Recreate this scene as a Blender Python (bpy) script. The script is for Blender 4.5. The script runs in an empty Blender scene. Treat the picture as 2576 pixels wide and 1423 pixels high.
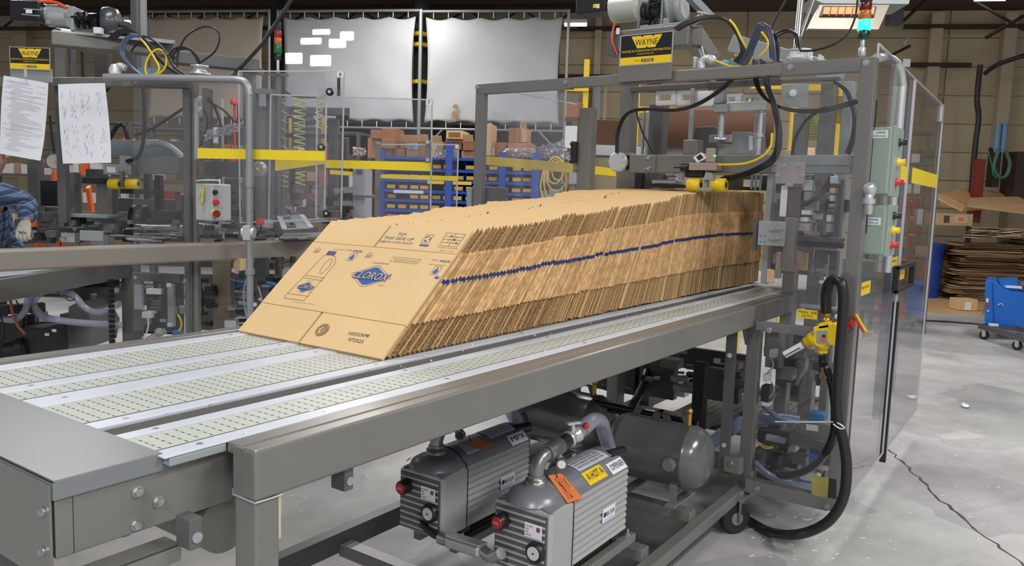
import bpy, bmesh, math, random
from math import sin, cos, pi, radians, sqrt, atan2
from mathutils import Vector as V, Matrix
random.seed(7)
sc = bpy.context.scene
C = sc.collection
# ---------------------------------------------------------------- camera
YAW, PITCH, ROLL, FL = 0.60864586, 0.10785553, 0.03291212, 1983.947
CH = 1.5
cf = V((cos(PITCH)*cos(YAW), cos(PITCH)*sin(YAW), -sin(PITCH)))
r0 = cf.cross(V((0, 0, 1))).normalized(); u0 = r0.cross(cf)
cr = r0*cos(ROLL)+u0*sin(ROLL); cu = u0*cos(ROLL)-r0*sin(ROLL)
cam = bpy.data.cameras.new('camera'); camo = bpy.data.objects.new('camera', cam); C.objects.link(camo)
cam.sensor_width = 36; cam.lens = FL/2576*36; cam.clip_end = 100; cam.clip_start = .05
camo.matrix_world = Matrix(((cr.x, cu.x, -cf.x, 0), (cr.y, cu.y, -cf.y, 0), (cr.z, cu.z, -cf.z, CH), (0, 0, 0, 1)))
sc.camera = camo
# ---------------------------------------------------------------- world, lamps, exposure
w = bpy.data.worlds.new('hall_air'); sc.world = w; w.use_nodes = True
w.node_tree.nodes['Background'].inputs[0].default_value = (.93, .95, 1, 1)
w.node_tree.nodes['Background'].inputs[1].default_value = .42
sc.view_settings.view_transform = 'Standard'; sc.view_settings.look = 'None'
sc.view_settings.gamma = 1; sc.view_settings.use_curve_mapping = False
sc.view_settings.exposure = 0.2
sc.cycles.transparent_max_bounces = 48
sc.cycles.max_bounces = 6
sc.cycles.use_denoising = True
sc.cycles.sample_clamp_indirect = 4
def area(name, loc, sx, sy, power, col=(1, .98, .96), rot=(0, 0, 0)):
    l = bpy.data.lights.new(name, 'AREA'); l.shape = 'RECTANGLE'; l.size = sx; l.size_y = sy
    l.energy = power; l.color = col
    o = bpy.data.objects.new(name, l); o.location = loc; o.rotation_euler = rot; C.objects.link(o); return o
area('ceiling_lamp', (-3.5, -.5, 4.9), 2.2, .9, 230)
area('ceiling_lamp', (-1.5, -4.5, 4.9), 2.2, .9, 230)
area('ceiling_lamp', (2.6, -3.2, 4.9), 2.2, .9, 230)
area('ceiling_lamp', (1.5, 3.2, 4.9), 2.2, .7, 75)
area('ceiling_lamp', (6.5, 1.0, 4.95), 2.2, .7, 110)
area('ceiling_lamp', (6.0, 6.0, 4.95), 2.2, .7, 120)
area('ceiling_lamp', (10.5, 4.0, 4.95), 2.2, .7, 110)
area('ceiling_lamp', (9.5, -.5, 4.95), 2.2, .7, 90)
area('ceiling_lamp', (4.5, 10.0, 4.95), 2.2, .7, 110)
area('ceiling_lamp', (9.0, 9.0, 4.95), 2.2, .7, 110)
# ---------------------------------------------------------------- measuring helpers (survey of the room)
CP = V((0, 0, CH))
def ray(px, py): return cf + cr*((px-1288)/FL) - cu*((py-711.5)/FL)
def at(px, py, **k):
    d = ray(px, py); (a, v), = k.items()
    if a == 'd': return CP + d*v
    i = 'xyz'.index(a); t = (v-CP[i])/d[i]; return CP + d*t
def zat(py, x, y):
    c = (711.5-py)/FL; a = cu - cf*c
    return CH - (x*a.x + y*a.y)/a.z
# ---------------------------------------------------------------- mesh builder
class M:
    def __init__(s): s.v = []; s.f = []; s.m = []; s.mi = 0; s.sm = []
    def add(s, vs, fs, smooth=False):
        n = len(s.v); s.v += [V(q) for q in vs]
        for f in fs: s.f.append([i+n for i in f]); s.m.append(s.mi); s.sm.append(smooth)
        return s
    def obox(s, c, ax, ay, az):
        c = V(c); ax, ay, az = V(ax), V(ay), V(az)
        if ax.cross(ay).dot(az) < 0: ax = -ax
        vs = [c+ax*i+ay*j+az*k for i in (-1, 1) for j in (-1, 1) for k in (-1, 1)]
        return s.add(vs, [(0, 1, 3, 2), (4, 6, 7, 5), (0, 4, 5, 1), (2, 3, 7, 6), (0, 2, 6, 4), (1, 5, 7, 3)])
    def box(s, lo, hi):
        lo, hi = V(lo), V(hi); c = (lo+hi)/2; h = (hi-lo)/2
        h = V((abs(h.x), abs(h.y), abs(h.z)))
        return s.obox(c, (h.x, 0, 0), (0, h.y, 0), (0, 0, h.z))
    def bar(s, p, q, w, h, up=(0, 0, 1)):
        p, q = V(p), V(q); d = q-p; up = V(up)
        if d.normalized().cross(up).length < .05: up = V((1, 0, 0))
        sd = d.cross(up).normalized(); u = sd.cross(d).normalized()
        return s.obox((p+q)/2, d/2, sd*w/2, u*h/2)
    def cyl(s, p, q, r, r2=None, n=16, cap=True, smooth=True):
        p, q = V(p), V(q); d = (q-p).normalized(); r2 = r if r2 is None else r2
        a = d.orthogonal().normalized(); b = d.cross(a)
        vs = []; 
        for k in range(n):
            t = 2*pi*k/n; e = a*cos(t)+b*sin(t); vs += [p+e*r, q+e*r2]
        s.add(vs, [(2*k, 2*((k+1) % n), 2*((k+1) % n)+1, 2*k+1) for k in range(n)], smooth)
        if cap:
            s.add([vs[2*k] for k in range(n)], [tuple(range(n-1, -1, -1))]); s.add([vs[2*k+1] for k in range(n)], [tuple(range(n))])
        return s
    def lathe(s, c, ax, prof, n=20, smooth=True):
        # prof: list of (along, radius)
        c, d = V(c), V(ax).normalized(); a = d.orthogonal().normalized(); b = d.cross(a); vs = []
        for (h, r) in prof:
            for k in range(n):
                t = 2*pi*k/n; vs.append(c+d*h+(a*cos(t)+b*sin(t))*max(r, 1e-4))
        fs = []
        for j in range(len(prof)-1):
            for k in range(n):
                k2 = (k+1) % n; fs.append((j*n+k, j*n+k2, (j+1)*n+k2, (j+1)*n+k))
        s.add(vs, fs, smooth)
        s.add(vs[:n], [tuple(range(n-1, -1, -1))]); s.add(vs[-n:], [tuple(range(n))]); return s
    def tube(s, pts, r, n=8, res=5, spline=True):
        pts = [V(p) for p in pts]
        P = []
        if spline and len(pts) > 2:
            for i in range(len(pts)-1):
                p0 = pts[max(i-1, 0)]; p1 = pts[i]; p2 = pts[i+1]; p3 = pts[min(i+2, len(pts)-1)]
                for k in range(res):
                    t = k/res
                    P.append(.5*((2*p1)+(-p0+p2)*t+(2*p0-5*p1+4*p2-p3)*t*t+(-p0+3*p1-3*p2+p3)*t**3))
            P.append(pts[-1])
        else: P = pts
        vs = []; a = None
        for i, p in enumerate(P):
            d = (P[min(i+1, len(P)-1)]-P[max(i-1, 0)]).normalized()
            if a is None: a = d.orthogonal().normalized()
            else:
                a = (a-d*a.dot(d))
                a = a.normalized() if a.length > 1e-5 else d.orthogonal().normalized()
            b = d.cross(a); rr = r(i/(len(P)-1)) if callable(r) else r
            for k in range(n):
                t = 2*pi*k/n; vs.append(p+(a*cos(t)+b*sin(t))*rr)
        fs = [(i*n+k, i*n+(k+1) % n, (i+1)*n+(k+1) % n, (i+1)*n+k) for i in range(len(P)-1) for k in range(n)]
        s.add(vs, fs, True); s.add(vs[:n], [tuple(range(n-1, -1, -1))]); s.add(vs[-n:], [tuple(range(n))]); return s
    def ball(s, c, r, n=12, m=8, sc3=(1, 1, 1)):
        c = V(c); vs = [c+V((sin(pi*j/m)*cos(2*pi*k/n)*r*sc3[0], sin(pi*j/m)*sin(2*pi*k/n)*r*sc3[1], cos(pi*j/m)*r*sc3[2])) for j in range(m+1) for k in range(n)]
        return s.add(vs, [(j*n+k, (j+1)*n+k, (j+1)*n+(k+1) % n, j*n+(k+1) % n) for j in range(m) for k in range(n)], True)
    def prism(s, poly, off):
        poly = [V(p) for p in poly]; off = V(off); n = len(poly)
        nn = V((0, 0, 0))
        for i in range(n): nn += poly[i].cross(poly[(i+1) % n])
        if nn.dot(off) > 0: poly.reverse()
        return s.add(poly+[p+off for p in poly], [tuple(range(n)), tuple(range(2*n-1, n-1, -1))]+[(i, i+n, (i+1) % n+n, (i+1) % n) for i in range(n)])
    def quad(s, a, b, c, d): return s.add([a, b, c, d], [(0, 1, 2, 3)])
def base_of(o):
    b = V((0, 0, 0))
    while o is not None: b = b+V(o.location); o = o.parent
    return b
def O(name, mb, mat, parent=None, bev=0, seg=2, kind=None, label=None):
    me = bpy.data.meshes.new(name); b = base_of(parent)
    me.from_pydata([tuple(q-b) for q in mb.v], [], mb.f)
    mats = mat if isinstance(mat, (list, tuple)) else [mat]
    for m_ in mats: me.materials.append(m_)
    if len(mats) > 1: me.polygons.foreach_set('material_index', mb.m)
    me.polygons.foreach_set('use_smooth', mb.sm)
    me.update()
    o = bpy.data.objects.new(name, me); C.objects.link(o); o.parent = parent
    if bev:
        m = o.modifiers.new('b', 'BEVEL'); m.width = bev; m.segments = seg; m.limit_method = 'ANGLE'; m.angle_limit = radians(50)
    if kind: o['kind'] = kind
    if label: o['label'] = label
    return o
def tag(o, label, cat, group=None, kind=None):
    o['label'] = label; o['category'] = cat
    if group: o['group'] = group
    if kind: o['kind'] = kind
    return o
def T(name, label, cat, loc, group=None):
    o = bpy.data.objects.new(name, None); C.objects.link(o); o.location = V(loc); o.empty_display_size = .05
    return tag(o, label, cat, group)
def S(name, mb, mat, parent=None, bev=0):
    o = O(name, mb, mat, parent, bev)
    if parent is None: o['kind'] = 'structure'
    return o
def copy_at(o, delta, parent=None, label=None, group=None):
    c = o.copy(); C.objects.link(c); c.parent = parent
    if parent is None: c.location = V(o.location)+V(delta)
    if label: c['label'] = label
    if group: c['group'] = group
    for ch in [x for x in bpy.data.objects if x.parent == o]: copy_at(ch, (0, 0, 0), c)
    return c
def text(s, p0, ux, uy, w, h, mat, parent=None, name='lettering', off=.0012, spacing=1.0):
    """flat print: fits the string in the parallelogram p0 + ux*w, p0 + uy*h"""
    cu_ = bpy.data.curves.new('t', 'FONT'); cu_.body = s; cu_.resolution_u = 2; cu_.space_character = spacing
    cu_.align_x = 'LEFT'
    tmp = bpy.data.objects.new('t', cu_); me0 = bpy.data.meshes.new_from_object(tmp)
    vs = [v.co.copy() for v in me0.vertices]; fs = [tuple(p.vertices) for p in me0.polygons]
    bpy.data.objects.remove(tmp); bpy.data.curves.remove(cu_); bpy.data.meshes.remove(me0)
    if not vs: return None
    x0 = min(v.x for v in vs); x1 = max(v.x for v in vs); y0 = min(v.y for v in vs); y1 = max(v.y for v in vs)
    ux, uy = V(ux).normalized(), V(uy).normalized(); nn = ux.cross(uy).normalized()
    mb = M(); mb.add([V(p0)+ux*((v.x-x0)/(x1-x0)*w)+uy*((v.y-y0)/(y1-y0)*h)+nn*off for v in vs], fs)
    return O(name, mb, mat, parent)
# ---------------------------------------------------------------- materials
def lin(c):
    if isinstance(c, str): c = [int(c[i:i+2], 16)/255 for i in (0, 2, 4)]
    return tuple(x/12.92 if x <= .04045 else ((x+.055)/1.055)**2.4 for x in c)+(1,)
MC = {}
def mat(name, col, rough=.5, metal=0, var=.06, scale=6, bump=0, bscale=60, spec=.5, emit=None, es=1, coat=0):
    if name in MC: return MC[name]
    m = bpy.data.materials.new(name); m.use_nodes = True; nt = m.node_tree; b = nt.nodes['Principled BSDF']
    c = lin(col); b.inputs['Base Color'].default_value = c
    b.inputs['Roughness'].default_value = rough; b.inputs['Metallic'].default_value = metal
    b.inputs['Specular IOR Level'].default_value = spec; b.inputs['Coat Weight'].default_value = coat
    tc = nt.nodes.new('ShaderNodeTexCoord')
    if var:
        n = nt.nodes.new('ShaderNodeTexNoise'); n.inputs['Scale'].default_value = scale; n.inputs['Detail'].default_value = 5
        nt.links.new(tc.outputs['Object'], n.inputs['Vector'])
        mx = nt.nodes.new('ShaderNodeMix'); mx.data_type = 'RGBA'
        mx.inputs['A'].default_value = tuple(x*(1-var*2) for x in c[:3])+(1,); mx.inputs['B'].default_value = tuple(min(1, x*(1+var*2)) for x in c[:3])+(1,)
        nt.links.new(n.outputs['Fac'], mx.inputs['Factor']); nt.links.new(mx.outputs['Result'], b.inputs['Base Color'])
    if bump:
        n2 = nt.nodes.new('ShaderNodeTexNoise'); n2.inputs['Scale'].default_value = bscale; n2.inputs['Detail'].default_value = 4
        nt.links.new(tc.outputs['Object'], n2.inputs['Vector'])
        bp = nt.nodes.new('ShaderNodeBump'); bp.inputs['Strength'].default_value = bump; bp.inputs['Distance'].default_value = .01
        nt.links.new(n2.outputs['Fac'], bp.inputs['Height']); nt.links.new(bp.outputs['Normal'], b.inputs['Normal'])
    if emit: b.inputs['Emission Color'].default_value = lin(emit); b.inputs['Emission Strength'].default_value = es
    MC[name] = m; return m
def clear(name, tint=(.95, .955, .97), rough=.03, ior=1.45, haze=.03):
    if name in MC: return MC[name]
    m = bpy.data.materials.new(name); m.use_nodes = True; nt = m.node_tree; nt.nodes.clear()
    o = nt.nodes.new('ShaderNodeOutputMaterial'); t = nt.nodes.new('ShaderNodeBsdfTransparent'); g = nt.nodes.new('ShaderNodeBsdfGlossy')
    d = nt.nodes.new('ShaderNodeBsdfDiffuse'); d.inputs[0].default_value = (.75, .75, .8, 1)
    f = nt.nodes.new('ShaderNodeFresnel'); f.inputs[0].default_value = ior; mx = nt.nodes.new('ShaderNodeMixShader'); m2 = nt.nodes.new('ShaderNodeMixShader')
    t.inputs[0].default_value = tint+(1,); g.inputs['Roughness'].default_value = rough; m2.inputs[0].default_value = haze
    nt.links.new(t.outputs[0], m2.inputs[1]); nt.links.new(d.outputs[0], m2.inputs[2])
    ge = nt.nodes.new('ShaderNodeNewGeometry'); mr = nt.nodes.new('ShaderNodeMapRange'); mr.inputs[3].default_value = ior; mr.inputs[4].default_value = 1/ior
    nt.links.new(ge.outputs['Backfacing'], mr.inputs[0]); nt.links.new(mr.outputs[0], f.inputs[0])
    nt.links.new(f.outputs[0], mx.inputs[0]); nt.links.new(m2.outputs[0], mx.inputs[1]); nt.links.new(g.outputs[0], mx.inputs[2])
    nt.links.new(mx.outputs[0], o.inputs[0]); MC[name] = m; return m
GREY = mat('grey_enamel', '74736f', .3, .15, .05, 3, .03, 25)
GREYD = mat('dark_grey_enamel', '5a595a', .38, .1, .05, 3)
GREYB = mat('blue_grey_enamel', '8f9697', .38, 0, .04)
DARK = mat('near_black_steel', '2b2b2d', .5, .2)  # near-black steel shared by many dark parts
BLACK = mat('black_rubber', '1c1d20', .38, 0, .04)
BLACKG = mat('black_gloss', '15161a', .2, .1, .03)
STEEL = mat('zinc_steel', 'b4b6b8', .28, .85, .05)
ALU = mat('aluminium', 'c4c8ca', .35, .6, .04)
WHITE = mat('white_plastic', 'd9dcdf', .4, 0, .03)
YEL = mat('safety_yellow', 'e8c51c', .4, 0, .03)
YELT = mat('yellow_tape', 'ecd21a', .45, 0, .02)
RED = mat('red_plastic', 'c32a2a', .35, 0, .03)
ORG = mat('orange', 'e8642c', .5, 0, .03)
BLUEH = mat('clear_blue_hose', '6b7590', .18, 0, .05, coat=.6)
BRASS = mat('brass', 'b8964a', .3, .8)
KRAFT = mat('kraft_board', 'd2ae80', .75, 0, .05, 4)
BROWN = mat('brown_board', '9a6b45', .8, 0, .08, 3)
BROWND = mat('dark_brown_board', '5a3c2b', .8, 0, .1, 3)
PAPER = mat('paper', 'dcdfe6', .7, 0, .02)
INK = mat('ink', '2f3038', .7, 0, 0)
INKB = mat('blue_ink', '2c5a9c', .6, 0, .03)
INKV = mat('violet_ink', '4a4f86', .6, 0, .03)
LEX = clear('lexan', (.965, .965, .975), .03, 1.45, .012)
FILM = clear('plastic_film', (.9, .9, .93), .12, 1.5, .18)
UP = V((0, 0, 1)); ORD = ['zeroth', 'first', 'second', 'third', 'fourth', 'fifth', 'sixth', 'seventh', 'eighth', 'ninth', 'tenth', 'eleventh', 'twelfth', 'thirteenth', 'fourteenth', 'fifteenth', 'sixteenth', 'seventeenth', 'eighteenth', 'nineteenth', 'twentieth', '21st', '22nd', '23rd', '24th', '25th']
EX = V((1, 0, 0)); EY = V((0, 1, 0))
def bolt(mb, p, n, r=.011, t=.008):
    p, n = V(p), V(n).normalized()
    mb.cyl(p, p+n*.0025, r*1.25, n=14); mb.cyl(p+n*.0025, p+n*t, r, r*.92, n=6, smooth=False)
# ================================================================ the hall
def conc():
    m = bpy.data.materials.new('worn_concrete'); m.use_nodes = True; nt = m.node_tree; b = nt.nodes['Principled BSDF']
    tc = nt.nodes.new('ShaderNodeTexCoord'); mp = nt.nodes.new('ShaderNodeMapping'); mp.inputs['Rotation'].default_value = (0, 0, .5)
    nt.links.new(tc.outputs['Object'], mp.inputs[0])
    def noise(s, d, r=.6):
        n = nt.nodes.new('ShaderNodeTexNoise'); n.inputs['Scale'].default_value = s; n.inputs['Detail'].default_value = d; n.inputs['Roughness'].default_value = r
        nt.links.new(mp.outputs[0], n.inputs['Vector']); return n
    n1 = noise(.9, 6); n2 = noise(9, 8, .7); n3 = noise(70, 3)
    cr_ = nt.nodes.new('ShaderNodeValToRGB'); cr_.color_ramp.elements[0].position = .32; cr_.color_ramp.elements[1].position = .68
    cr_.color_ramp.elements[0].color = lin('8f8d87'); cr_.color_ramp.elements[1].color = lin('bcbab2')
    nt.links.new(n1.outputs[0], cr_.inputs[0])
    # paler square repair patches
    br = nt.nodes.new('ShaderNodeTexVoronoi'); br.distance = 'CHEBYCHEV'; br.inputs['Scale'].default_value = 1.6
    nt.links.new(mp.outputs[0], br.inputs['Vector'])
    mx = nt.nodes.new('ShaderNodeMix'); mx.data_type = 'RGBA'; mx.blend_type = 'OVERLAY'; mx.inputs['Factor'].default_value = .2
    nt.links.new(cr_.outputs[0], mx.inputs['A']); nt.links.new(br.outputs['Color'], mx.inputs['B'])
    hs = nt.nodes.new('ShaderNodeHueSaturation'); hs.inputs['Saturation'].default_value = .12; nt.links.new(mx.outputs['Result'], hs.inputs['Color'])
    m2 = nt.nodes.new('ShaderNodeMix'); m2.data_type = 'RGBA'; m2.blend_type = 'MULTIPLY'; m2.inputs['Factor'].default_value = .22
    cr2 = nt.nodes.new('ShaderNodeValToRGB'); cr2.color_ramp.elements[0].position = .35; cr2.color_ramp.elements[0].color = (.55, .55, .54, 1); cr2.color_ramp.elements[1].position = .6
    nt.links.new(n2.outputs[0], cr2.inputs[0]); nt.links.new(hs.outputs[0], m2.inputs['A']); nt.links.new(cr2.outputs[0], m2.inputs['B'])
    nt.links.new(m2.outputs['Result'], b.inputs['Base Color'])
    b.inputs['Roughness'].default_value = .5
    bp = nt.nodes.new('ShaderNodeBump'); bp.inputs['Strength'].default_value = .25; bp.inputs['Distance'].default_value = .004
    nt.links.new(n3.outputs[0], bp.inputs['Height']); nt.links.new(bp.outputs[0], b.inputs['Normal'])
    return m
W0 = at(2500, 738, z=0); W0.z = 0
WD = V((cos(radians(115.5)), sin(radians(115.5)), 0)); WN = V((-WD.y, WD.x, 0))   # WN faces the camera
if WN.dot(W0) > 0: WN = -WN
def wp(px, py, off):
    d = ray(px, py); t = (W0+WN*off-CP).dot(WN)/d.dot(WN); return CP+d*t
def wz(p, z): return V((p.x, p.y, z))
fl = M().box((-5, -9, -.1), (26, 24, 0))
floor = S('floor', fl, conc())
# the crack and joint lines, thin grooves filled dark
def groove(name, pts, w, m_):
    mb = M(); random.seed(3)
    pts = [at(a, b, z=0) for a, b in pts]
    fine = []
    for a, b in zip(pts, pts[1:]):
        n = max(2, int((b-a).length/.05))
        for k in range(n): fine.append(a.lerp(b, k/n)+V((random.uniform(-1, 1), random.uniform(-1, 1), 0))*w*1.2)
    fine.append(pts[-1]); L = []; R = []
    for i, p in enumerate(fine):
        d = (fine[min(i+1, len(fine)-1)]-fine[max(i-1, 0)]).normalized(); s_ = V((-d.y, d.x, 0))*w*random.uniform(.3, .8)
        L.append(p+s_+V((0, 0, .0008))); R.append(p-s_+V((0, 0, .0008)))
    mb.add(L+R, [(i, i+len(L), i+1+len(L), i+1) for i in range(len(L)-1)])
    o = O(name, mb, m_, floor); return o
groove('crack', [(2236, 1130), (2300, 1192), (2380, 1270), (2470, 1342), (2580, 1426)], .012, mat('crack_dirt', '4a4843', .9, 0, .1))
groove('joint', [(2085, 1182), (2150, 1168), (2226, 1136)], .004, mat('joint_dirt', '6d6a64', .9, 0, .1))
groove('joint', [(2330, 804), (2430, 808), (2520, 814), (2600, 818)], .02, MC['joint_dirt'])
# wood chips and scraps on the floor
ch = M()
for k in range(150):
    px, py = random.choice([(random.uniform(705, 985), random.uniform(1180, 1423)), (random.uniform(2180, 2576), random.uniform(880, 1400)), (random.uniform(1880, 2200), random.uniform(1290, 1423))])
    p = at(px, py, z=.001); a = random.uniform(0, pi); l = random.uniform(.003, .016); d = V((cos(a), sin(a), 0))
    ch.bar(p-d*l, p+d*l, .003, .002)
tag(O('sawdust_chips', ch, mat('chip', 'e6e3da', .8, 0, .05)), 'pale shavings and chips scattered over the concrete floor', 'litter', kind='stuff')
for (px, py, lab) in ((2428, 1020, 'crumpled white paper scrap on the open floor beside the clear guard'), (2291, 996, 'small white paper scrap at the foot of the far guard panel')):
    c = at(px, py, z=.012); sc_ = M(); sc_.ball(c, .045, 7, 5, (1, .7, .3)); random.seed(px)
    sc_.v = [q+V((random.uniform(-.01, .01), random.uniform(-.01, .01), random.uniform(-.004, .006))) for q in sc_.v]; 
    for q in sc_.v: q.z = max(q.z, .001)
    tag(O('paper_scrap', sc_, PAPER), lab, 'litter')
# far wall of planks between columns
WALLM = mat('painted_block_wall', 'bdae8e', .85, 0, .12, 1.1, .2, 6)
WALLP = mat('plank_wall', 'b3a588', .85, 0, .14, .9)
wallb = S('wall_back', M().obox(W0+WD*9+V((0, 0, 3))-WN*.15, WD*17, WN*.13, (0, 0, 3)), WALLM)
random.seed(11)
def plank_mesh(L, H):
    return M().obox((0, 0, 0), WD*(L/2-.012), WN*.02, (0, 0, H/2-.012))
pw, ph = 3.6, .52
pm = O('plank', plank_mesh(pw, ph), WALLP, wallb)
first = True
for i in range(9):
    for j in range(10):
        c = W0-WD*6+WD*(pw*(i+.5))+V((0, 0, ph*(j+.5)))+WN*.0
        if first: o = pm; first = False
        else: o = pm.copy(); C.objects.link(o)
        o.parent = wallb; o.location = c
COLM = mat('column_paint', 'b3a489', .8, 0, .1, 2)
def wcol(px0, px1, m_, name='column', off=.12, z1=5.1):
    a, b = wp(px0, 600, off), wp(px1, 600, off); c = (a+b)/2
    return S(name, M().obox((c.x, c.y, z1/2), (b-a)/2, WN*.1, (0, 0, z1/2)), m_)
wcol(2292, 2322, COLM); wcol(2472, 2502, COLM); wcol(1476, 1492, COLM); wcol(60, 90, COLM)
# dark girts across the wall
GIRT = mat('rusty_dark_girt', '3b2a22', .7, .2, .1)
for (y, x0, x1) in ((67, 2275, 2620), (163, 2290, 2442), (72, 1430, 1560), (190, 1200, 1560)):
    a, b = wp(x0, y, .18), wp(x1, y, .18); b.z = a.z
    S('girt', M().bar(a, b, .1, .07), GIRT)
# ceiling deck and trusses
ceil = S('ceiling', M().obox(W0+WD*8+WN*6+V((0, 0, 5.25)), WD*18, WN*13, (0, 0, .08)), mat('dark_roof_deck', '4a3b30', .85, 0, .15, 2))
TRM = mat('truss_steel', '3a302b', .6, .3, .1)
for off in (.7,):
    mb = M(); zb, zt = 4.75, 5.1; a = W0+WD*8+WN*off; n = 26; st = 14/n
    mb.bar(wz(a, zb), wz(a+WD*14, zb), .07, .07); mb.bar(wz(a, zt), wz(a+WD*14, zt), .07, .07)
    for k in range(n):
        mb.bar(wz(a+WD*st*k, zb if k % 2 else zt), wz(a+WD*st*(k+1), zt if k % 2 else zb), .035, .035)
    o = S('truss', mb, TRM)
# sloping sprinkler pipes and braces under the roof
for k_, (q0_, q1_, r_, lab_) in enumerate(((wp(2270, 55, 1.6), wp(2330, 0, 1.6), .03, 'thin dark brace under the roof above the wall vent'), (wp(2450, 2, 1), wp(2576, 75, 1), .025, 'thin dark pipe sloping down to the right under the roof'), (wp(2576, 40, 1.2), wp(2480, 95, 1.2), .03, 'thin dark pipe sloping down to the left at the right edge'), (wp(2200, 160, 1.2), wp(2290, 115, 1.2), .025, 'thin dark brace on the wall behind the top of the clear door'))):
    tag(O('brace_pipe', M().tube([q0_, q1_], r_, spline=False), GIRT), lab_, 'pipe')
def strip_lamp(px, py, off, L, lab):
    c = wp(px, py, off); t = T('strip_lamp', lab, 'lamp', c)
    O('housing', M().obox(c+V((0, 0, .05)), WD*L/2, WN*.07, (0, 0, .03)), WHITE, t)
    O('lamp_tube', M().cyl(c-WD*L/2*.96, c+WD*L/2*.96, .03, n=10), mat('lit_tube', 'ffffff', .5, emit='fff8ee', es=9, var=0), t)
strip_lamp(1448, 62, 1.2, .42, 'lit white strip lamp on the wall beside the rightmost tarp')
strip_lamp(2490, -2, 1.2, .5, 'lit white strip lamp under the roof above the hanging hoses')
strip_lamp(322, 55, 2.0, .12, 'small lit lamp behind the upright above the far machine')
# window reflections are laid on the middle tarp by the added lamps below
# ---------------------------------------------------------------- tarps
TARP = mat('white_tarp', 'a9aaad', .5, 0, .08, 1.3, .25, 3)
TARPT = mat('tan_tarp', 'b5a998', .6, 0, .07, 1.6, .35, 5)
PIPE = mat('galvanised_pipe', '8d8f90', .4, .5, .05)
def tarp(x0, y0, x1, y1, off, m_, seed, lab, stain=None):
    a = wp(x0, y0, off); b = wp(x1, y0, off); zt = (a.z+b.z)/2; a.z = b.z = zt
    zb = wp((x0+x1)/2, y1, off).z
    t = T('hanging_tarp', lab, 'tarp', wz((a+b)/2, zb))
    random.seed(seed); nx, nz = 36, 22; L = (b-a).length; d = (b-a).normalized(); vs = []
    ph_ = [random.uniform(0, 6) for _ in range(6)]
    for j in range(nz+1):
        for i in range(nx+1):
            u, v = i/nx, j/nz
            sag = .05*abs(sin(u*pi*5))*(1 if v in (0, 1) else 0)
            pull = .05*sin(v*pi)*(1-2*u)
            z = zt-(zt-zb)*v + (sag if v == 1 else -sag if v == 0 else 0)
            n = .014*sin(u*7+ph_[0]+v*2)+.008*sin(v*9+ph_[1]+u*3+2*sin(u*5))+.006*sin(u*17+3*sin(v*4+ph_[2]))
            q = a+d*(L*u+pull)+WN*n; q.z = z; vs.append(q)
    mb = M().add(vs, [(j*(nx+1)+i, (j+1)*(nx+1)+i, (j+1)*(nx+1)+i+1, j*(nx+1)+i+1) for j in range(nz) for i in range(nx)], True)
    sh = O('sheet', mb, m_, t); md = sh.modifiers.new('s', 'SOLIDIFY'); md.thickness = .004
    fr = M(); e = .1
    A, B = a-d*e, b+d*e
    for q in (A, B): fr.cyl(wz(q, 0), wz(q, zt+.12), .028, n=10)
    fr.cyl(wz(A, zt+.1), wz(B, zt+.1), .028, n=10); fr.cyl(wz(A, zb-.1), wz(B, zb-.1), .022, n=10)
    for q, s_ in ((A, 1), (B, -1)): fr.cyl(wz(q, zb-.55), wz(q+d*s_*.45, zb-.1), .018, n=8)
    O('pipe_frame', fr, PIPE, t)
    ti = M()
    for k in range(9):
        q = a.lerp(b, (k+.5)/9); ti.cyl(wz(q, zt-.02), wz(q, zt+.12), .008, n=6)
        ti.cyl(wz(q, zb+.02), wz(q, zb-.12), .008, n=6)
    O('tie_cords', ti, WHITE, t, kind='stuff')
    return t, a, b, zt, zb
tarp(368, 42, 664, 300, 2.4, TARPT, 1, 'tan tarp hung in a pipe frame behind the far machine')
tarp(712, 42, 1046, 306, 2.4, TARP, 2, 'white tarp in a pipe frame above the left end of the blue bin rack')
t3 = tarp(1072, 43, 1416, 312, 2.4, TARP, 3, 'white tarp with a brown smudge near its lower edge, above the blue bins')
s1 = M()
for (cx_, cy_, rx, ry) in ((1146, 268, 7, 6), (1143, 292, 8, 14)):
    c = wp(cx_, cy_, 2.46); s1.add([c+WD*(cos(t)*rx*.0068)+V((0, 0, sin(t)*ry*.0068)) for t in [k*pi/8 for k in range(16)]], [tuple(range(16))])
O('smudge', s1, mat('smudge', '93785c', .8, 0, .2, 8), t3[0])
# added narrow lamps throw bright patches on the middle tarp, standing in for reflections
sd_ = (WN*.95+V((0, 0, .10))-WD*.15).normalized()
for (px, py, w_, h_, pw_) in ((808, 80, .30, .06, .3), (872, 89, .22, .12, .28), (782, 103, .36, .08, .3), (848, 108, .28, .12, .3), (738, 146, .30, .16, .28), (806, 152, .36, .16, .26)):
    c = wp(px, py, 2.42)+sd_*3.2; l = area('added_patch_lamp', c, w_, h_, 9*pw_*w_*h_/.05, (1, .9, .76)); l.data.spread = radians(1.0)
    l.rotation_euler = sd_.to_track_quat('Z', 'Y').to_euler()
# roof posts between tarps
mb = M(); 
for px in (697, 1056):
    p = wp(px, 300, 2.0); o = S('column', M().box((p.x-.09, p.y-.09, 0), (p.x+.09, p.y+.09, 5.1)), mat('dark_post', '2f2e30', .6, .2, .1))
mb = M()
for y in (86, 113, 206): 
    p = wp(1057, y, 2.12); mb.box((p.x-.11, p.y-.11, p.z-.03), (p.x+.11, p.y+.11, p.z+.03))
O('reflector_band', mb, YEL, None); bpy.data.objects['reflector_band']['kind'] = 'structure'
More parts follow.
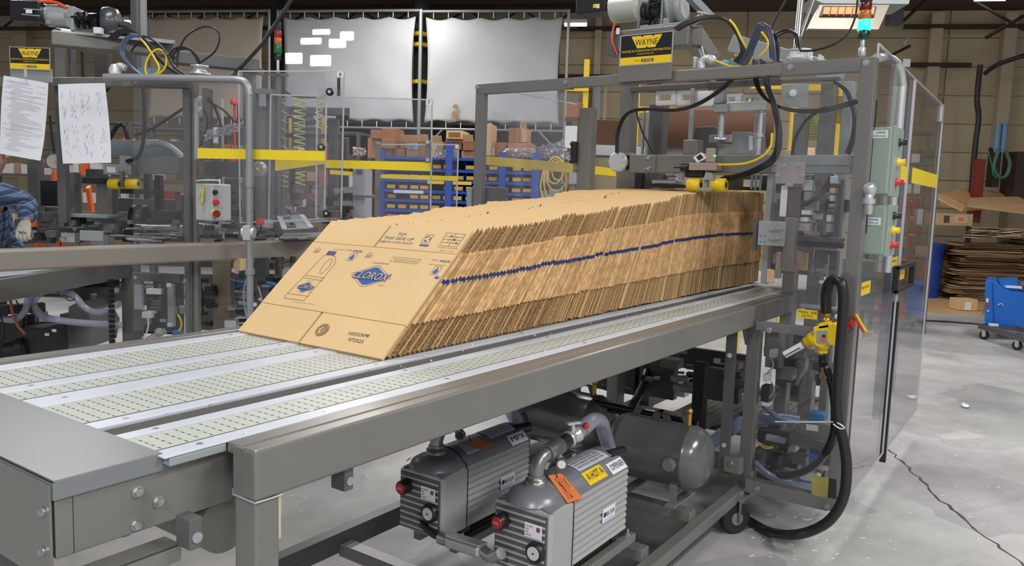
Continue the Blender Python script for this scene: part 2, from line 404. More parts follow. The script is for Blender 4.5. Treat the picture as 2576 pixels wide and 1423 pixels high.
# white board and uprights right of the tarps
def wbox(name, x0, y0, x1, y1, off, dep, m_, lab, cat, group=None, bev=0, kind=None):
    a, b = wp(x0, y1, off), wp(x1, y1, off); z0 = a.z; z1 = wp(x0, y0, off).z; b.z = z0
    c = (a+b)/2; c.z = (z0+z1)/2; c -= WN*dep/2
    o = O(name, M().obox(c, (b-a)/2, WN*dep/2, (0, 0, (z1-z0)/2)), m_, None, bev)
    if kind: o['kind'] = kind
    else: tag(o, lab, cat, group)
    return o
wbox('white_board', 1420, 316, 1450, 372, 2.8, .05, WHITE, 'white board leaning upright under the corner of the rightmost tarp', 'board')
# ---------------------------------------------------------------- blue bin rack
def dl(px, py, d): return at(px, py, d=d)
# rack plane parallel to the far wall, about 5 m in front of it
RO = (W0-at(1130, 500, d=9.0)).dot(-WN)
BLUE = mat('blue_rack_paint', '1f4fb4', .35, .1, .05); BIND = mat('blue_bin', '25367c', .45, 0, .05)
rk = T('bin_rack', 'blue steel rack full of small bins with yellow labels', 'rack', wz(wp(1130, 500, RO), 0))
def wq(px, z, off):
    p = wp(px, 500, off); p.z = z; return p
for px in (958, 1128, 1262, 1346):
    O('upright', M().bar(wq(px, 0, RO+.03), wq(px, 2.0 if px != 1128 else 2.1, RO+.03), .075, .05, up=WN), BLUE, rk)
for px in (958, 1346):
    O('upright', M().bar(wq(px, 0, RO-.5), wq(px, 2.0, RO-.5), .06, .05, up=WN), BLUE, rk)
O('end_panel', M().obox(wq(1352, 1.0, RO-.25), WD*.01, WN*.26, (0, 0, .95)), mat('pale_blue_panel', '4b6fb8', .4), rk)
O('back_panel', M().obox((wq(958, 1.0, RO-.5)+wq(1346, 1.0, RO-.5))/2, (wq(958, 1, RO-.5)-wq(1346, 1, RO-.5))/2, WN*.01, (0, 0, .95)), DARK, rk)
ZR = [1.795, 1.675, 1.555, 1.445, 1.33, 1.215, 1.1, .98]
for z in ZR+[1.93]:
    a, b = wq(955, z-.02, RO), wq(1350, z-.02, RO)
    O('shelf', M().obox((a+b)/2-WN*.22, (b-a)/2, WN*.24, (0, 0, .016)), BLUE, rk)
bins = []
def make_bin():
    t = T('bin', 'blue bin with a yellow label in the blue rack', 'bin', (0, 0, 0), 'small bins on the blue rack')
    b = M(); w2, h, dp = .052, .085, .3
    b.obox(WN*-.15+V((0, 0, .004)), WD*w2, WN*.15, (0, 0, .004))
    for s_ in (-1, 1): b.obox(WD*w2*s_+WN*-.15+V((0, 0, h/2)), WD*.003, WN*.15, (0, 0, h/2))
    b.obox(V((0, 0, .026)), WD*w2, WN*.003, (0, 0, .026)); b.obox(WN*-.3+V((0, 0, h/2)), WD*w2, WN*.003, (0, 0, h/2))
    O('tray', b, BIND, t)
    O('label_card', M().obox(WN*.005+V((0, 0, .027)), WD*.046, WN*.002, (0, 0, .02)), mat('bin_label', 'd9a92a', .5, 0, .03), t)
    return t
binp = make_bin(); nb = 0; random.seed(5)
a0, a1 = wq(972, 0, RO), wq(1340, 0, RO)
for ri, z in enumerate(ZR[:7]):
    for k in range(13):
        if random.random() < .04: continue
        p = a0.lerp(a1, (k+.5)/13)+WN*random.uniform(-.02, .015)+WD*random.uniform(-.01, .01); p.z = z
        if nb == 0: binp.location = p; o = binp
        else:
            o = copy_at(binp, (0, 0, 0)); o.location = p
        o['label'] = f'yellow-labelled blue bin, {ORD[k+1]} from the left in the {ORD[ri+1]} row of the blue rack'
        nb += 1
# the strip labels of the middle shelves
for (x0, x1, y) in ((1075, 1117, 458), (1139, 1186, 460)):
    a, b = wp(x0, y, RO+.05), wp(x1, y, RO+.05); b.z = a.z
    O('shelf_label', M().obox((a+b)/2, (b-a)/2, WN*.002, (0, 0, .018)), YEL, rk)
for (x0, x1, y) in ((990, 1065, 481), (1250, 1272, 491)):
    a, b = wp(x0, y, RO+.05), wp(x1, y, RO+.05); b.z = a.z
    O('shelf_label', M().obox((a+b)/2, (b-a)/2, WN*.002, (0, 0, .018)), PAPER, rk)
# cartons standing on the rack
BOXL = [(932, 326, 959, 348, 'small brown carton, upper left of the stack at the left end of the rack top'), (960, 322, 994, 350, 'brown carton, upper right of the stack at the left end of the rack top'),
(925, 348, 958, 397, 'tall brown carton at the bottom left of the stack on the rack top'), (959, 349, 993, 373, 'brown carton in the middle of the stack at the rack top left end'),
(961, 373, 984, 397, 'half-hidden brown carton, first in the low row on the rack top'), (987, 375, 1019, 397, 'brown carton, second in the low row on the rack top'),
(1022, 373, 1053, 397, 'brown carton under the open carton with the blue bag'), (1054, 353, 1078, 397, 'upright brown carton right of the open carton with the blue bag'),
(1007, 354, 1053, 373, 'open brown carton with a blue and white bag sticking out'), (1084, 356, 1112, 398, 'pale open carton with a clear bag hanging from it'),
(1122, 328, 1164, 349, 'kraft carton with dark printing, on top of the middle stack'), (1120, 350, 1161, 376, 'brown carton under the printed carton in the middle stack'),
(1115, 377, 1152, 399, 'grey labelled carton at the bottom of the middle stack'), (1164, 354, 1191, 378, 'brown carton with open flaps just left of the guard post'),
(1160, 379, 1191, 401, 'lower brown carton just left of the guard post'), (1223, 311, 1234, 391, 'tall narrow kraft carton just right of the guard post'),
(1235, 369, 1244, 392, 'small kraft carton in the gap right of the guard post'), (1245, 358, 1275, 393, 'brown carton left of the wide carton under bubble wrap'),
(1277, 359, 1338, 395, 'wide brown carton under the bubble wrap'), (1279, 321, 1307, 358, 'tall brown carton standing on the wide carton'),
(1308, 322, 1325, 358, 'pale kraft carton with open flap on the wide carton')]
cols = [BROWN, BROWN, mat('brown_board_pale', 'b0835a', .8, 0, .06, 3), BROWN]
for i, (x0, y0, x1, y1, lab) in enumerate(BOXL):
    off = RO-.02-(i % 3)*.03
    a, b = wp(x0, y1, off), wp(x1, y1, off); b.z = a.z; z1 = wp(x0, y0, off).z
    base = (a+b)/2-WN*.17; t = T('carton', lab, 'carton', base, 'cartons stacked on the blue rack')
    h = (z1-a.z); m_ = KRAFT if ('kraft' in lab or 'pale' in lab) else (GREYB if 'grey' in lab else cols[i % 4])
    O('box_body', M().obox(base+V((0, 0, h/2)), (b-a)/2, WN*.17, (0, 0, h/2)), m_, t, .004, 1)
    tp = M().obox(base+V((0, 0, h+.001)), (b-a)/2*1.0, WN*.02, (0, 0, .0015)); O('tape_strip', tp, mat('pack_tape', 'b79a72', .3), t)
    if 'open' in lab or 'flap' in lab:
        O('flap', M().obox(base+WN*.19+V((0, 0, h+.03)), (b-a)/2*.95, WN*.02+V((0, 0, .035)), V((0, -.001, .002))), KRAFT, t)
    if 'printed' in lab or 'dark printing' in lab:
        O('printing', M().obox(base+WN*.172+V((0, 0, h/2)), (b-a)/2*.7, WN*.001, (0, 0, h*.28)), mat('print_brown', '7d6330', .8, 0, .3, 40), t)
def crumple(name, pts, m_, seed, amp, lab, cat, th=.002):
    # pts: 4 world corners, makes a crumpled sheet
    random.seed(seed); nx, ny = 22, 12; vs = []
    a, b, c, d = [V(p) for p in pts]; nn = (b-a).cross(d-a).normalized()
    for j in range(ny+1):
        for i in range(nx+1):
            u, v = i/nx, j/ny; p = a.lerp(b, u).lerp(d.lerp(c, u), v)
            vs.append(p+nn*random.uniform(-amp, amp)+V((random.uniform(-1, 1), random.uniform(-1, 1), random.uniform(-1, 1)))*amp*.5)
    o = O(name, M().add(vs, [(j*(nx+1)+i, j*(nx+1)+i+1, (j+1)*(nx+1)+i+1, (j+1)*(nx+1)+i) for j in range(ny) for i in range(nx)], False), m_)
    return tag(o, lab, cat)
BAG = clear('bag_film', (.8, .82, .86), .15, 1.6, .45)
crumple('bubble_wrap', [wp(1262, 394, RO+.02), wp(1345, 398, RO+.02), wp(1345, 374, RO+.02), wp(1270, 374, RO+.02)], BAG, 1, .03, 'sheet of clear bubble wrap hanging over the wide carton', 'packaging')
crumple('bubble_wrap', [wp(1340, 396, RO-.4), wp(1440, 402, RO-.4), wp(1415, 352, RO-.4), wp(1345, 372, RO-.4)], BAG, 2, .04, 'heap of clear film right of the cartons, before the white board', 'packaging')
crumple('plastic_bag', [wp(1091, 398, RO+.04), wp(1118, 400, RO+.04), wp(1108, 364, RO+.04), wp(1096, 364, RO+.04)], BAG, 3, .02, 'clear bag of parts hanging from the pale open carton', 'bag')
crumple('plastic_bag', [wp(1029, 374, RO+.04), wp(1054, 375, RO+.04), wp(1053, 361, RO+.04), wp(1030, 361, RO+.04)], mat('blue_white_bag', 'a9bfe0', .4, 0, .25, 30), 4, .012, 'blue and white bag in the open carton', 'bag')
crumple('plastic_bag', [wp(889, 391, RO+.04), wp(922, 391, RO+.04), wp(918, 374, RO+.04), wp(889, 370, RO+.04)], mat('pale_bag', 'd8c9c2', .5, 0, .1), 6, .02, 'pale crumpled bag at the left end of the rack top', 'bag')
# coil of yellow cable hanging right of the rack
cb = M(); c0 = dl(1396, 440, 8.4)
for k, (r_, dz, dx) in enumerate(((.14, .05, 0), (.17, -.0, .02), (.2, -.06, .01), (.1, .05, .03), (.22, -.1, -.01))):
    pts = [c0+cr*(cos(a)*r_*.62+dx)+V((0, 0, sin(a)*r_+dz))+cf*.01*k for a in [j*2*pi/14 for j in range(15)]]
    cb.tube(pts, .0085, 6, 3)
tag(O('cable_coil', cb, YEL), 'coil of yellow cable hanging at the right end of the blue rack', 'cable')
# roller conveyor and shelf right of the rack
def shelf_unit(name, x0, x1, ytop, rows, off, dep, lab, m_, seed, itemcols, gname, ilabel, fill=.85, where=''):
    """open shelving with small boxes standing on it"""
    random.seed(seed); a, b = wq(x0, 0, off), wq(x1, 0, off); zt = wp(x0, ytop, off).z
    t = T(name, lab, 'shelf', (a+b)/2); L = (b-a).length; d = (b-a).normalized()
    for q in (a, b):
        for s_ in (0, dep): O('upright', M().bar(q-WN*s_, wz(q-WN*s_, zt), .04, .04, up=WN), m_, t)
    zs = [zt-(zt-.2)*k/rows for k in range(rows+1)]
    for z in zs: O('shelf', M().obox(wz((a+b)/2-WN*dep/2, z), d*L/2, WN*dep/2, (0, 0, .012)), m_, t)
    for zi, z in enumerate(zs[1:]):
        if z < .75: continue
        x = .03; nn_ = 0
        while x < L-.12:
            w_ = random.uniform(.07, .2); h_ = random.uniform(.06, min(.2, (zt-.2)/rows-.06))
            if random.random() < fill:
                c = wz(a+d*(x+w_/2)-WN*random.uniform(.06, .12), z+.012+h_/2)
                o = O('small_box', M().obox(c, d*(w_/2-.004), WN*.06, (0, 0, h_/2)), random.choice(itemcols)); nn_ += 1
                cn_ = {'WB': 'white', 'TB': 'tan', 'DB': 'dark', 'RB': 'red', 'OB': 'orange'}[[k_ for k_, v_ in (('WB', WB), ('TB', TB), ('DB', DB), ('RB', RB), ('OB', OB)) if v_ == o.data.materials[0]][0]]
                tag(o, f'{cn_} box, {ORD[min(nn_, 25)]} from the left on {ORD[zi+2]} shelf down, {ilabel}', 'box', gname)
            x += w_+.01
    return t
WB = mat('white_stock_box', 'c6c6c4', .6, 0, .06); TB = mat('tan_stock_box', 'a08568', .7, 0, .06); DB = mat('dark_stock_box', '4f4744', .7, 0, .06); RB = mat('red_stock_box', '9c4a3c', .6, 0, .05); OB = mat('orange_bin', 'd6613a', .5, 0, .05)
shelf_unit('stock_shelf', 1352, 1460, 408, 7, RO-.1, .4, 'steel shelf of white parts boxes behind the yellow cable coil', GREYD, 21, [WB, WB, DB, WB], 'parts boxes behind the cable coil', 'behind the cable coil')
shelf_unit('stock_shelf', -60, 330, 300, 6, RO-.3, .4, 'long steel shelf of stock boxes behind the far left machine', GREYD, 22, [WB, WB, TB, DB, DB, OB, WB], 'stock boxes behind the far left machine', 'behind the far left machine')
shelf_unit('stock_shelf', 345, 700, 322, 6, RO-.8, .4, 'steel shelf of small boxes behind the middle of the far machine', GREYD, 23, [WB, WB, RB, TB, DB, TB, DB], 'stock boxes behind the control box', 'behind the control box')
shelf_unit('stock_shelf', 705, 900, 330, 6, RO-.6, .4, 'steel shelf of mixed boxes left of the blue rack', GREYD, 24, [DB, TB, WB, DB, RB], 'stock boxes left of the blue rack', 'left of the blue rack')
shelf_unit('stock_shelf', 2215, 2352, 330, 6, RO-1.5, .4, 'steel shelf of white and tan boxes behind the clear right guard', GREYD, 25, [WB, TB, WB, TB, DB], 'stock boxes behind the right guard', 'behind the right guard')
# dark pallet racking under the tarps
for (x0, x1) in ((860, 1056), (1060, 1240), (1245, 1425)):
    t = T('pallet_rack', {860: 'dark pallet rack under the middle tarp, left of the roof post', 1060: 'dark pallet rack behind the middle cartons', 1245: 'dark pallet rack behind the wide carton'}[x0], 'rack', wq((x0+x1)/2, 0, 1.4))
    for px in (x0, x1): O('upright', M().bar(wq(px, 0, 1.6), wq(px, 2.9, 1.6), .09, .07, up=WN), TRM, t)
    for z in (.3, 1.5, 2.3, 2.75):
        O('beam', M().bar(wq(x0, z, 1.6), wq(x1, z, 1.6), .05, .1), TRM, t)
    O('shade_sheet', M().obox((wq(x0, 1.45, .8)+wq(x1, 1.45, .8))/2, (wq(x0, 0, .8)-wq(x1, 0, .8))/2, WN*.02, (0, 0, 1.4)), mat('rack_shadow_sheet', '463a33', .9, 0, .15, 2), t)  # dark sheet stands in for the shade inside the rack
# brown rolls seen through the near machine
for (px, py, d_, r_, L, lab) in ((1800, 322, 7.6, .19, 1.0, 'long dark brown board roll behind the near machine opening'),):
    c = dl(px, py, d_); t = T('board_roll', lab, 'roll', c); ax = cr
    O('roll_body', M().cyl(c-ax*L/2, c+ax*L/2, r_, n=28), BROWND, t); O('core', M().cyl(c-ax*(L/2+.02), c+ax*(L/2+.02), .05, n=12), KRAFT, t)
for (x0, y0, x1, y1, d_, lab, m_) in ((1481, 295, 1560, 362, 8.2, 'dark brown carton on the roller conveyor left of the near machine', BROWND), (1425, 252, 1466, 290, 8.6, 'upper brown carton in the yellow rack behind the guard post', BROWN), (2012, 365, 2050, 392, 7.0, 'pale kraft carton seen behind the near machine column', KRAFT), (1540, 300, 1545, 320, 8.2, 'thin brown board edge at the conveyor', BROWND)):
    a, b = dl(x0, y1, d_), dl(x1, y1, d_); b.z = a.z; h = dl(x0, y0, d_).z-a.z
    tag(O('carton', M().obox((a+b)/2+cf*.2+V((0, 0, h/2)), (b-a)/2, V((cf.x, cf.y, 0))*.2, (0, 0, h/2)), m_, None, .006, 1), lab, 'carton')
# roller conveyor behind the near machine
p, q = dl(1475, 376, 7.9), dl(1730, 372, 7.9); q.z = p.z; t = T('roller_conveyor', 'steel roller conveyor running behind the near machine', 'conveyor', wz((p+q)/2, 0))
hd = V((cf.x, cf.y, 0)).normalized(); 
for s_ in (0, .5): O('side_rail', M().bar(p+hd*s_, q+hd*s_, .04, .1), STEEL, t)
for k in range(26):
    c = p.lerp(q, (k+.5)/26)+V((0, 0, .03)); O('roller', M().cyl(c+hd*.02, c+hd*.48, .016, n=8), STEEL, t)
for k in (.05, .95):
    for s_ in (0, .5):
        c = p.lerp(q, k)+hd*s_; O('leg', M().bar(wz(c, 0), c, .05, .05), STEEL, t)
# yellow rack behind the near machine
t = T('yellow_rack', 'yellow steel rack frame behind the near machine', 'rack', wz(dl(1700, 400, 8.0), 0))
for (px, y0, dd) in ((1477, 150, 9.3), (1604, 200, 8.6), (1890, 240, 8.0), (2118, 212, 8.0), (2000, 240, 8.6)):
    p = dl(px, y0, dd); O('post', M().bar(wz(p, 0), p, .06, .06, up=cf), YEL, t)
for (x0, x1, y, dd) in ((1604, 1890, 276, 8.0), (1890, 2118, 215, 8.0), (1425, 1480, 222, 9.3), (1425, 1457, 294, 9.0)):
    p, q = dl(x0, y, dd), dl(x1, y, dd); q.z = p.z; O('beam', M().bar(p, q, .05, .06), YEL, t)
# narrow boards leaning by the wall right of the tarps
wbox('leaning_board', 1492, 205, 1507, 320, .9, .04, GREYB, 'pale grey board leaning on the wall right of the yellow post', 'board')
wbox('leaning_board', 1517, 208, 1524, 300, .9, .03, mat('pink_board', 'b39a8c', .7), 'narrow pinkish board leaning on the wall right of the grey one', 'board')
# ================================================================ near conveyor
CT = 1.05
conv = T('infeed_conveyor', 'long grey steel conveyor table carrying the row of flat cartons', 'conveyor', (2.2, 1.6, 0))
X0, X1, X2 = .72, 3.53, 4.66
# front rail (welded channel) and bed frame
m = M(); m.box((.835, 1.11, .957), (X1, 1.15, CT)); O('front_rail', m, GREY, conv, .007, 3); m = M(); m.box((.8353, 1.143, .958), (X1, 1.172, CT-.0025)); O('rail_web', m, GREY, conv)
m = M(); m.box((.556, 1.222, .925), (.87, 1.24, 1.030)); m.box((.87, 1.172, .945), (3.6, 1.19, 1.029)); O('side_plate', m, GREY, conv, .002, 2)
m = M(); m.box((.73, 1.197, 1.031), (.84, 1.24, 1.0455)); O('bed_edge', m, GREYB, conv, .002)
m = M(); m.box((.84, 1.154, CT-.02), (X2, 1.196, CT-.0005)); m.box((X1+.001, 1.12, CT-.09), (X2, 1.1535, CT-.004)); O('frame_top_strip', m, GREY, conv, .002)
m = M(); m.box((.60, 2.114, .93), (X2, 2.174, CT+.006)); O('far_rail', m, GREY, conv, .006, 3)
m = M(); m.box((.6, 1.26, .93), (X2, 2.12, 1.02)); O('bed_pan', m, GREYD, conv)
WST = mat('white_wear_strip', 'c2c8d4', .3, 0, .05, 12)
for (a, b) in ((2.06, 2.113), (1.826, 1.876), (1.659, 1.738), (1.437, 1.482), (1.34, 1.374), (1.197, 1.239)):
    m = M(); m.box((X0, a, 1.02 if a > 1.3 else CT-.004), (4.45, b, CT)); O('wear_strip', m, WST, conv, .002)
    if b-a < .06:
        m = M(); 
    for k in range(6):
        c = V((.80+k*.68, (a+b)/2, CT)); O('countersunk_screw', M().cyl(c, c+V((0, 0, .0008)), .006, n=12), STEEL, conv)
BELT = mat('pale_green_belt', 'b0b5ae', .45, 0, .04, 8, .05, 80); SLOT = mat('belt_gap', '4c5048', .8, 0, 0)
for (a, b) in ((1.877, 2.06), (1.739, 1.825), (1.483, 1.658), (1.239, 1.339)):
    m = M(); nx = int((4.45-X0)/.0254)
    for i in range(nx):     # belt modules, one row each
        x = X0+i*.0254; m.box((x+.0004, a+.002, 1.03), (x+.025, b-.002, CT-.0015))
    bb = O('belt', m, BELT, conv); 
    m = M(); ny = max(3, int((b-a)/.019))
    for i in range(nx):
        x = X0+i*.0254
        for j in range(ny):
            y = a+(b-a)*(j+.5+(.25 if i % 2 else -.25))/ny
            if a+.003 < y-.004 and y+.004 < b-.002: m.box((x-.0012, y-.0042, CT-.003), (x+.0014, y+.0042, CT-.0011))
    for yy in (a+.0006,): m.box((X0, a-.0005, CT-.01), (4.45, a+.0015, CT+.0003))
    g = O('hinge_gaps', m, SLOT, conv, kind='stuff')
# channel with little lip between the belts
m = M(); m.box((X0, 1.374, 1.0), (4.45, 1.437, 1.034)); m.box((X0, 1.42, 1.03), (4.45, 1.424, 1.048)); O('open_channel', m, GREY, conv)
m = M(); m.box((4.45, 1.12, CT-.02), (X2, 2.17, CT)); O('transfer_plate', m, GREYB, conv, .002)
# end cover
CX0, CX1 = .552, .73
m = M(); m.box((CX0, 1.216, 1.046), (CX1, 2.30, 1.0515)); m.box((CX0, 1.216, 1.020), (CX1, 1.2205, 1.0515)); m.box((CX0, 1.216, 1.02), (CX0+.004, 2.3, 1.0515))
O('end_cover', m, mat('brushed_grey_cover', '777b7e', .32, .1, .04, 2), conv, .003, 3)
m = M(); m.box((CX0-.004, 1.222, .885), (CX0, 2.3, 1.044)); O('end_plate', m, GREY, conv, .001)
m = M(); m.box((CX0+.002, 1.175, .898), (.735, 1.224, .901)); m.box((CX0+.002, 1.175, .872), (.735, 1.178, .901)); O('drip_lip', m, GREY, conv, .001)
m = M(); m.box((CX0+.03, 1.2215, .926), (CX0+.031, 1.2222, 1.018)); O('plate_seam', m, DARK, conv)
m = M(); m.box((CX0-.01, 1.3, .72), (CX0+.6, 2.2, .9)); m.v = [V(q) for q in m.v]; O('end_frame_beam', M().bar((CX0+.03, 1.45, .86), (CX0+.03, 2.3, .86), .05, .1), GREYD, conv, .004)
for (px, py) in ((345, 1236), (397, 1261), (342, 1319)):
    p = at(px, py, y=1.222); m = M(); bolt(m, p, (0, -1, 0), .0078, .008); O('hex_bolt', m, STEEL, conv)
for (px, py) in ((110, 1287), (110, 1386)):
    p = at(px, py, x=CX0-.004); m = M(); bolt(m, p, (-1, 0, 0), .0062, .007); O('hex_bolt', m, STEEL, conv)
# legs of the conveyor with cream protective strip
m = M(); m.box((.835, 1.11, 0), (.888, 1.17, .957)); O('leg', m, GREY, conv, .006, 3)
m = M(); m.box((3.575, 1.10, .2), (3.625, 1.16, CT-.09)); O('leg', m, GREY, conv, .005, 3)
m = M(); m.box((.835, 2.05, 0), (.888, 2.11, .957)); O('leg', m, GREY, conv, .006, 3)
m = M(); m.box((3.575, 2.05, .2), (3.625, 2.11, .957)); O('leg', m, GREY, conv, .005, 3)
m = M(); m.box((.889, 1.13, .865), (.906, 1.165, .955)); O('cream_strip', m, mat('cream_strip', 'cbc3a4', .6), conv)
m = M(); m.tube([(.8345, 1.109, .9585), (.862, 1.1085, .9575), (.892, 1.109, .957)], .0022, 6); m.tube([(.8345, 1.108, .958), (.8342, 1.14, .9585), (.8345, 1.172, .959)], .0022, 6); O('weld_bead', m, ALU, conv)
# hanging shaft blocks under the rail
for (x, lab) in ((.722, 0), (1.062, 1)):
    m = M(); m.box((x-.0, 1.13, .905), (x+.024, 1.17, .958)); blk = O('shaft_block', m, GREYD, conv, .002)
    m = M(); m.cyl((x+.013, 1.13, .925), (x+.013, 1.127, .925), .009, n=16); O('pin_head', m, GREYB, blk)
    m = M(); m.cyl((x-.03, 1.27, .925), (x-.03, 2.1, .925), .024, n=18); O('return_roller', m, GREYB, conv)
m = M(); m.cyl((.86, 1.23, .88), (.86, 2.05, .88), .055, n=28); O('drive_drum', m, mat('drum', '77776f', .5, .3), conv)
# lower frame: long rails along X, cross rails along Y, diagonal gusset
zl = zat(1216, 3.6, 1.11)
m = M(); m.box((.6, 1.11, zl-.05), (3.6, 1.16, zl)); O('lower_rail', m, GREY, conv, .005, 3)
m = M(); m.box((.6, 2.05, .225), (3.6, 2.1, .275)); m.box((.6, 2.05, .2), (3.6, 2.055, .235)); O('lower_rail', m, GREYD, conv, .003)
for x in (2.55, 1.9, 3.0):
    m = M(); m.box((x, 1.16, .19), (x+.06, 2.05, .235)); O('cross_rail', m, GREY, conv, .004)
m = M(); m.prism([(3.5, 1.165, .96), (3.57, 1.165, .96), (3.57, 1.165, .86)], (0, -.01, 0)); O('gusset', m, GREY, conv)
m = M(); m.box((3.47, 1.17, .25), (3.475, 1.22, .93)); O('bolted_plate', m, GREYD, conv)
for z in (.82, .40):
    b = M(); bolt(b, (3.469, 1.20, z), (-1, -.3, 0), .009); O('hex_bolt', b, STEEL, conv)
# caster
def caster(c, r, lab, mats=(GREY, DARK), sw=0.0, col=None):
    c = V(c); t = T('caster', lab, 'caster', (c.x, c.y, 0))
    O('wheel', M().lathe(c-V((.013, .018, 0)), (.59, .81, 0), [(0, r*.86), (.006, r), (.038, r), (.044, r*.86)], 24), mats[1], t, 0)
    O('hub', M().cyl(c-V((.0155, .021, 0)), c+V((.0155, .021, 0)), r*.4, n=14), STEEL, t)
    f = M(); 
    for s_ in (-1, 1): f.prism([c+V((-.018, .03*s_, -.02)), c+V((.018, .03*s_, -.02)), c+V((.055, .03*s_, r+.02)), c+V((-.025, .03*s_, r+.02))], (0, .004, 0))
    f.box((c.x-.05, c.y-.045, c.z+r+.02), (c.x+.07, c.y+.045, c.z+r+.028)); f.cyl(c+V((.02, 0, r+.02)), c+V((.02, 0, r+.05)), .03)
    O('fork', f, mats[0], t); return t
caster((3.47, 1.13, .075), .075, 'grey swivel caster under the far corner leg of the conveyor frame')
caster((3.47, 2.06, .075), .075, 'grey swivel caster under the hidden rear corner of the conveyor frame')
# crumbs on the wear strips
random.seed(4); m = M()
for k in range(60):
    x = random.uniform(.85, 3.6); y = random.choice([random.uniform(1.37, 1.44), random.uniform(1.2, 1.24), random.uniform(1.42, 1.46)])
    m.ball((x, y, CT+.0015), random.uniform(.0012, .0032), 6, 4)
tag(O('board_crumbs', m, WHITE), 'tiny white crumbs lying along the conveyor strips', 'crumbs', kind='stuff')
# ================================================================ flat cartons
TH = .0102; SH = .515; SW = .630; HB, HT = .122, .408
KF = mat('carton_face', 'dcbc8a', .7, 0, .04, 5, .05, 30)
def edge_mat(name, col, dark, sc_):
    m = mat(name, col, .8, 0, 0); nt = m.node_tree; b = nt.nodes['Principled BSDF']
    tc = nt.nodes.new('ShaderNodeTexCoord'); oi = nt.nodes.new('ShaderNodeObjectInfo'); ad = nt.nodes.new('ShaderNodeVectorMath'); ad.operation = 'ADD'
    cm = nt.nodes.new('ShaderNodeCombineXYZ'); nt.links.new(oi.outputs['Random'], cm.inputs[0]); nt.links.new(tc.outputs['Object'], ad.inputs[0]); nt.links.new(cm.outputs[0], ad.inputs[1])
    n = nt.nodes.new('ShaderNodeTexNoise'); n.inputs['Scale'].default_value = sc_; n.inputs['Detail'].default_value = 2; nt.links.new(ad.outputs[0], n.inputs['Vector'])
    r = nt.nodes.new('ShaderNodeValToRGB'); r.color_ramp.elements[0].position = .42; r.color_ramp.elements[1].position = .56
    r.color_ramp.elements[0].color = lin(dark); r.color_ramp.elements[1].color = lin(col); nt.links.new(n.outputs[0], r.inputs[0])
    hv = nt.nodes.new('ShaderNodeHueSaturation'); mr = nt.nodes.new('ShaderNodeMapRange'); mr.inputs[3].default_value = .72; mr.inputs[4].default_value = 1.12
    nt.links.new(oi.outputs['Random'], mr.inputs[0]); nt.links.new(mr.outputs[0], hv.inputs['Value']); nt.links.new(r.outputs[0], hv.inputs['Color'])
    nt.links.new(hv.outputs[0], b.inputs['Base Color']); return m
KE = edge_mat('fluted_edge', '9c7648', '4c351d', 240); KM = edge_mat('fold_edge', 'd3ae7c', 'bd9460', 30)
KIN = mat('carton_gap', '6b4a2c', .9, 0, 0); KB = mat('edge_ink', '27366e', .6, 0, .05)
def carton_mesh(v):
    random.seed(v*17+3); m = M(); t = .0078 if v < 5 else .0108
    def bx(s0, s1, h0, h1, n0, n1, fmi, emi):
        lo = (n0, s0, h0); hi = (n1, s1, h1); k = len(m.f); m.box(lo, hi)
        for q in range(6):
            f = m.f[k+q]; ns = {round(m.v[i].y, 5) for i in f}
            hs = {round(m.v[i].z, 5) for i in f}
            m.m[k+q] = emi if (len(ns) == 1 or len(hs) == 1) else fmi
            if len(hs) == 1 and fmi == 0: m.m[k+q] = 0
    # body, folded at the near side
    m.mi = 0
    bx(.0035, SW, HB, HT, 0, t*.94, 0, 1)
    k = len(m.f); m.add([(0, .0035, HB), (t*.94, .0035, HB), (t*.94, .0035, HT), (0, .0035, HT), (t*.38, -.002, HB), (t*.62, -.002, HB), (t*.62, -.002, HT), (t*.38, -.002, HT)], [(0, 3, 7, 4), (4, 7, 6, 5), (5, 6, 2, 1)])
    for q in range(3): m.m[k+q] = 1
    k = len(m.f); m.box((t*.02, -.0026, .281), (t*.93, .003, .295)); 
    for q in range(6): m.m[k+q] = 3
    e = [random.uniform(-.002, .002) for _ in range(4)]
    for s0, s1 in ((.004, .335), (.344, SW-.003)):
        for n0, n1 in ((0, t*.42), (t*.55, t*.97)):
            bx(s0+random.uniform(0, .002), s1, HT, SH+random.uniform(-.002, .002), n0, n1, 0, 2)
            bx(s0+random.uniform(0, .002), s1, 0, HB, n0, n1, 0, 2)
    return m
cm_ = []
for v in range(9):
    mm = carton_mesh(v); me = bpy.data.meshes.new('flat_carton'); me.from_pydata([tuple(q) for q in mm.v], [], mm.f)
    for q in (KF, KM, KE, KB): me.materials.append(q)
    me.polygons.foreach_set('material_index', mm.m); me.update(); cm_.append(me)
def lean(x):      # lean angle of the sheets above the table along the row
    K = [(1.5, 41.5), (1.9, 45.5), (2.4, 52), (2.8, 57), (3.1, 62), (3.25, 69), (3.7, 77), (4.2, 84), (4.7, 89)]
    for (a, u), (b, v_) in zip(K, K[1:]):
        if x <= b: return radians(u+(v_-u)*(x-a)/(b-a))
    return radians(89)
def gap(x): return .0136 if x < 1.9 else .0136-(x-1.9)*.0036 if x < 3.2 else .0089
YN = 1.476; random.seed(12)
x = 1.525+.0125/sin(lean(1.525)); i = 0; gy = gh = 0; left = 0; NC = 0; gl = 0
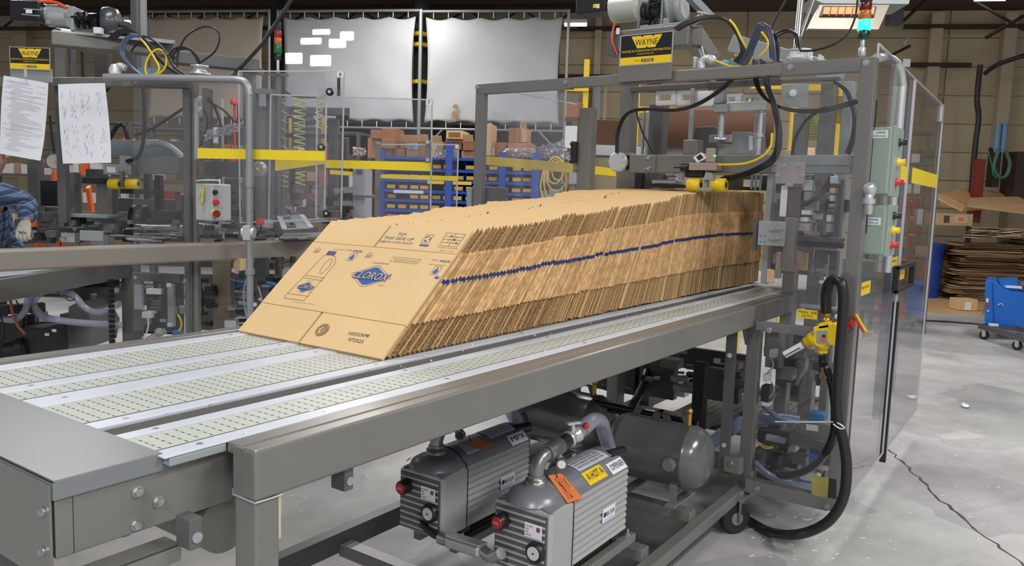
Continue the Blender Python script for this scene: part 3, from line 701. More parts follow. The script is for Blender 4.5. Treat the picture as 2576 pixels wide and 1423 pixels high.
while x < 4.62 and NC < 299:
    if left <= 0: left = random.randint(5, 22); gl = radians(random.uniform(-1.3, .9)); x += random.uniform(0, .006); gy = random.uniform(-.006, .006); gh = random.uniform(0, .006)
    left -= 1; th = lean(x)+gl*(1-left*.03)+radians(random.uniform(-.3, .3))
    o = bpy.data.objects.new('flat_carton', cm_[random.randrange(5)] if gap(x) < .012 else cm_[5+random.randrange(4)]); C.objects.link(o)
    y_off = -.02*max(0, min(1, (x-3.3)/1.0))
    o.location = (x, YN+gy+random.uniform(-.0025, .0025)+y_off, CT+.004+gh+random.uniform(0, .003)); o.rotation_euler = (0, pi/2-th, 0)
    tag(o, 'folded kraft carton standing on edge in the long row behind the front one', 'carton', 'flat cartons standing in the row')
    x += gap(x)/sin(th)*random.uniform(.94, 1.07); NC += 1
print('cartons', NC)
# the front carton, with its print
th0 = lean(1.525); hv = V((cos(th0), 0, sin(th0))); nv = V((sin(th0), 0, -cos(th0))); B0 = V((1.520, YN+.002, CT+.006))
def F(s, h, n=0): return B0+V((0, s, 0))+hv*h+nv*n
def uv(px, py):
    d = ray(px, py); t = (B0-CP).dot(nv)/d.dot(nv); q = CP+d*t-B0; return q.y, q.dot(hv)
fc = T('flat_carton', 'front carton of the row, printed face turned to the camera', 'carton', B0, 'flat cartons standing in the row')
t_ = TH*.42
def sheet(s0, s1, h0, h1, n0, n1, nm, m_):
    mb = M(); mb.prism([F(s0, h0, n0), F(s1, h0, n0), F(s1, h1, n0), F(s0, h1, n0)], nv*(n1-n0)); return O(nm, mb, m_, fc, .0008, 1)
pB = sheet(0, .3395, HB, HT, 0, t_, 'front_panel', KF); pA = sheet(.3405, SW, HB, HT, 0, t_, 'side_panel', KF)
sheet(0, SW, HB, HT, t_+.001, t_*2, 'rear_panel', KF)
for s0, s1 in ((.002, .336), (.345, SW-.002)):
    for n0 in (0, t_+.001):
        sheet(s0, s1, HT+.0008, SH, n0, n0+t_, 'top_flap', KF); sheet(s0, s1, 0, HB-.0008, n0, n0+t_, 'bottom_flap', KF)
sd = V((0, -1, 0))
def prt(s, x0, y1, x1, y0, m_=INKV, par=fc):
    """print a line so that it spans picture-survey points (x0,y1)=lower left .. (x1,y0)=upper right"""
    a = uv(x0, y1); b = uv(x1, y0); return text(s, F(a[0], a[1], -.0003), sd, hv, abs(a[0]-b[0]), abs(b[1]-a[1]), m_, par, 'printing', .0006)
def fr(s, h): return F(s, h, -.0010)
def line_poly(pts, w, m_, closed=False, name='print_line'):
    mb = M(); P = [fr(*p) for p in pts]; 
    if closed: P.append(P[0])
    for a, b in zip(P, P[1:]):
        if (b-a).length > 1e-5: mb.bar(a, b, w, .0004, up=nv)
    return O(name, mb, m_, fc)
def ptext(s, sc_, hc, w, h, m_=INKV, rot=0): # centred text in sheet coordinates
    return text(s, F(sc_+w/2, hc-h/2, -.0003), sd, hv, w, h, m_, fc, 'printing', .0006)
# ---- prints on the front carton (coordinates are distances on the sheet: s from the near edge, h up the sheet)
def Z(x, y): return (600+x*.3163, 500+y*.3163)
def zt(s, xl, yb, xr, yt, m_=INKV): return prt(s, *Z(xl, yb), *Z(xr, yt), m_)
def cs(x, y): return uv(*Z(x, y))
def ctext(s, xl, yl, xr, yr, h, m_=INKV, dy=0):
    """text whose base line runs from zoom point (xl,yl) to (xr,yr), h metres tall"""
    a, b = cs(xl, yl), cs(xr, yr); a = V((a[0], a[1])); b = V((b[0], b[1])); d = b-a
    ux = V((0, 1, 0))*d.x+hv*d.y; uy = nv.cross(ux) ; uy = uy if uy.dot(hv) > 0 else -uy
    return text(s, F(a.x, a.y, -.0003), ux, uy, d.length, h, m_, fc, 'printing', .0006 if ux.cross(uy).dot(nv) < 0 else -.0006)
ctext('TOP', 1262, 290, 1325, 297, .0125); ctext('THIS SIDE UP', 1152, 318, 1386, 335, .0125); ctext('KEEP IN COOL PLACE', 1120, 345, 1375, 364, .009)
def poly(pts, m_, n=-.0010, name='printing'):
    mb = M(); mb.add([F(a, b, n) for a, b in pts], [tuple(range(len(pts)))]); return O(name, mb, m_, fc)
def ring(c, rx, ry, w, m_, n=28, rot=0, name='printing', part=(0, 1)):
    pts = []
    for k in range(n+1):
        t = 2*pi*(part[0]+(part[1]-part[0])*k/n); x_, y_ = cos(t)*rx, sin(t)*ry
        pts.append((c[0]+x_*cos(rot)-y_*sin(rot), c[1]+x_*sin(rot)+y_*cos(rot)))
    return line_poly(pts, w, m_, name=name)
def frame(c, w, h, lw, m_): return line_poly([(c[0]-w/2, c[1]-h/2), (c[0]+w/2, c[1]-h/2), (c[0]+w/2, c[1]+h/2), (c[0]-w/2, c[1]+h/2)], lw, m_, True, 'printing')
# recycling mark
c = cs(1505, 318); frame(c, .032, .036, .0008, INKV)
for k in range(3):
    ring(c, .0105, .0105, .0042, INKV, 6, 0, 'printing', (k/3+.04, k/3+.25))
cc = cs(1476, 370); poly([(cc[0]-.018, cc[1]-.004), (cc[0]+.018, cc[1]-.004), (cc[0]+.018, cc[1]+.004), (cc[0]-.018, cc[1]+.004)], INKV)
# loading grid
g00, g10, g11, g01 = cs(1598, 372), cs(1738, 384), cs(1808, 284), cs(1658, 270)
def gp(u, v_): 
    a = (g00[0]+(g10[0]-g00[0])*u, g00[1]+(g10[1]-g00[1])*u); b = (g01[0]+(g11[0]-g01[0])*u, g01[1]+(g11[1]-g01[1])*u); return (a[0]+(b[0]-a[0])*v_, a[1]+(b[1]-a[1])*v_)
for k in range(5): line_poly([gp(0, k/4), gp(1, k/4)], .0007, INK, name='printing')
for k in (0, .33, .66, 1): line_poly([gp(k, .25), gp(k, .75)], .0007, INK, name='printing')
for k in (0, .5, 1): line_poly([gp(k, 0), gp(k, 1)], .0007, INK, name='printing')
for (u_, v_) in ((.3, .78), (.55, .52), (.78, .28)): poly([gp(u_, v_-.06), gp(u_+.1, v_-.06), gp(u_+.1, v_+.06), gp(u_, v_+.06)], INKV, -.0012)
for k, (a, b) in enumerate((((1578, 388), (1745, 402)), ((1588, 404), (1735, 416)), ((1598, 414), (1712, 424)))): 
    if k != 1: ctext('LOADING PATTERN' if k == 0 else 'SEE TOP', *a, *b, .0032, INK)
def upmark(x, y):
    c = cs(x, y); line_poly([(c[0]-.012, c[1]-.009), (c[0]+.012, c[1]-.009), (c[0]+.012, c[1]+.006), (c[0], c[1]+.014), (c[0]-.012, c[1]+.006)], .0007, INK, True, 'printing')
    text('UP', F(c[0]+.008, c[1]-.006, -.0003), sd, hv, .016, .009, INK, fc, 'printing', .0006)
upmark(1040, 452); upmark(627, 412)
def drop(x, y):
    c = cs(x, y); frame(c, .027, .034, .0007, INKV)
    pts = [(c[0]+.009*cos(t), c[1]-.004+.009*sin(t)) for t in [pi*1.0+pi*k/10 for k in range(11)]]+[(c[0], c[1]+.014)]
    poly(pts, INKB)
drop(1572, 572); drop(905, 462)
ctext('44600', 1590, 503, 1680, 512, .0105); ctext('44600', 902, 421, 978, 430, .0105)
ctext('CS', 1540, 490, 1580, 494, .005, INK); ctext('CS', 862, 412, 898, 415, .005, INK)
ctext('NET CONTENTS', 1515, 522, 1650, 536, .0032, INK); ctext('CONCENTRATED', 1064, 512, 1196, 524, .0052, INK)
ctext('NET CONTENTS 6 BOTTLES', 1235, 480, 1425, 500, .0035, INK); ctext('KEEP UPRIGHT DO NOT DROP', 1240, 492, 1418, 510, .0032, INK)
c = cs(1327, 490); frame(c, .115, .02, .0006, INK)
ctext('CONCENTRATED', 750, 402, 850, 411, .003, INK)
def logo(c, w, h, word_m, par_scale=1):
    # outline lozenge, filled lozenge and the word
    def loz(k, kk): return [(c[0]+w/2*k, c[1]), (c[0]+w*.06*k, c[1]+h/2*kk), (c[0]-w*.06*k, c[1]+h/2*kk), (c[0]-w/2*k, c[1]), (c[0]-w*.06*k, c[1]-h/2*kk), (c[0]+w*.06*k, c[1]-h/2*kk)]
    line_poly(loz(1, 1), .0011*par_scale, INKB, True, 'printing'); poly(loz(.88, .84), INKB)
    for dx_ in (-.0022, .0022):
        for dy_ in (-.002, .002): text('CLOROX', F(c[0]+w*.43+dx_*par_scale, c[1]-h*.17+dy_*par_scale, -.0012), sd, hv+sd*.25, w*.86, h*.34, INKB, fc, 'printing', .0010)
    a = F(c[0]+w*.43, c[1]-h*.17, -.0016); text('CLOROX', a, sd, hv+sd*.25, w*.86, h*.34, mat('board_word', 'd9b98c', .7, 0, 0), fc, 'printing', .0014)
cl = cs(1050, 614); logo(cl, .168, .088, None); c2 = cs(532, 703); logo(c2, .078, .046, None, .6)
ctext('BLEACH', 1112, 690, 1152, 694, .004, INK); ctext('BLEACH', 552, 740, 580, 743, .003, INK)
# bottle outline on the side panel
L1 = [cs(*q) for q in ((365, 790), (520, 810), (560, 765), (700, 600), (765, 520), (775, 490), (770, 458), (735, 447), (690, 447), (640, 490), (590, 545), (500, 640), (378, 765))]
line_poly(L1, .0009, INK, True, 'printing')
for a, b in (((538, 608), (688, 634)), ((520, 628), (672, 652)), ((395, 752), (560, 776))): line_poly([cs(*a), cs(*b)], .0008, INK, name='printing')
poly([cs(697, 444), cs(763, 450), cs(782, 420), cs(718, 414)], INKV); c = cs(697, 535); ring(c, .0145, .034, .0008, INK, 24, -.1)
ctext('4 X 121 FL OZ CASE CONTENTS', 435, 822, 600, 842, .0025, INK); ctext('DISINFECTS', 545, 652, 600, 658, .002, INK)
# maker's seal and the date stamp
c = cs(668, 1043); ring(c, .0235, .0235, .0008, INK, 32); ring(c, .016, .016, .0006, INK, 28); ring(c, .0195, .0195, .0028, mat('ink_faint', '8c6e4c', .7, 0, 0), 32)
for k in range(9):
    y_ = (k-4)*.0033; L_ = sqrt(.015**2-y_**2); line_poly([(c[0]-L_, c[1]+y_), (c[0]+L_*random.uniform(.2, 1), c[1]+y_+random.uniform(-.001, .001))], .0008, INK, name='printing')
ctext('10332309', 870, 1080, 1018, 1102, .0115, INK); ctext('1', 1022, 1102, 1028, 1103, .0115, INK); ctext('072523', 868, 1128, 985, 1150, .0115, INK)
poly([(.0, .302), (.016, .3035), (.016, .312), (.0, .312)], INKB)
# score creases
for h_ in (HB, HT): line_poly([(0.001, h_), (SW-.001, h_)], .0016, mat('crease', 'c8a574', .8, 0, 0), name='score_line')
# ================================================================ guard frame of the near machine
GX = 3.5
gf = T('guard_frame', 'grey square-tube guard frame of the near machine with clear panes', 'guard', (GX, 1.7, 0))
def ybar(nm, pxa, pxb, y, tz, tx, m_=GREY, x=GX, par=None, bev=.003):
    a, b = at(pxa, y, x=x), at(pxb, y, x=x); z = (a.z+b.z)/2; m = M(); m.box((x, min(a.y, b.y), a.z-tz), (x+tx, max(a.y, b.y), a.z)); return O(nm, m, m_, par or gf, bev, 2), a.z
ZT = 2.113
def yb(nm, y0, y1, z0, z1, x0=GX, x1=GX+.04, m_=GREY, bev=.003, par=None):
    m = M(); m.box((x0, y0, z0), (x1, y1, z1)); return O(nm, m, m_, par or gf, bev, 2)
yl = at(1197, 213, x=GX).y; ym = at(1435, 205, x=GX).y; yr_ = at(2205, 142, x=GX).y; yp = at(1968, 170, x=GX).y
yb('top_rail', ym, yl, ZT-.055, ZT); yb('top_rail', yp, ym, ZT-.05, ZT+.0); yb('top_rail', yr_+.058, yp, ZT-.055, ZT)
yb('post', yl-.058, yl, 1.02, ZT-.055); yb('post', yr_, yr_+.058, .2, ZT, GX, GX+.06)
y1 = at(1490, 270, x=GX+.12).y; y2 = at(1458, 270, x=GX+.12).y; z1 = zat(270, GX+.12, y1); yb('short_post', y1, y2, 1.02, z1, GX+.12, GX+.18, GREY)
yb('mid_rail', yr_+.05, 1.10, .945, .985); yb('bottom_rail', yr_+.05, 1.10, .195, .255, GX-.002, GX+.05)
yb('inner_post', yr_+.02, yr_+.062, .25, .50, GX+.01, GX+.05, GREYD)
for (px, py) in ((1201, 221), (1423, 207), (1988, 169), (2179, 158), (1935, 830), (1904, 1228), (2082, 1274)):
    p = at(px, py, x=GX); m = M(); bolt(m, p, (-1, 0, 0), .011, .01); O('hex_bolt', m, STEEL, gf)
# panes on the front plane
def pane(nm, pts, th, m_=None, par=None, off=(1, 0, 0)):
    m = M(); m.prism(pts, V(off)*th); return O(nm, m, m_ or LEX, par or gf)
p1, p2 = at(1967, 178, x=GX-.008), at(2178, 165, x=GX-.008)
pane('clear_pane', [(GX-.008, p1.y, .17), (GX-.008, yr_+.01, .17), (GX-.008, yr_+.01, ZT-.02), (GX-.008, p1.y, ZT-.02)], .006)
pane('clear_pane', [(GX-.008, yl-.02, 1.30), (GX-.008, ym+.03, 1.30), (GX-.008, ym+.03, ZT-.02), (GX-.008, yl-.02, ZT-.02)], .006)
def tape(x0, y0, x1, y1, y2, y3, par, pl, nm='yellow_tape', m_=YELT):
    # corner pixels tl(x0,y0) tr(x1,y1) br(x1,y2) bl(x0,y3) on plane pl
    k, v = pl; P = [at(x0, y0, **{k: v}), at(x1, y1, **{k: v}), at(x1, y2, **{k: v}), at(x0, y3, **{k: v})]
    m = M(); m.prism(P, V((.0015, 0, 0)) if k == 'x' else V((0, .0015, 0)) if k == 'y' else cf*.0015); return O(nm, m, m_, par)
# pane of the rear left side (carries the yellow band seen behind the guard post)
sp_ = T('rear_guard', 'clear panel with a yellow band behind the left post of the near guard', 'panel', at(1330, 500, d=4.9))
q = [at(1222, 240, d=4.55), at(1445, 240, d=5.3), at(1445, 500, d=5.3), at(1222, 520, d=4.55)]; q[1].x, q[1].y = q[2].x, q[2].y; q[0].x, q[0].y = q[3].x, q[3].y
O('clear_pane', M().prism(q, cf*.006), LEX, sp_)
O('yellow_band', M().prism([at(1221, 392, d=4.54), at(1441, 410, d=5.29), at(1441, 435, d=5.29), at(1221, 414, d=4.54)], cf*.003), mat('yellow_band_shaded', 'd8be22', .45, 0, .02), sp_)
O('yellow_band', M().prism([at(1474, 415, d=5.6), at(1549, 424, d=5.8), at(1549, 443, d=5.8), at(1474, 436, d=5.6)], cf*.003), MC['yellow_band_shaded'], sp_)
m = M(); a, b = at(1251, 222, d=4.7), at(1452, 263, d=5.3); m.tube([a, b], .003, 6, spline=False); O('restraint_wire', m, STEEL, sp_)
# small box and bracket at the foot of the left post
m = M(); c = at(1225, 490, x=GX+.1); m.box((GX+.05, at(1250, 490, x=GX+.1).y, 1.4), (GX+.2, at(1200, 490, x=GX+.1).y, 1.555)); O('junction_box', m, GREYD, gf, .004)
m = M(); m.box((GX-.02, yl+.003, 1.2), (GX+.02, yl+.03, 1.55)); O('edge_channel', m, GREYB, gf, .003)
m = M(); m.box((GX+.09, y2-.002, 1.69), (GX+.12, y2+.012, 1.80)); m.cyl((GX+.105, y2+.025, 1.70), (GX+.105, y2+.025, 1.79), .008); m.ball((GX+.105, y2+.025, 1.79), .014); m.ball((GX+.105, y2+.025, 1.70), .014); O('door_handle', m, DARK, gf)
# sign plate with the maker's badge
def badge(t, PL, w, h, ux, uy, back_m=GREYB, k=1.0):
    """badge drawn on plane: PL = lower left corner, ux,uy unit vectors, w,h size"""
    ux, uy = V(ux), V(uy); nn = ux.cross(uy)
    def pl(pts, m_, e, nm):
        mb = M(); mb.prism([V(PL)+ux*(a*w)+uy*(b*h)+nn*e for a, b in pts], nn*.0012); return O(nm, mb, m_, t)
    pl([(0, 0), (1, 0), (1, 1), (0, 1)], ALU, 0, 'badge_plate'); pl([(.02, .03), (.98, .03), (.98, .97), (.02, .97)], mat('badge_black', '17181c', .3, 0, 0), .0013, 'badge_field')
    pl([(.02, .03), (.98, .03), (.98, .27), (.02, .27)], YEL, .0026, 'badge_band')
    pl([(.22, .93), (.40, .93), (.43, .885), (.46, .93), (.60, .93), (.63, .885), (.66, .93), (.80, .93), (.68, .54), (.545, .54), (.52, .58), (.495, .54), (.34, .54)], YEL, .0026, 'badge_emblem')
    P = lambda a, b: V(PL)+ux*(a*w)+uy*(b*h)
    text('WAYNE', P(.30, .62), ux, uy, w*.42, h*.2, INK, t, 'lettering', .0045)
    text('WAYNE AUTOMATION CORPORATION', P(.04, .42), ux, uy, w*.92, h*.075, YEL, t, 'lettering', .003)
    text('NORRISTOWN, PA.', P(.34, .33), ux, uy, w*.32, h*.045, YEL, t, 'lettering', .003)
    text('MODEL NO', P(.30, .135), ux, uy, w*.11, h*.03, INK, t, 'lettering', .0045); pl([(.43, .10), (.66, .10), (.66, .19), (.43, .19)], GREYD, .004, 'number_plate')
    text('3-048', P(.46, .115), ux, uy, w*.17, h*.055, WHITE, t, 'lettering', .006)
sx = GX-.02
a, b = at(1553, 208, x=sx), at(1688, 204, x=sx); zt1 = at(1560, 92, x=sx).z; zb1 = at(1553, 207, x=sx).z
sg = T('sign_plate', 'grey plate with black and yellow maker sign above the near machine opening', 'sign', (sx, (a.y+b.y)/2, zb1))
m = M(); m.box((sx, b.y, zb1), (sx+.006, a.y, zt1+.0)); O('plate', m, GREY, sg, .001)
c0 = at(1558, 168, x=sx); c1 = at(1691, 157, x=sx); c3 = at(1563, 90, x=sx)
badge(sg, (sx-.001, c0.y, c0.z), c0.y-c1.y, c3.z-c0.z, (0, -1, 0), (0, 0, 1))
# ================================================================ vacuum pumps
PSIL = mat('silver_grey_casting', 'a6a8a6', .38, .15, .05, 6); PTOP = mat('slate_casting', '77797f', .3, .1, .05, 6); DIALW = mat('dial_white', 'd5d9dc', .3, .3, 0)
def pump(x0, yn, zs, L, W, lab, side_lab, opener):
    """x0 front face, yn near side, zs shoulder height"""
    t = T('vacuum_pump', lab, 'pump', (x0+L/2, yn+W/2, zs-.25)); zb = zs-.20; yf = yn+W
    def crown(y, k=1.0):
        u = (y-(yn+yf)/2)/(W/2); return zs+.055*k*(1-abs(u)**2.2)
    def sect(fins, k, ins=0):
        P = []; n = 9
        for i in range(n*2+1):     # near side, going up
            z = zb+(zs-zb)*i/(2*n); P.append((yn+ins+(.007 if fins and i % 2 else 0), z))
        for i in range(1, 12): y = yn+ins+(W-2*ins)*i/12; P.append((y, crown(y, k)))
        for i in range(n*2, -1, -1):
            z = zb+(zs-zb)*i/(2*n); P.append((yf-ins-(.007 if fins and i % 2 else 0), z))
        return P
    def loft(secs, nm, m_, par=t):
        m = M(); n = len(secs[0][1]); vs = []
        for x_, P in secs: vs += [(x_, a, b) for a, b in P]
        m.add(vs, [(j*n+i, j*n+(i+1) % n, (j+1)*n+(i+1) % n, (j+1)*n+i) for j in range(len(secs)-1) for i in range(n)], False)
        m.add(vs[:n], [tuple(range(n-1, -1, -1))]); m.add(vs[-n:], [tuple(range(n))]); return O(nm, m, m_, par)
    loft([(x0+.135, sect(1, 1)), (x0+L-.02, sect(1, 1)), (x0+L, sect(1, .8, .012))], 'finned_body', PSIL)
    loft([(x0+.004, sect(0, .1, .006)), (x0+.02, sect(0, .25)), (x0+.06, sect(0, .7)), (x0+.132, sect(0, 1.05, -.001))], 'head_cover', PSIL)
    m = M(); vs = []; nx_, ny_ = 10, 14      # darker moulded top of the head and body
    for i in range(nx_+1):
        x_ = x0+.012+(L-.02)*(i/nx_)**1.3; kk = min(1.08, .2+(x_-x0)/.1*.8)
        for j in range(ny_+1): y = yn+.006+(W-.012)*j/ny_; vs.append((x_, y, crown(y, kk)+.0025))
    m.add(vs, [(i*(ny_+1)+j, (i+1)*(ny_+1)+j, (i+1)*(ny_+1)+j+1, i*(ny_+1)+j+1) for i in range(nx_) for j in range(ny_)], True); O('top_cover', m, PTOP, t)
    m = M(); m.tube([(x0+.1335, yn-.0015, zb), (x0+.1335, yn-.0015, zs)]+[(x0+.1335-.06*sin(pi*i/12)*0, yn+W*i/12, crown(yn+W*i/12, 1.1)+.003) for i in range(1, 12)], .0018, 6, 2); O('seam', m, BLACK, t)
    m = M(); m.lathe((x0+.075, (yn+yf)/2, zs+.01), (0, 0, 1), [(0, .088), (.022, .078), (.036, .055), (.044, .02)], 24); O('head_bulge', m, PTOP, t)
    # louvred front
    for i in range(9):
        z = zb+.018+(zs-zb-.035)*i/8
        m = M(); m.box((x0-.006, yn+.014, z-.004), (x0+.004, yf-.014, z+.003)); O('louvre', m, PSIL, t, .001, 1)
    m = M(); m.box((x0-.001, yn+.01, zb+.006), (x0+.006, yf-.01, zs-.006)); O('front_recess', m, GREYD, t)
    kc = V((x0-.004, yf-.044, zs-.048)); m = M(); m.lathe(kc, (-1, .0, -.0), [(0, .024), (.03, .024), (.035, .021)], 18); kb = O('knob', m, BLACK, t)
    m = M(); m.lathe(kc, (-1, 0, 0), [(.034, .019), (.0385, .0175)], 18); O('red_cap', m, mat('oil_red', 'b5252c', .35, 0, 0), kb)
    text('OIL', kc+V((-.0385, .01, -.003)), (0, -1, 0), (0, 0, 1), .02, .008, WHITE, kb, 'lettering')
    dc = V((x0-.004, yn+.040, zb+.086)); m = M(); m.lathe(dc, (-1, 0, 0), [(0, .031), (.014, .031), (.018, .026)], 22); dd = O('oil_glass', m, BLACK, t)
    m = M(); m.cyl(dc-V((.0175, 0, 0)), dc-V((.0195, 0, 0)), .0205, n=22); O('dial', m, DIALW, dd); m = M(); m.cyl(dc-V((.019, 0, 0)), dc-V((.021, 0, 0)), .003, n=10); O('dial_pin', m, BLACK, dd)
    # data plate on the front
    m = M(); m.box((x0-.0085, yn+.022, zs-.075), (x0-.0065, yn+.082, zs-.032)); dp = O('data_label', m, PAPER, t)
    for k, (s_, zz, ww) in enumerate((('OIL LEVEL', -.043, .026), ('MAX', -.052, .012), ('MIN', -.061, .01), ('SERVICE', -.070, .02))):
        text(s_, (x0-.0085, yn+.078, zs+zz), (0, -1, 0), (0, 0, 1), ww, .005, INK, dp, 'lettering')
    m = M(); m.box((x0-.0095, yn+.028, zs-.052), (x0-.0085, yn+.04, zs-.039)); O('red_square', m, mat('maroon', '7d4350', .6, 0, 0), dp)
    # maker label on the side
    xs = x0+L*.62; m = M(); m.box((xs, yn-.0025, zs-.125), (xs+.085, yn-.0005, zs-.08)); ml = O('maker_label', m, PAPER, t)
    text('BECKER', (xs+.024, yn-.0025, zs-.108), (1, 0, 0), (0, 0, 1), .056, .0155, mat('navy_ink', '243a5c', .6, 0, 0), ml, 'lettering')
    m = M(); m.cyl((xs+.013, yn-.0032, zs-.10), (xs+.013, yn-.0027, zs-.10), .009, n=16); O('maker_mark', m, MC['navy_ink'], ml)
    text('VACUUM PUMPS', (xs+.01, yn-.0025, zs-.12), (1, 0, 0), (0, 0, 1), .065, .004, MC['navy_ink'], ml, 'lettering')
    # labels on the sloping top
    def toplab(x_, y_, w_, l_, m_, nm, s_=None, kk=1, lines=None):
        z_ = crown(y_+l_/2, 1.05); sl = (crown(y_+l_, 1.05)-crown(y_, 1.05))/l_
        e2 = V((0, 1, sl)).normalized(); p = V((x_, y_, crown(y_, 1.05)+.0035)); nn = V((1, 0, 0)).cross(e2)
        m = M(); N_ = 5; vs = []
        for q in range(N_+1):
            yy = y_+l_*q/N_; zz = crown(yy, 1.09)+.0045; vs += [(x_, yy, zz), (x_+w_, yy, zz)]
        m.add(vs, [(2*q, 2*q+1, 2*q+3, 2*q+2) for q in range(N_)]); o = O(nm, m, m_, t); ym_ = y_+l_/2; d_ = 1e-3
        e2 = V((0, 1, (crown(ym_+d_, 1.09)-crown(ym_-d_, 1.09))/(2*d_))).normalized(); nn = V((1, 0, 0)).cross(e2); p = V((x_, ym_, crown(ym_, 1.09)+.005))-e2*l_/2+nn*.0005
        if s_: text(s_, p+V((w_*.08, 0, 0))+e2*l_*.15+nn*.002, (1, 0, 0), e2, w_*.84, l_*.7, INK, o, 'lettering')
        for k in range(lines or 0):
            yy = y_+l_*(.1+.85*k/lines); text('NOTICE READ MANUAL BEFORE USE'[k*3:k*3+14+k], (x_+w_*.06, yy, crown(yy, 1.09)+.0055), (1, 0, 0), V((0, 1, (crown(yy+.01, 1.09)-crown(yy, 1.09))/.01)), w_*.85, l_*.5/lines, INK, o, 'lettering')
    toplab(x0+L-.12, yn+.008, .105, .03, PAPER, 'name_label', 'OPENER' if opener else 'MPX')
    if opener:
        toplab(x0+.255, yn+.012, .12, .036, YEL, 'hot_label', 'A HOT A'); toplab(x0+.26, yn+.055, .2, .09, mat('grey_label', 'b9bcc6', .5, 0, .02), 'instruction_label', None, 1, 6)
    else:
        toplab(x0+.17, yn+.03, .11, .055, mat('grey_label', 'b9bcc6', .5, 0, .02), 'instruction_label', None, 1, 6); toplab(x0+.33, yn+.05, .16, .07, MC['grey_label'], 'instruction_label', None, 1, 5)
    toplab(x0+.02, yf-.03, .012, .018, PAPER, 'sticker'); 
    # elbow, tee, coupling and valve
    ec = V((x0+.085, yn+W*.52, zs+.05)); CST = mat('malleable_iron', '8c8d8c', .35, .7, .1, 20)
    m = M(); m.lathe(ec, (0, 0, 1), [(0, .034), (.016, .034), (.017, .028), (.03, .027)], 18); O('flange', m, CST, t)
    m = M(); m.tube([ec+V((0, 0, .02)), ec+V((.002, 0, .05)), ec+V((.02, -.002, .078)), ec+V((.052, -.006, .086))], .0225, 14, 5); el = O('elbow', m, CST, t)
    m = M(); m.cyl(ec+V((.045, -.005, .085)), ec+V((.062, -.007, .087)), .028, n=18); O('elbow_collar', m, CST, el)
    a = ec+V((.06, -.006, .087)); dr = V((1, -.05, .16)).normalized(); TEE = mat('dark_tee', '6a6661', .4, .5, .1, 20)
    m = M(); m.lathe(a, dr, [(0, .027), (.012, .029), (.045, .029), (.06, .026)], 18); m.cyl(a+dr*.03, a+dr*.03+V((-.01, -.03, -.035)), .015); O('tee', m, TEE, t)
    g0 = a+dr*.03+V((-.012, -.035, -.036)); m = M(); m.cyl(g0, g0+V((-.012, -.006, .0)), .018, n=18); gg = O('gauge', m, TEE, t)
    m = M(); m.cyl(g0+V((-.012, -.006, 0)), g0+V((-.0135, -.0067, 0)), .013, n=16); O('gauge_face', m, PAPER if opener else DARK, gg)
    m = M(); m.cyl(a+dr*.055, a+dr*.105, .024, n=18); O('rubber_sleeve', m, BLACK, t)
    m = M(); m.lathe(a+dr*.1, dr, [(0, .022), (.004, .028), (.01, .028), (.012, .022), (.04, .022), (.042, .027), (.06, .027), (.062, .02), (.085, .02)], 18); O('valve_body', m, ALU if opener else TEE, t)
    if opener:
        v = a+dr*.13; m = M(); m.cyl(v, v+V((0, 0, .045)), .007); m.bar(v+V((-.02, .01, .045)), v+V((.025, -.01, .045)), .014, .008); O('valve_lever', m, ALU, t)
        m = M(); m.ball(v+V((.05, -.02, .03)), .011); O('red_grip', m, RED, t)
    h0 = a+dr*.185; m = M(); m.tube([h0, h0+dr*.06+V((0, 0, .01)), h0+V((.13, .0, .0)), h0+V((.2, .02, -.06)), h0+V((.28, .04, -.14))], .026, 14, 5)
    O('clear_hose', m, clear('hose_clear', (.62, .68, .85), .06, 1.5, .25), t)
    # plug nozzle on rear shoulder
    q = V((x0+L-.04, yn+W*.35, zs+.045)); m = M(); m.cyl(q, q+V((.08, -.02, 0)), .02, n=16); m.cyl(q-V((.0, 0, .01)), q+V((0, 0, .006)), .024, n=16); O('outlet_stub', m, BLACK, t)
    m = M(); m.cyl(q+V((0, 0, .006)), q+V((0, 0, .008)), .016, n=16); O('sticker', m, PAPER, t)
    # feet
    m = M()
    for xx in (x0+.13, x0+L-.08): m.box((xx, yn+.02, zb-.035), (xx+.05, yf-.02, zb+.004))
    m.box((x0+.1, yn+.03, zb-.055), (x0+L-.03, yf-.03, zb-.03)); O('foot_block', m, BLACK, t)
    m = M(); m.box((x0+.08, yn-.002, zb-.075), (x0+L+.06, yn+.028, zb-.045)); m.box((x0+.08, yf-.03, zb-.075), (x0+L+.06, yf, zb-.045)); O('mount_rail', m, GREY, t, .003)
    for xx in (x0+.13, x0+L+.02):
        m = M(); m.cyl((xx, yn+.012, zb-.046), (xx, yn+.012, zb-.02), .005); m.cyl((xx, yn+.012, zb-.046), (xx, yn+.012, zb-.036), .011, n=6, smooth=False); O('stud', m, STEEL, t)
    return t, a, g0
PZ = .58
pa = at(1384, 1301, z=PZ); pb = at(1112, 1210, z=PZ); pa2 = at(1588, 1182, z=PZ)
PA = pump(pa.x, pa.y, PZ, pa2.x-pa.x, .205, 'nearer silver vacuum pump with yellow hot label and orange hang tag', 'x', True)
PB = pump(pb.x, pb.y, PZ, .53, .19, 'farther silver vacuum pump beside the air tank, half under the conveyor rail', 'x', False)
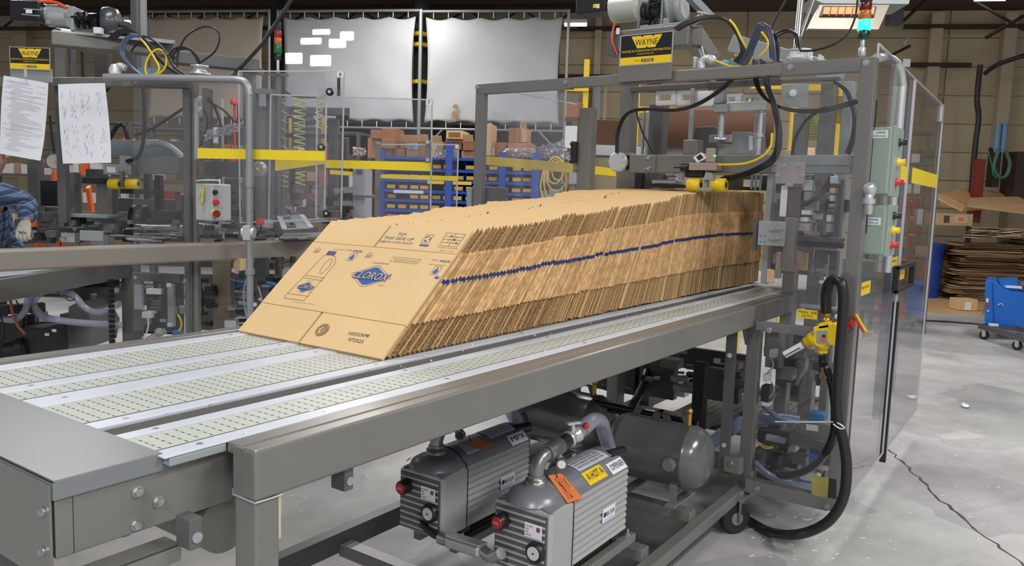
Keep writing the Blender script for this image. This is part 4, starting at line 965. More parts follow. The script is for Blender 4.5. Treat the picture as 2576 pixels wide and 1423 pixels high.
# orange tags
def hang_tag(P, nm, lab, txt=True):
    t = T(nm, lab, 'tag', P[0]); m = M(); a, b, c, d = [V(p) for p in P]; n = (b-a).cross(d-a).normalized()
    if n.dot(CP-a) < 0: n = -n
    m.prism(P, n*.0012); o = O('card', m, mat('tag_orange', 'd9763a', .6, 0, .03), t)
    if txt:
        ux = (c-b).normalized(); uy = (a-b).normalized(); 
        for k, s_ in enumerate(('WARNING', 'DO NOT RUN WITHOUT OIL', 'CHECK OIL LEVEL', 'BEFORE STARTING')):
            p = a+(d-a)*.15+(b-a)*(.78-.18*k); q = a+(d-a)*.9+(b-a)*(.78-.18*k)
            uu = (q-p).normalized(); vv = n.cross(uu)
            text(s_, p+n*.0012, uu, vv, (q-p).length*(.6 if k == 0 else 1), .009 if k == 0 else .006, INK, o, 'lettering')
    m = M(); m.cyl((a+b)/2*.9+(d+c)/2*.1+n*.0012, (a+b)/2*.9+(d+c)/2*.1+n*.0018, .004, n=12); O('eyelet', m, DARK, t)
    w = M(); w.tube([(a+b)/2*.9+(d+c)/2*.1+n*.002, (a+b)/2+V((0, 0, .02))], .0012, 6); O('wire', w, DARK, t)
y_ = pa.y
hang_tag([at(1378, 1196, y=y_+.085), at(1412, 1191, y=y_+.075), at(1466, 1253, y=y_-.01), at(1428, 1265, y=y_+.0)], 'hang_tag', 'orange paper tag hanging from the nearer vacuum pump')
y_ = pb.y
hang_tag([at(1172, 1112, y=y_+.06), at(1185, 1103, y=y_+.09), at(1252, 1110, y=y_+.04), at(1215, 1130, y=y_+.02)], 'hang_tag', 'folded orange tag lying on the farther vacuum pump', False)
# junction fitting (conduit body) between the pumps
t = T('conduit_junction', 'zinc conduit body and elbow lying between the two vacuum pumps', 'fitting', (pb.x+.02, pb.y-.1, .3))
a = at(1130, 1358, x=pb.x-.02); b = at(1215, 1385, x=pb.x-.05)
m = M(); m.bar(a, b, .05, .035); O('body', m, ALU, t, .01, 3); m = M(); m.bar(a+V((0, 0, .02)), b+V((0, 0, .02)), .04, .006); O('cover', m, ALU, t, .003)
m = M(); m.cyl(a+(a-b)*.25, a, .022, n=16); O('coupling', m, STEEL, t); m = M(); m.tube([b, b+(b-a)*.25+V((0, 0, -.01)), b+(b-a)*.5+V((0, 0, .01))], .018, 12); O('bent_fitting', m, STEEL, t)
m = M(); m.tube([a+(a-b)*.25, a+(a-b)*.6+V((0, .02, .02)), a+(a-b)*1.2+V((.05, .06, .08))], .014, 10); O('cable', m, BLACK, t)
# ---------------------------------------------------------------- air tanks
TANK = mat('tank_grey', '646466', .22, .3, .04, 4)
def tank(cx, cy0, cy1, cz, r, lab):
    t = T('air_tank', lab, 'tank', (cx, (cy0+cy1)/2, cz-r)); L = cy1-cy0
    pr = [(0, .001), (.004, r*.45), (.02, r*.75), (.05, r*.95), (.075, r)]
    pr = pr+[(.078, r*1.012), (.085, r*1.012), (.087, r)]+[(L-.087, r), (L-.085, r*1.012), (L-.078, r*1.012), (L-.075, r)]+[(L-a, b) for a, b in reversed(pr[:5])]
    m = M(); m.lathe((cx, cy0, cz), (0, 1, 0), pr, 40); O('shell', m, TANK, t)
    for yy in (cy0+.115, cy1-.115):
        m = M(); m.cyl((cx-r*.97, yy, cz+.0), (cx-r-.03, yy, cz+.0), .022, n=16); m.cyl((cx-r-.01, yy, cz), (cx-r-.02, yy, cz), .028, n=8, smooth=False); O('port', m, GREY, t)
        m = M(); m.box((cx-.09, yy-.015, cz-r-.05), (cx-.085, yy+.015, cz-r*.55)); m.box((cx-.12, yy-.02, cz-r-.055), (cx+.1, yy+.02, cz-r-.045)); O('foot', m, GREY, t)
    for yy in (cy0+.13, cy1-.13):
        pass
    for yy in (cy0+.10, cy1-.26):
        m = M(); a_, b_ = yy, yy+.15; m.bar((cx, a_, cz+r-.004), (cx, a_+.02, cz+r+.04), .03, .004, up=(1, 0, 0)); m.bar((cx, a_+.02, cz+r+.04), (cx, b_-.02, cz+r+.04), .03, .004); m.bar((cx, b_-.02, cz+r+.04), (cx, b_, cz+r-.004), .03, .004, up=(1, 0, 0)); O('handle_bracket', m, GREYD, t)
    m = M(); m.cyl((cx, cy0+.1, cz+r), (cx, cy0+.1, cz+r+.05), .01); m.ball((cx, cy0+.1, cz+r+.06), .014); O('relief_valve', m, BRASS, t)
TX = 2.98
tank(TX, 1.08, 1.53, .475, .13, 'nearer grey air tank with rounded end, below the conveyor by its far leg')
tank(TX+.16, at(1538, 1110, x=TX+.16).y, at(1304, 1070, x=TX+.16).y, .475, .135, 'farther grey air tank behind the vacuum pumps')
t = M(); a = at(1455, 1003, x=TX+.12); b = at(1756, 1066, x=TX+.12); t.cyl(a, b, .014, n=12); t.cyl(a+V((.03, 0, -.03)), b+V((.03, 0, -.03)), .01, n=10)
tag(O('air_pipe', t, BLACKG), 'shiny black air pipe running above the two grey tanks', 'pipe')
# drip tray and stuff beneath and behind
m = M(); m.box((2.75, 1.2, .015), (3.4, 1.9, .03)); o = tag(O('drip_tray', m, GREYD, None, .004), 'dark flat tray lying on the floor below the air tanks', 'tray')
# ---------------------------------------------------------------- main air valve and hose
vt = T('air_valve', 'yellow main air lockout valve with silver muffler and red handle on the right post', 'valve', at(2070, 850, x=GX-.06))
vc = at(2068, 850, x=GX-.06)
def vp(px, py, dx=0): return at(px, py, x=GX-.06+dx)
m = M(); m.prism([vp(2046, 822), vp(2100, 812), vp(2106, 822), vp(2106, 852), vp(2098, 868), vp(2054, 872), vp(2044, 858)], (.055, 0, 0)); m.prism([vp(2058, 814), vp(2084, 808), vp(2086, 824), vp(2058, 828)], (.05, 0, 0)); m.prism([vp(2080, 822, .01), vp(2108, 812, .01), vp(2108, 850, .01), vp(2094, 868, .01)], (.04, 0, 0)); O('valve_body', m, YEL, vt, .003, 2)
m = M(); m.lathe(vp(2050, 850, .025), vp(1985, 886, .025)-vp(2050, 850, .025), [(0, .03), (.02, .03), (.022, .024), (.045, .024), (.047, .018)], 18); m.lathe(vp(2071, 866, .025), (0, 0, -1), [(0, .026), (.016, .026), (.018, .02), (.035, .02)], 18); O('valve_ports', m, YEL, vt)
a, b = vp(2020, 867, .025), vp(1974, 892, .025); m = M(); m.cyl(a, b, .0155, n=18); mu = O('muffler', m, WHITE, vt)
m = M(); m.cyl(b, b+(b-a).normalized()*.003, .0155, n=18); m.bar(a.lerp(b, .1)+V((-.016, 0, -.006)), b+V((-.016, 0, -.006)), .0015, .004); O('muffler_rim', m, DARK, mu)
m = M(); m.prism([vp(2054, 832, -.003), vp(2080, 832, -.003), vp(2080, 866, -.003), vp(2054, 862, -.003)], (.002, 0, 0)); pl_ = O('instruction_plate', m, GREYB, vt)
m = M(); m.prism([vp(2064, 848, -.005), vp(2076, 848, -.005), vp(2076, 858, -.005), vp(2064, 858, -.005)], (.002, 0, 0)); O('orange_indicator', m, mat('indicator', 'e05a3a', .5), pl_)
m = M(); m.prism([vp(2068, 842, -.005), vp(2076, 842, -.005), vp(2076, 848, -.005), vp(2068, 848, -.005)], (.002, 0, 0)); O('black_indicator', m, BLACK, pl_)
for q in ((2046, 836), (2083, 864)): m = M(); bolt(m, vp(*q, -.001), (-1, 0, 0), .006, .006); O('screw', m, STEEL, vt)
m = M(); m.lathe(vp(2120, 826, .03), vp(2142, 815, .03)-vp(2120, 826, .03), [(0, .016), (.014, .018), (.02, .012), (.03, .012), (.032, .016), (.05, .015)], 14); O('handle_stem', m, RED, vt)
m = M(); m.prism([vp(2143, 792, .03), vp(2151, 790, .03), vp(2176, 835, .03), vp(2170, 838, .03)], (.02, 0, 0)); hh = O('handle', m, mat('handle_red', 'cf3a2c', .35), vt, .004, 2)
m = M(); m.prism([vp(2151, 790, .028), vp(2154, 791, .028), vp(2179, 834, .028), vp(2176, 835, .028)], (.02, 0, 0)); O('yellow_edge', m, YEL, hh)
m = M(); m.lathe(vp(2078, 808, .025), (0, 0, 1), [(0, .017), (.012, .017), (.013, .014), (.02, .014), (.022, .018), (.034, .018), (.036, .015), (.05, .016), (.052, .020), (.056, .020)], 14); O('brass_fitting', m, BRASS, vt)
t = T('warning_sign', 'small yellow sign reading MAIN AIR LOTO left of the air valve', 'sign', vp(2030, 803))
P = [vp(2006, 776, .03), vp(2056, 782, .03), vp(2055, 804, .03), vp(2005, 798, .03)]; m = M(); m.prism(P, (.002, 0, 0)); pl_ = O('plate', m, YEL, t)
ux = (P[1]-P[0]).normalized(); uy = (P[0]-P[3]).normalized()
text('MAIN  AIR', P[3]+ux*.006+uy*.022-EX*.0003, ux, uy, .075, .011, INK, pl_); text('LOTO', P[3]+ux*.02+uy*.006-EX*.0003, ux, uy, .045, .011, INK, pl_)
# big hose: up from fitting, loops over and hangs to the floor, then back under the frame
HX = GX-.10
def hp(px, py, x=HX): return at(px, py, x=x)
m = M(); m.tube([hp(2078, 785, GX-.04), hp(2078, 740, GX-.05), hp(2086, 712, GX-.07), hp(2102, 702, GX-.08), hp(2117, 714), hp(2122, 745), hp(2120, 800), hp(2112, 900), hp(2106, 1000), hp(2110, 1060), hp(2124, 1120), hp(2130, 1180), hp(2122, 1250), hp(2090, 1305), hp(2040, 1335), hp(1985, 1345), at(1930, 1335, z=.025), at(1885, 1310, z=.025)], .0215, 16, 6)
tag(O('air_hose', m, BLACK), 'thick black hose arching over the air valve and sweeping down to the floor', 'hose')
m = M(); m.tube([hp(2070, 893, GX-.035), hp(2070, 912, GX-.04), hp(2080, 930, GX-.05), hp(2094, 975, GX-.05), hp(2100, 1040, GX-.05), hp(2094, 1100, GX-.05), hp(2060, 1160, GX+.05), hp(2010, 1190, GX+.1), hp(1950, 1195, GX+.14), hp(1905, 1175, GX+.16)], .0165, 12, 6)
lh = tag(O('air_hose', m, BLACKG), 'thinner glossy black hose from below the valve, curling back inside the frame', 'hose')
m = M(); a = hp(2076, 922, GX-.045); m.cyl(a, a+V((0, -.01, -.04)), .019, n=16); m.cyl(a+V((0, -.01, -.04)), a+V((0, -.012, -.046)), .02, n=16); O('brass_collar', m, BRASS, lh)
m = M(); m.tube([hp(1950, 1060, GX-.04), hp(2030, 1061, GX-.06), hp(2092, 1061, GX-.09), hp(2112, 1066, GX-.14), hp(2124, 1076, GX-.13), hp(2112, 1077, GX-.13), hp(2096, 1066, GX-.13)], .003, 8, 5)
tag(O('cable_tie', m, WHITE), 'long white cable tie bundling the black hoses at the right post', 'cable tie')
# ================================================================ near machine behind the guard
MX = 3.95
mc = T('case_erector', 'tall grey steel machine with cross beam and yellow rollers at the end of the conveyor', 'machine', (4.6, 1.7, 0))
def X(nm, x, pxa, pya, pxb, pyb, t=.05, m_=GREY, par=None, bev=.003, zb=None):
    """upright or flat member in a plane x=const from its surveyed outline"""
    a, b = at(pxa, pya, x=x), at(pxb, pya, x=x); yA, yB = b.y, a.y; za = (a.z+b.z)/2
    zc = zb if zb is not None else zat(pyb, x, (yA+yB)/2)
    m = M(); m.box((x, yA, zc), (x+t, yB, za)); return O(nm, m, m_, par or mc, bev, 2)
# columns
X('column', MX+.05, 1562, 205, 1591, 475, .09, zb=.15); X('column', MX+.55, 1634, 262, 1671, 400, .08, GREYD, zb=.2)
X('column', MX+.25, 2066, 204, 2101, 400, .08, zb=.2); X('column', MX+.2, 1997, 284, 2028, 400, .08, zb=.2); X('column', MX+.3, 2122, 204, 2148, 400, .07, GREYB, zb=.2)
X('column', MX-.25, 1931, 437, 1946, 714, .05, GREYB); X('column', MX-.35, 1974, 546, 2003, 683, .05, GREY)
X('column', MX-.0, 2102, 450, 2122, 640, .05, GREYD, zb=.5); X('slide_rod', MX+.45, 1617, 270, 1622, 388, .02, STEEL); X('slide_rod', MX+.45, 1627, 280, 1632, 388, .02, STEEL)
X('slide_rod', MX+.25, 1921, 284, 1926, 478, .02, STEEL); X('slide_rod', MX+.2, 1909, 284, 1913, 478, .02, STEEL); X('slide_rod', MX+.22, 1899, 275, 1904, 476, .02, STEEL)
# cross beam with end cap
XB = MX-.22
X('cross_beam', XB, 1575, 389, 1940, 434, .08); X('cross_beam', XB+.01, 1941, 390, 2142, 436, .07, GREYB)
X('seam', XB-.001, 1941, 415, 2142, 417, .002, GREYD); X('clamp_plate', XB-.012, 1585, 389, 1649, 434, .012, GREY, None, .003)
for (px, py) in ((1632, 397), (1632, 424)):
    c = at(px, py, x=XB-.012); m = M(); bolt(m, c, (-1, 0, 0), .009, .012); m.bar(c+V((-.008, -.02, .006)), c+V((-.008, .02, -.004)), .005, .006); O('clamp_bolt', m, STEEL, mc)
for px in (1655, 1662, 1669): c = at(px, 400, x=XB-.0012); m = M(); m.cyl(c, c+V((-.001, 0, 0)), .0018, n=8); O('tapped_hole', m, DARK, mc)
c = at(1553, 407, x=XB-.04); m = M(); m.lathe(c, (1, .15, 0), [(0, .047), (.004, .051), (.03, .052), (.031, .046), (.045, .046)], 28); cap = O('end_cap', m, ALU, mc)
for k in range(8):
    q = c+V((-.0015, cos(k*pi/4)*.041, sin(k*pi/4)*.041)); m = M(); m.cyl(q, q+V((-.002, 0, 0)), .003, n=8); O('cap_screw', m, STEEL, cap)
m = M(); p = at(1562, 407, x=XB+.02); m.box((XB, at(1585, 407, x=XB).y, p.z-.045), (XB+.07, p.y, p.z+.045)); O('beam_shoe', m, GREY, mc, .006)
# gusset and top rails inside
m = M(); m.prism([at(1967, 214, x=MX+.1), at(2033, 209, x=MX+.1), at(2031, 270, x=MX+.1), at(1988, 269, x=MX+.1), at(1966, 232, x=MX+.1)], (.012, 0, 0)); g = O('gusset_plate', m, GREYB, mc)
m = M(); m.lathe(at(1995, 234, x=MX+.098), (-1, 0, 0), [(0, .018), (.002, .018)], 16); O('oval_hole', m, PAPER, g)
X('inner_rail', MX+.0, 1585, 208, 1960, 222, .05, GREYD); X('inner_rail', MX+.15, 1700, 204, 2110, 212, .05, GREYD); X('light_strip', MX-.1, 1960, 184, 2050, 188, .02, WHITE)
# cable chain of links under the top rail
for (x0_, x1_, y0_, y1_, n_) in ((1622, 1660, 207, 205, 8), (1664, 1780, 203, 199, 24), (1800, 1960, 198, 188, 36), (2050, 2140, 178, 172, 20)):
    a, b = at(x0_, y0_, x=MX-.2), at(x1_, y1_, x=MX-.2)
    m = M()
    for k in range(n_):
        c = a.lerp(b, (k+.5)/n_); w_ = (b-a).length/n_; m.box((c.x, c.y-w_*.36, c.z-.009), (c.x+.03, c.y+w_*.36, c.z+.009)); m.box((c.x+.008, c.y-w_*.6, c.z-.004), (c.x+.022, c.y+w_*.6, c.z+.004))
    O('cable_chain', m, BLACK, mc, kind='stuff')
# slotted head rail
def slotted(x, px0, px1, y0, y1, slots, m_=WHITE):
    xs = sorted([px0]+[q for s_ in slots for q in s_]+[px1]); h = y1-y0
    a = at(px0, y0, x=x); m = M()
    def seg(u0, u1, v0, v1):
        p, q = at(u0, v0, x=x), at(u1, v1, x=x); m.box((x, q.y, q.z), (x+.035, p.y, p.z))
    seg(px0, px1, y0, y0+h*.25); seg(px0, px1, y1-h*.25, y1)
    for i in range(0, len(xs), 2): seg(xs[i], xs[i+1], y0+h*.25, y1-h*.25)
    return O('slotted_rail', m, m_, mc, .002)
slotted(MX+.02, 1650, 1700, 226, 263, [(1656, 1688)]); slotted(MX+.02, 1702, 1748, 226, 263, [(1712, 1736)]); slotted(MX+.05, 1828, 1864, 236, 262, [(1831, 1849)]); slotted(MX+.05, 1866, 1914, 238, 266, [(1876, 1888), (1892, 1901)], ALU)
X('carrier_plate', MX+.03, 1826, 255, 1925, 278, .03, ALU); X('carrier_plate', MX+.0, 1796, 262, 1830, 282, .05, GREYB)
X('valve_cluster', MX, 1752, 228, 1795, 268, .08, WHITE, None, .008); X('junction_lump', MX+.02, 1780, 215, 1822, 262, .06, GREYB, None, .01)
X('flat_bar', MX-.02, 1737, 222, 1748, 352, .012, GREYB); X('foot_block', MX-.04, 1719, 351, 1754, 388, .09, GREY, None, .004)
c0 = at(1820, 222, x=MX+.05); c1 = V((c0.x, c0.y, zat(352, c0.x, c0.y))); m = M(); m.cyl(c0, c1, .016, n=14); m.lathe(c1, (0, 0, 1), [(0, .03), (.012, .03), (.013, .016)], 16); O('plunger_rod', m, ALU, mc)
c0 = at(1883, 285, x=MX+.1); c0 = at(1914, 285, x=MX+.1); c1 = V((c0.x, c0.y, zat(392, c0.x, c0.y))); m = M(); m.cyl(c0, c1, .014, n=12); m.cyl(c0+V((0, 0, -.1)), c0+V((0, 0, -.12)), .02); m.ball(c0+V((0, .01, .02)), .025); O('air_cylinder', m, ALU, mc)
# housing with notch and label
x = MX+.12; P = [(1805, 362), (1840, 362), (1840, 331), (1882, 331), (1896, 335), (1896, 388), (1805, 388)]
m = M(); m.prism([at(a, b, x=x) for a, b in P], (.2, 0, 0)); hs = O('notched_housing', m, GREYB, mc, .004)
m = M(); m.prism([at(1884, 341, x=x-.002), at(1894, 342, x=x-.002), at(1894, 378, x=x-.002), at(1884, 378, x=x-.002)], (.001, 0, 0)); O('white_label', m, PAPER, hs)
X('latch_plate', x-.04, 1783, 339, 1840, 358, .02, GREYB); X('dark_box', x+.1, 1748, 318, 1800, 388, .12, GREYD, None, .01)
# hanging sensor head with yellow rollers
sx_ = XB-.09
X('bracket_block', sx_, 1733, 409, 1803, 428, .07, mat('tan_anodised', 'a2928a', .4, .3, .04), None, .002)
X('tan_sensor', sx_+.01, 1776, 372, 1797, 408, .03, mat('tan_sensor', '9c8f84', .5, 0, .05), None, .003)
m = M(); m.prism([at(1742, 396, x=sx_), at(1762, 383, x=sx_), at(1776, 398, x=sx_), at(1754, 410, x=sx_)], (.05, 0, 0)); so = O('angled_sensor', m, WHITE, mc, .003)
m = M(); m.prism([at(1751, 395, x=sx_-.001), at(1762, 387, x=sx_-.001), at(1770, 396, x=sx_-.001), at(1758, 404, x=sx_-.001)], (.001, 0, 0)); O('dark_window', m, DARK, so)
m = M(); m.ball(at(1798, 392, x=sx_), .006); O('green_led', m, mat('green_led', '20d070', .4, emit='2cf08c', es=2, var=0), so)
m = M(); a = at(1714, 421, x=sx_+.02); b = at(1733, 421, x=sx_+.02); m.cyl(a, b, .018, n=16); m.cyl(at(1695, 421, x=sx_+.02), a, .004, n=8); O('knurled_knob', m, BLACK, mc)
X('black_actuator', sx_+.04, 1722, 428, 1770, 446, .06, BLACK, None, .006)
m = M(); a = at(1779, 430, x=sx_+.03); m.cyl(a, V((a.x, a.y, zat(478, a.x, a.y))), .01, n=10); m.prism([at(1768, 452, x=sx_), at(1775, 434, x=sx_), at(1790, 434, x=sx_), at(1797, 452, x=sx_)], (.03, 0, 0)); m.prism([at(1752, 472, x=sx_-.01), at(1792, 472, x=sx_-.01), at(1792, 478, x=sx_-.01), at(1752, 478, x=sx_-.01)], (.04, 0, 0)); O('roller_hanger', m, GREYB, mc)
for (pxa, pxb) in ((1731, 1763), (1792, 1827)):
    a, b = at(pxa, 465, x=sx_+.03), at(pxb, 465, x=sx_+.03); b.z = a.z; m = M(); m.lathe(a, b-a, [(0, .028), (.003, .0325), ((b-a).length-.003, .0325), ((b-a).length, .028)], 24); ry = O('roller', m, YEL, mc)
    m = M(); m.cyl(b, b+(b-a).normalized()*.001, .014, n=16); O('roller_bore', m, DARK, ry)
X('lower_shelf', XB+.1, 1640, 452, 1700, 462, .12, ALU); X('white_valve', XB+.12, 1680, 446, 1699, 458, .04, WHITE, None, .004); X('back_panel', MX+.5, 1860, 440, 1908, 470, .1, GREYD); X('white_stack', MX+.45, 1870, 452, 1905, 470, .06, WHITE, None, .004); X('dark_tray', XB+.05, 1636, 462, 1702, 470, .2, BLACK)
X('back_column', MX+.45, 1596, 434, 1614, 475, .06, DARK); X('back_plate', MX+.6, 1612, 440, 1700, 478, .02, GREYD); X('back_plate', MX+.6, 1820, 440, 1930, 478, .02, mat('teal_grey', '4e5b5f', .5), )
# end stop: bracket and bars next to the stack
X('stop_bar', MX-.4, 1896, 546, 1906, 630, .03, GREYD); X('stop_plate', MX-.42, 1909, 556, 1977, 618, .008, GREYB, None, .002)
for (px, py) in ((1942, 577), (1955, 577), (1940, 601), (1953, 601)):
    c = at(px, py, x=MX-.42); m = M(); bolt(m, c, (-1, 0, 0), .007, .012); m.bar(c+V((-.006, -.012, .0)), c+V((-.006, -.03, 0)), .004, .004); O('wing_bolt', m, STEEL, mc)
for (px, py) in ((1913, 593), (1924, 593), (1913, 608), (1923, 608)): c = at(px, py, x=MX-.42); m = M(); m.cyl(c, c+V((-.001, 0, 0)), .0028, n=8); O('tapped_hole', m, DARK, mc)
# hardware plate and valve columns right of the stack
X('valve_plate', MX-.33, 1954, 408, 2027, 462, .012, mat('pinkish_plate', '9d9290', .4, .1, .04), None, .002); X('dark_block', MX-.3, 1982, 470, 2016, 546, .08, mat('plum_block', '5b4f50', .5, .1, .04), None, .004); X('white_flat', MX-.31, 1965, 466, 1982, 545, .01, WHITE)
for (px, py) in ((1957, 441), (2020, 441), (1981, 465), (1991, 465), (1974, 416), (2006, 416)): c = at(px, py, x=MX-.33); m = M(); bolt(m, c, (-1, 0, 0), .008, .01); O('hex_bolt', m, STEEL, mc)
for k, (px0, py0, px1, py1, mm) in enumerate(((2018, 452, 2044, 480, ALU), (2022, 482, 2042, 505, GREYB), (2015, 528, 2039, 540, WHITE), (2013, 546, 2032, 558, WHITE), (2009, 561, 2038, 582, mat('pale_plum', 'a3979a', .5)), (2086, 472, 2102, 486, KRAFT), (2087, 490, 2097, 506, WHITE), (2084, 512, 2100, 522, GREYB), (2081, 524, 2101, 535, GREYD), (2079, 540, 2092, 558, WHITE), (2078, 562, 2092, 584, GREYB), (2088, 442, 2110, 462, ALU))):
    X('valve_block', MX-.28-.005*(k % 3), px0, py0, px1, py1, .05, mm, None, .004)
def hosepts(pts, x_): return [at(a, b, x=x_+(c if False else 0)) for a, b in pts]
m = M()
for dx_ in (0, 6, 12): m.tube([at(2014+dx_, 520-dx_*.2, x=MX-.3), at(2040+dx_, 502, x=MX-.32), at(2068+dx_, 474, x=MX-.3), at(2090+dx_*.6, 440, x=MX-.26)], .005, 8)
O('tubing', m, mat('oxblood_tube', '3d2226', .3), mc)
X('lower_beam', MX-.2, 2006, 596, 2119, 607, .06, GREYD); X('lower_beam', MX-.15, 2006, 608, 2119, 622, .05, DARK); X('kraft_blank', MX+.1, 2003, 626, 2033, 680, .02, KRAFT)
X('post', MX-.1, 2050, 560, 2054, 690, .02, STEEL); X('post', MX-.1, 2082, 640, 2086, 700, .02, STEEL); X('kraft_scrap', MX-.4, 1930, 678, 1948, 712, .01, KRAFT)
X('yellow_label', MX-.31, 1930, 676, 1942, 692, .002, YEL); X('small_frame', MX-.3, 1952, 634, 1966, 700, .03, STEEL)
m = M()      # slanted roller bed continuing in the machine
for k in range(12): p = V((4.7+k*.07, 1.15, CT-.02)); m.cyl(p, p+V((0, 1.0, 0)), .02, n=10)
O('roller_bed', m, GREYB, mc, kind='stuff')
m = M(); m.box((4.66, 1.12, .93), (5.6, 1.16, 1.05)); m.box((4.66, 2.12, .93), (5.6, 2.17, 1.05)); O('bed_frame', m, GREY, mc, .003)
X('white_scrap', MX+.0, 2060, 706, 2080, 714, .02, WHITE)
# lower part of the machine under the conveyor
m = M(); m.box((3.75, 1.15, .18), (5.4, 1.22, .25)); m.box((3.75, 2.1, .18), (5.4, 2.17, .25)); m.box((3.75, 1.22, .18), (3.82, 2.1, .25)); m.box((5.33, 1.22, .18), (5.4, 2.1, .25)); O('base_frame', m, GREYD, mc, .004)
m = M(); m.box((4.0, .95, .30), (4.9, 1.75, .31)); 
for i in range(22):
    for j in range(18):
        c = V((4.03+i*.04, .97+j*.043, .312)); d_ = V((1, 1, 0)) if (i+j) % 2 else V((1, -1, 0)); m.bar(c-d_*.008, c+d_*.008, .004, .002)
O('tread_plate', m, mat('tread_plate', '8a8c90', .3, .5, .05), mc, kind='stuff')
for (px0, py0, px1, py1, dx_, mm, nm) in ((1745, 912, 1775, 1085, .35, BLACK, 'perforated_rail'), (1870, 910, 1905, 960, .2, GREY, 'bracket'), (1780, 930, 1862, 1010, .6, GREYD, 'gear_housing'), (1500, 905, 1600, 985, .8, DARK, 'motor_block'), (1620, 880, 1700, 1000, .9, GREYD, 'side_cover'),
    (1985, 1105, 2100, 1128, .15, GREYD, 'lower_shelf_plate'), (2012, 1062, 2100, 1120, .2, GREY, 'control_module'), (2036, 1038, 2074, 1060, .22, mat('module_blue', '2b6ea8', .4), 'blue_connector'), (2036, 1128, 2070, 1165, .22, MC['module_blue'] if 'module_blue' in MC else GREY, 'blue_connector'), (1906, 1085, 1985, 1120, .3, DARK, 'valve_terminal'), (1925, 1098, 1975, 1112, .27, GREYB, 'terminal_face'), (1915, 970, 1937, 1010, .12, BLACK, 'solenoid'), (1920, 940, 1933, 960, .12, WHITE, 'plug'), (1915, 1012, 1935, 1022, .12, WHITE, 'solenoid_base'),
    (1962, 810, 1972, 925, .3, GREY, 'angle_bracket'), (1928, 850, 1962, 925, .3, GREYD, 'hanger_plate'), (1925, 905, 2090, 925, .5, DARK, 'cross_member'), (2060, 770, 2110, 830, .5, GREY, 'side_plate'), (2098, 792, 2108, 802, .45, WHITE, 'sticker'), (1935, 880, 1950, 900, .1, GREYB, 'clip'), (2010, 770, 2110, 778, .4, GREYB, 'edge_strip')):
    X(nm, GX+dx_, px0, py0, px1, py1, .06, mm, None, .004)
random.seed(55)
for k in range(190):
    zone = k % 4
    if zone == 0: px, py, xx = random.uniform(1500, 1880), random.uniform(885, 985), random.uniform(.5, 1.6)
    elif zone == 1: px, py, xx = random.uniform(1925, 2105), random.uniform(835, 960), random.uniform(.3, 1.2)
    elif zone == 2: px, py, xx = random.uniform(1925, 2105), random.uniform(1080, 1200), random.uniform(.3, .9)
    else: px, py, xx = random.uniform(1950, 2120), random.uniform(440, 690), random.uniform(.35, .9)
    s_ = random.uniform(.012, .045); c = at(px, py, x=GX+xx); m = M()
    if k % 3: m.box(c-V((s_, s_*random.uniform(.5, 1.6), s_*random.uniform(.3, 1))), c+V((s_, s_, s_*.6)))
    else: m.cyl(c-V((0, s_, 0)), c+V((0, s_*1.5, random.uniform(-.02, .02))), s_*.5, n=10)
    O('mechanism_piece', m, random.choice([GREYD, DARK, DARK, GREY, BLACK, GREYB, ALU, GREYD, MC['pinkish_plate']]), mc)
for a_ in ((1925, 830, 2060, 905, .9), (1985, 930, 2040, 1000, 1.2), (1450, 885, 1600, 960, 1.5), (1690, 880, 1880, 935, 1.3), (1925, 1075, 2100, 1190, .95), (1950, 440, 2110, 690, 1.0)): X('shade_backing', GX+a_[4], a_[0], a_[1], a_[2], a_[3], .04, GREYD)  # plates added to close off and darken the open inside of the machine
p_ = at(2017, 1067, x=GX+.19); m = M(); m.prism([at(2028, 1066, x=GX+.198), at(2058, 1070, x=GX+.198), at(2058, 1085, x=GX+.198), at(2028, 1081, x=GX+.198)], (.001, 0, 0)); O('paper_label', m, PAPER, mc)
m = M(); m.prism([at(2042, 1195, x=GX+.0), at(2104, 1205, x=GX+.0), at(2104, 1255, x=GX), at(2042, 1245, x=GX)], (.002, 0, 0)); tag(O('caution_sticker', m, mat('worn_yellow', 'b5a345', .6, 0, .15, 30)), 'worn yellow sticker low on the clear pane beside the bottom right post', 'sticker')
m = M(); a = at(1815, 955, x=GX+.4); m.lathe(a, (0, -1, 0), [(0, .02), (.005, .035), (.1, .035), (.105, .025), (.14, .025), (.145, .012)], 18); O('rotary_actuator', m, GREYD, mc)
# clear blue hoses, wiring low in the machine
m = M()
for k in range(5): m.tube([at(1780, 1130-k*5, x=GX+.2), at(1830, 1098-k*7, x=GX+.22), at(1880, 1070-k*6, x=GX+.3), at(1960, 1060-k*4, x=GX+.4), at(2010, 1062-k*3, x=GX+.45)], .011, 10)
m.tube([at(1920, 1020, x=GX+.3), at(1960, 1050, x=GX+.35), at(2000, 1060, x=GX+.4)], .013, 10)
m.tube([at(1900, 1160, x=GX+.1), at(1935, 1192, x=GX+.12), at(1990, 1212, x=GX+.15), at(2045, 1222, x=GX+.25)], .012, 10); m.tube([at(1900, 1175, x=GX+.12), at(1950, 1205, x=GX+.14), at(2010, 1218, x=GX+.25)], .012, 10)
O('clear_hoses', m, BLUEH, mc)
m = M(); m.tube([at(1905, 1110, x=GX+.2), at(1925, 1122, x=GX+.2), at(1945, 1124, x=GX+.22)], .003, 6); m.tube([at(1905, 1114, x=GX+.2), at(1925, 1127, x=GX+.2), at(1945, 1126, x=GX+.22)], .003, 6); O('yellow_wires', m, mat('wire_yellow', 'd9a21c', .4), mc)
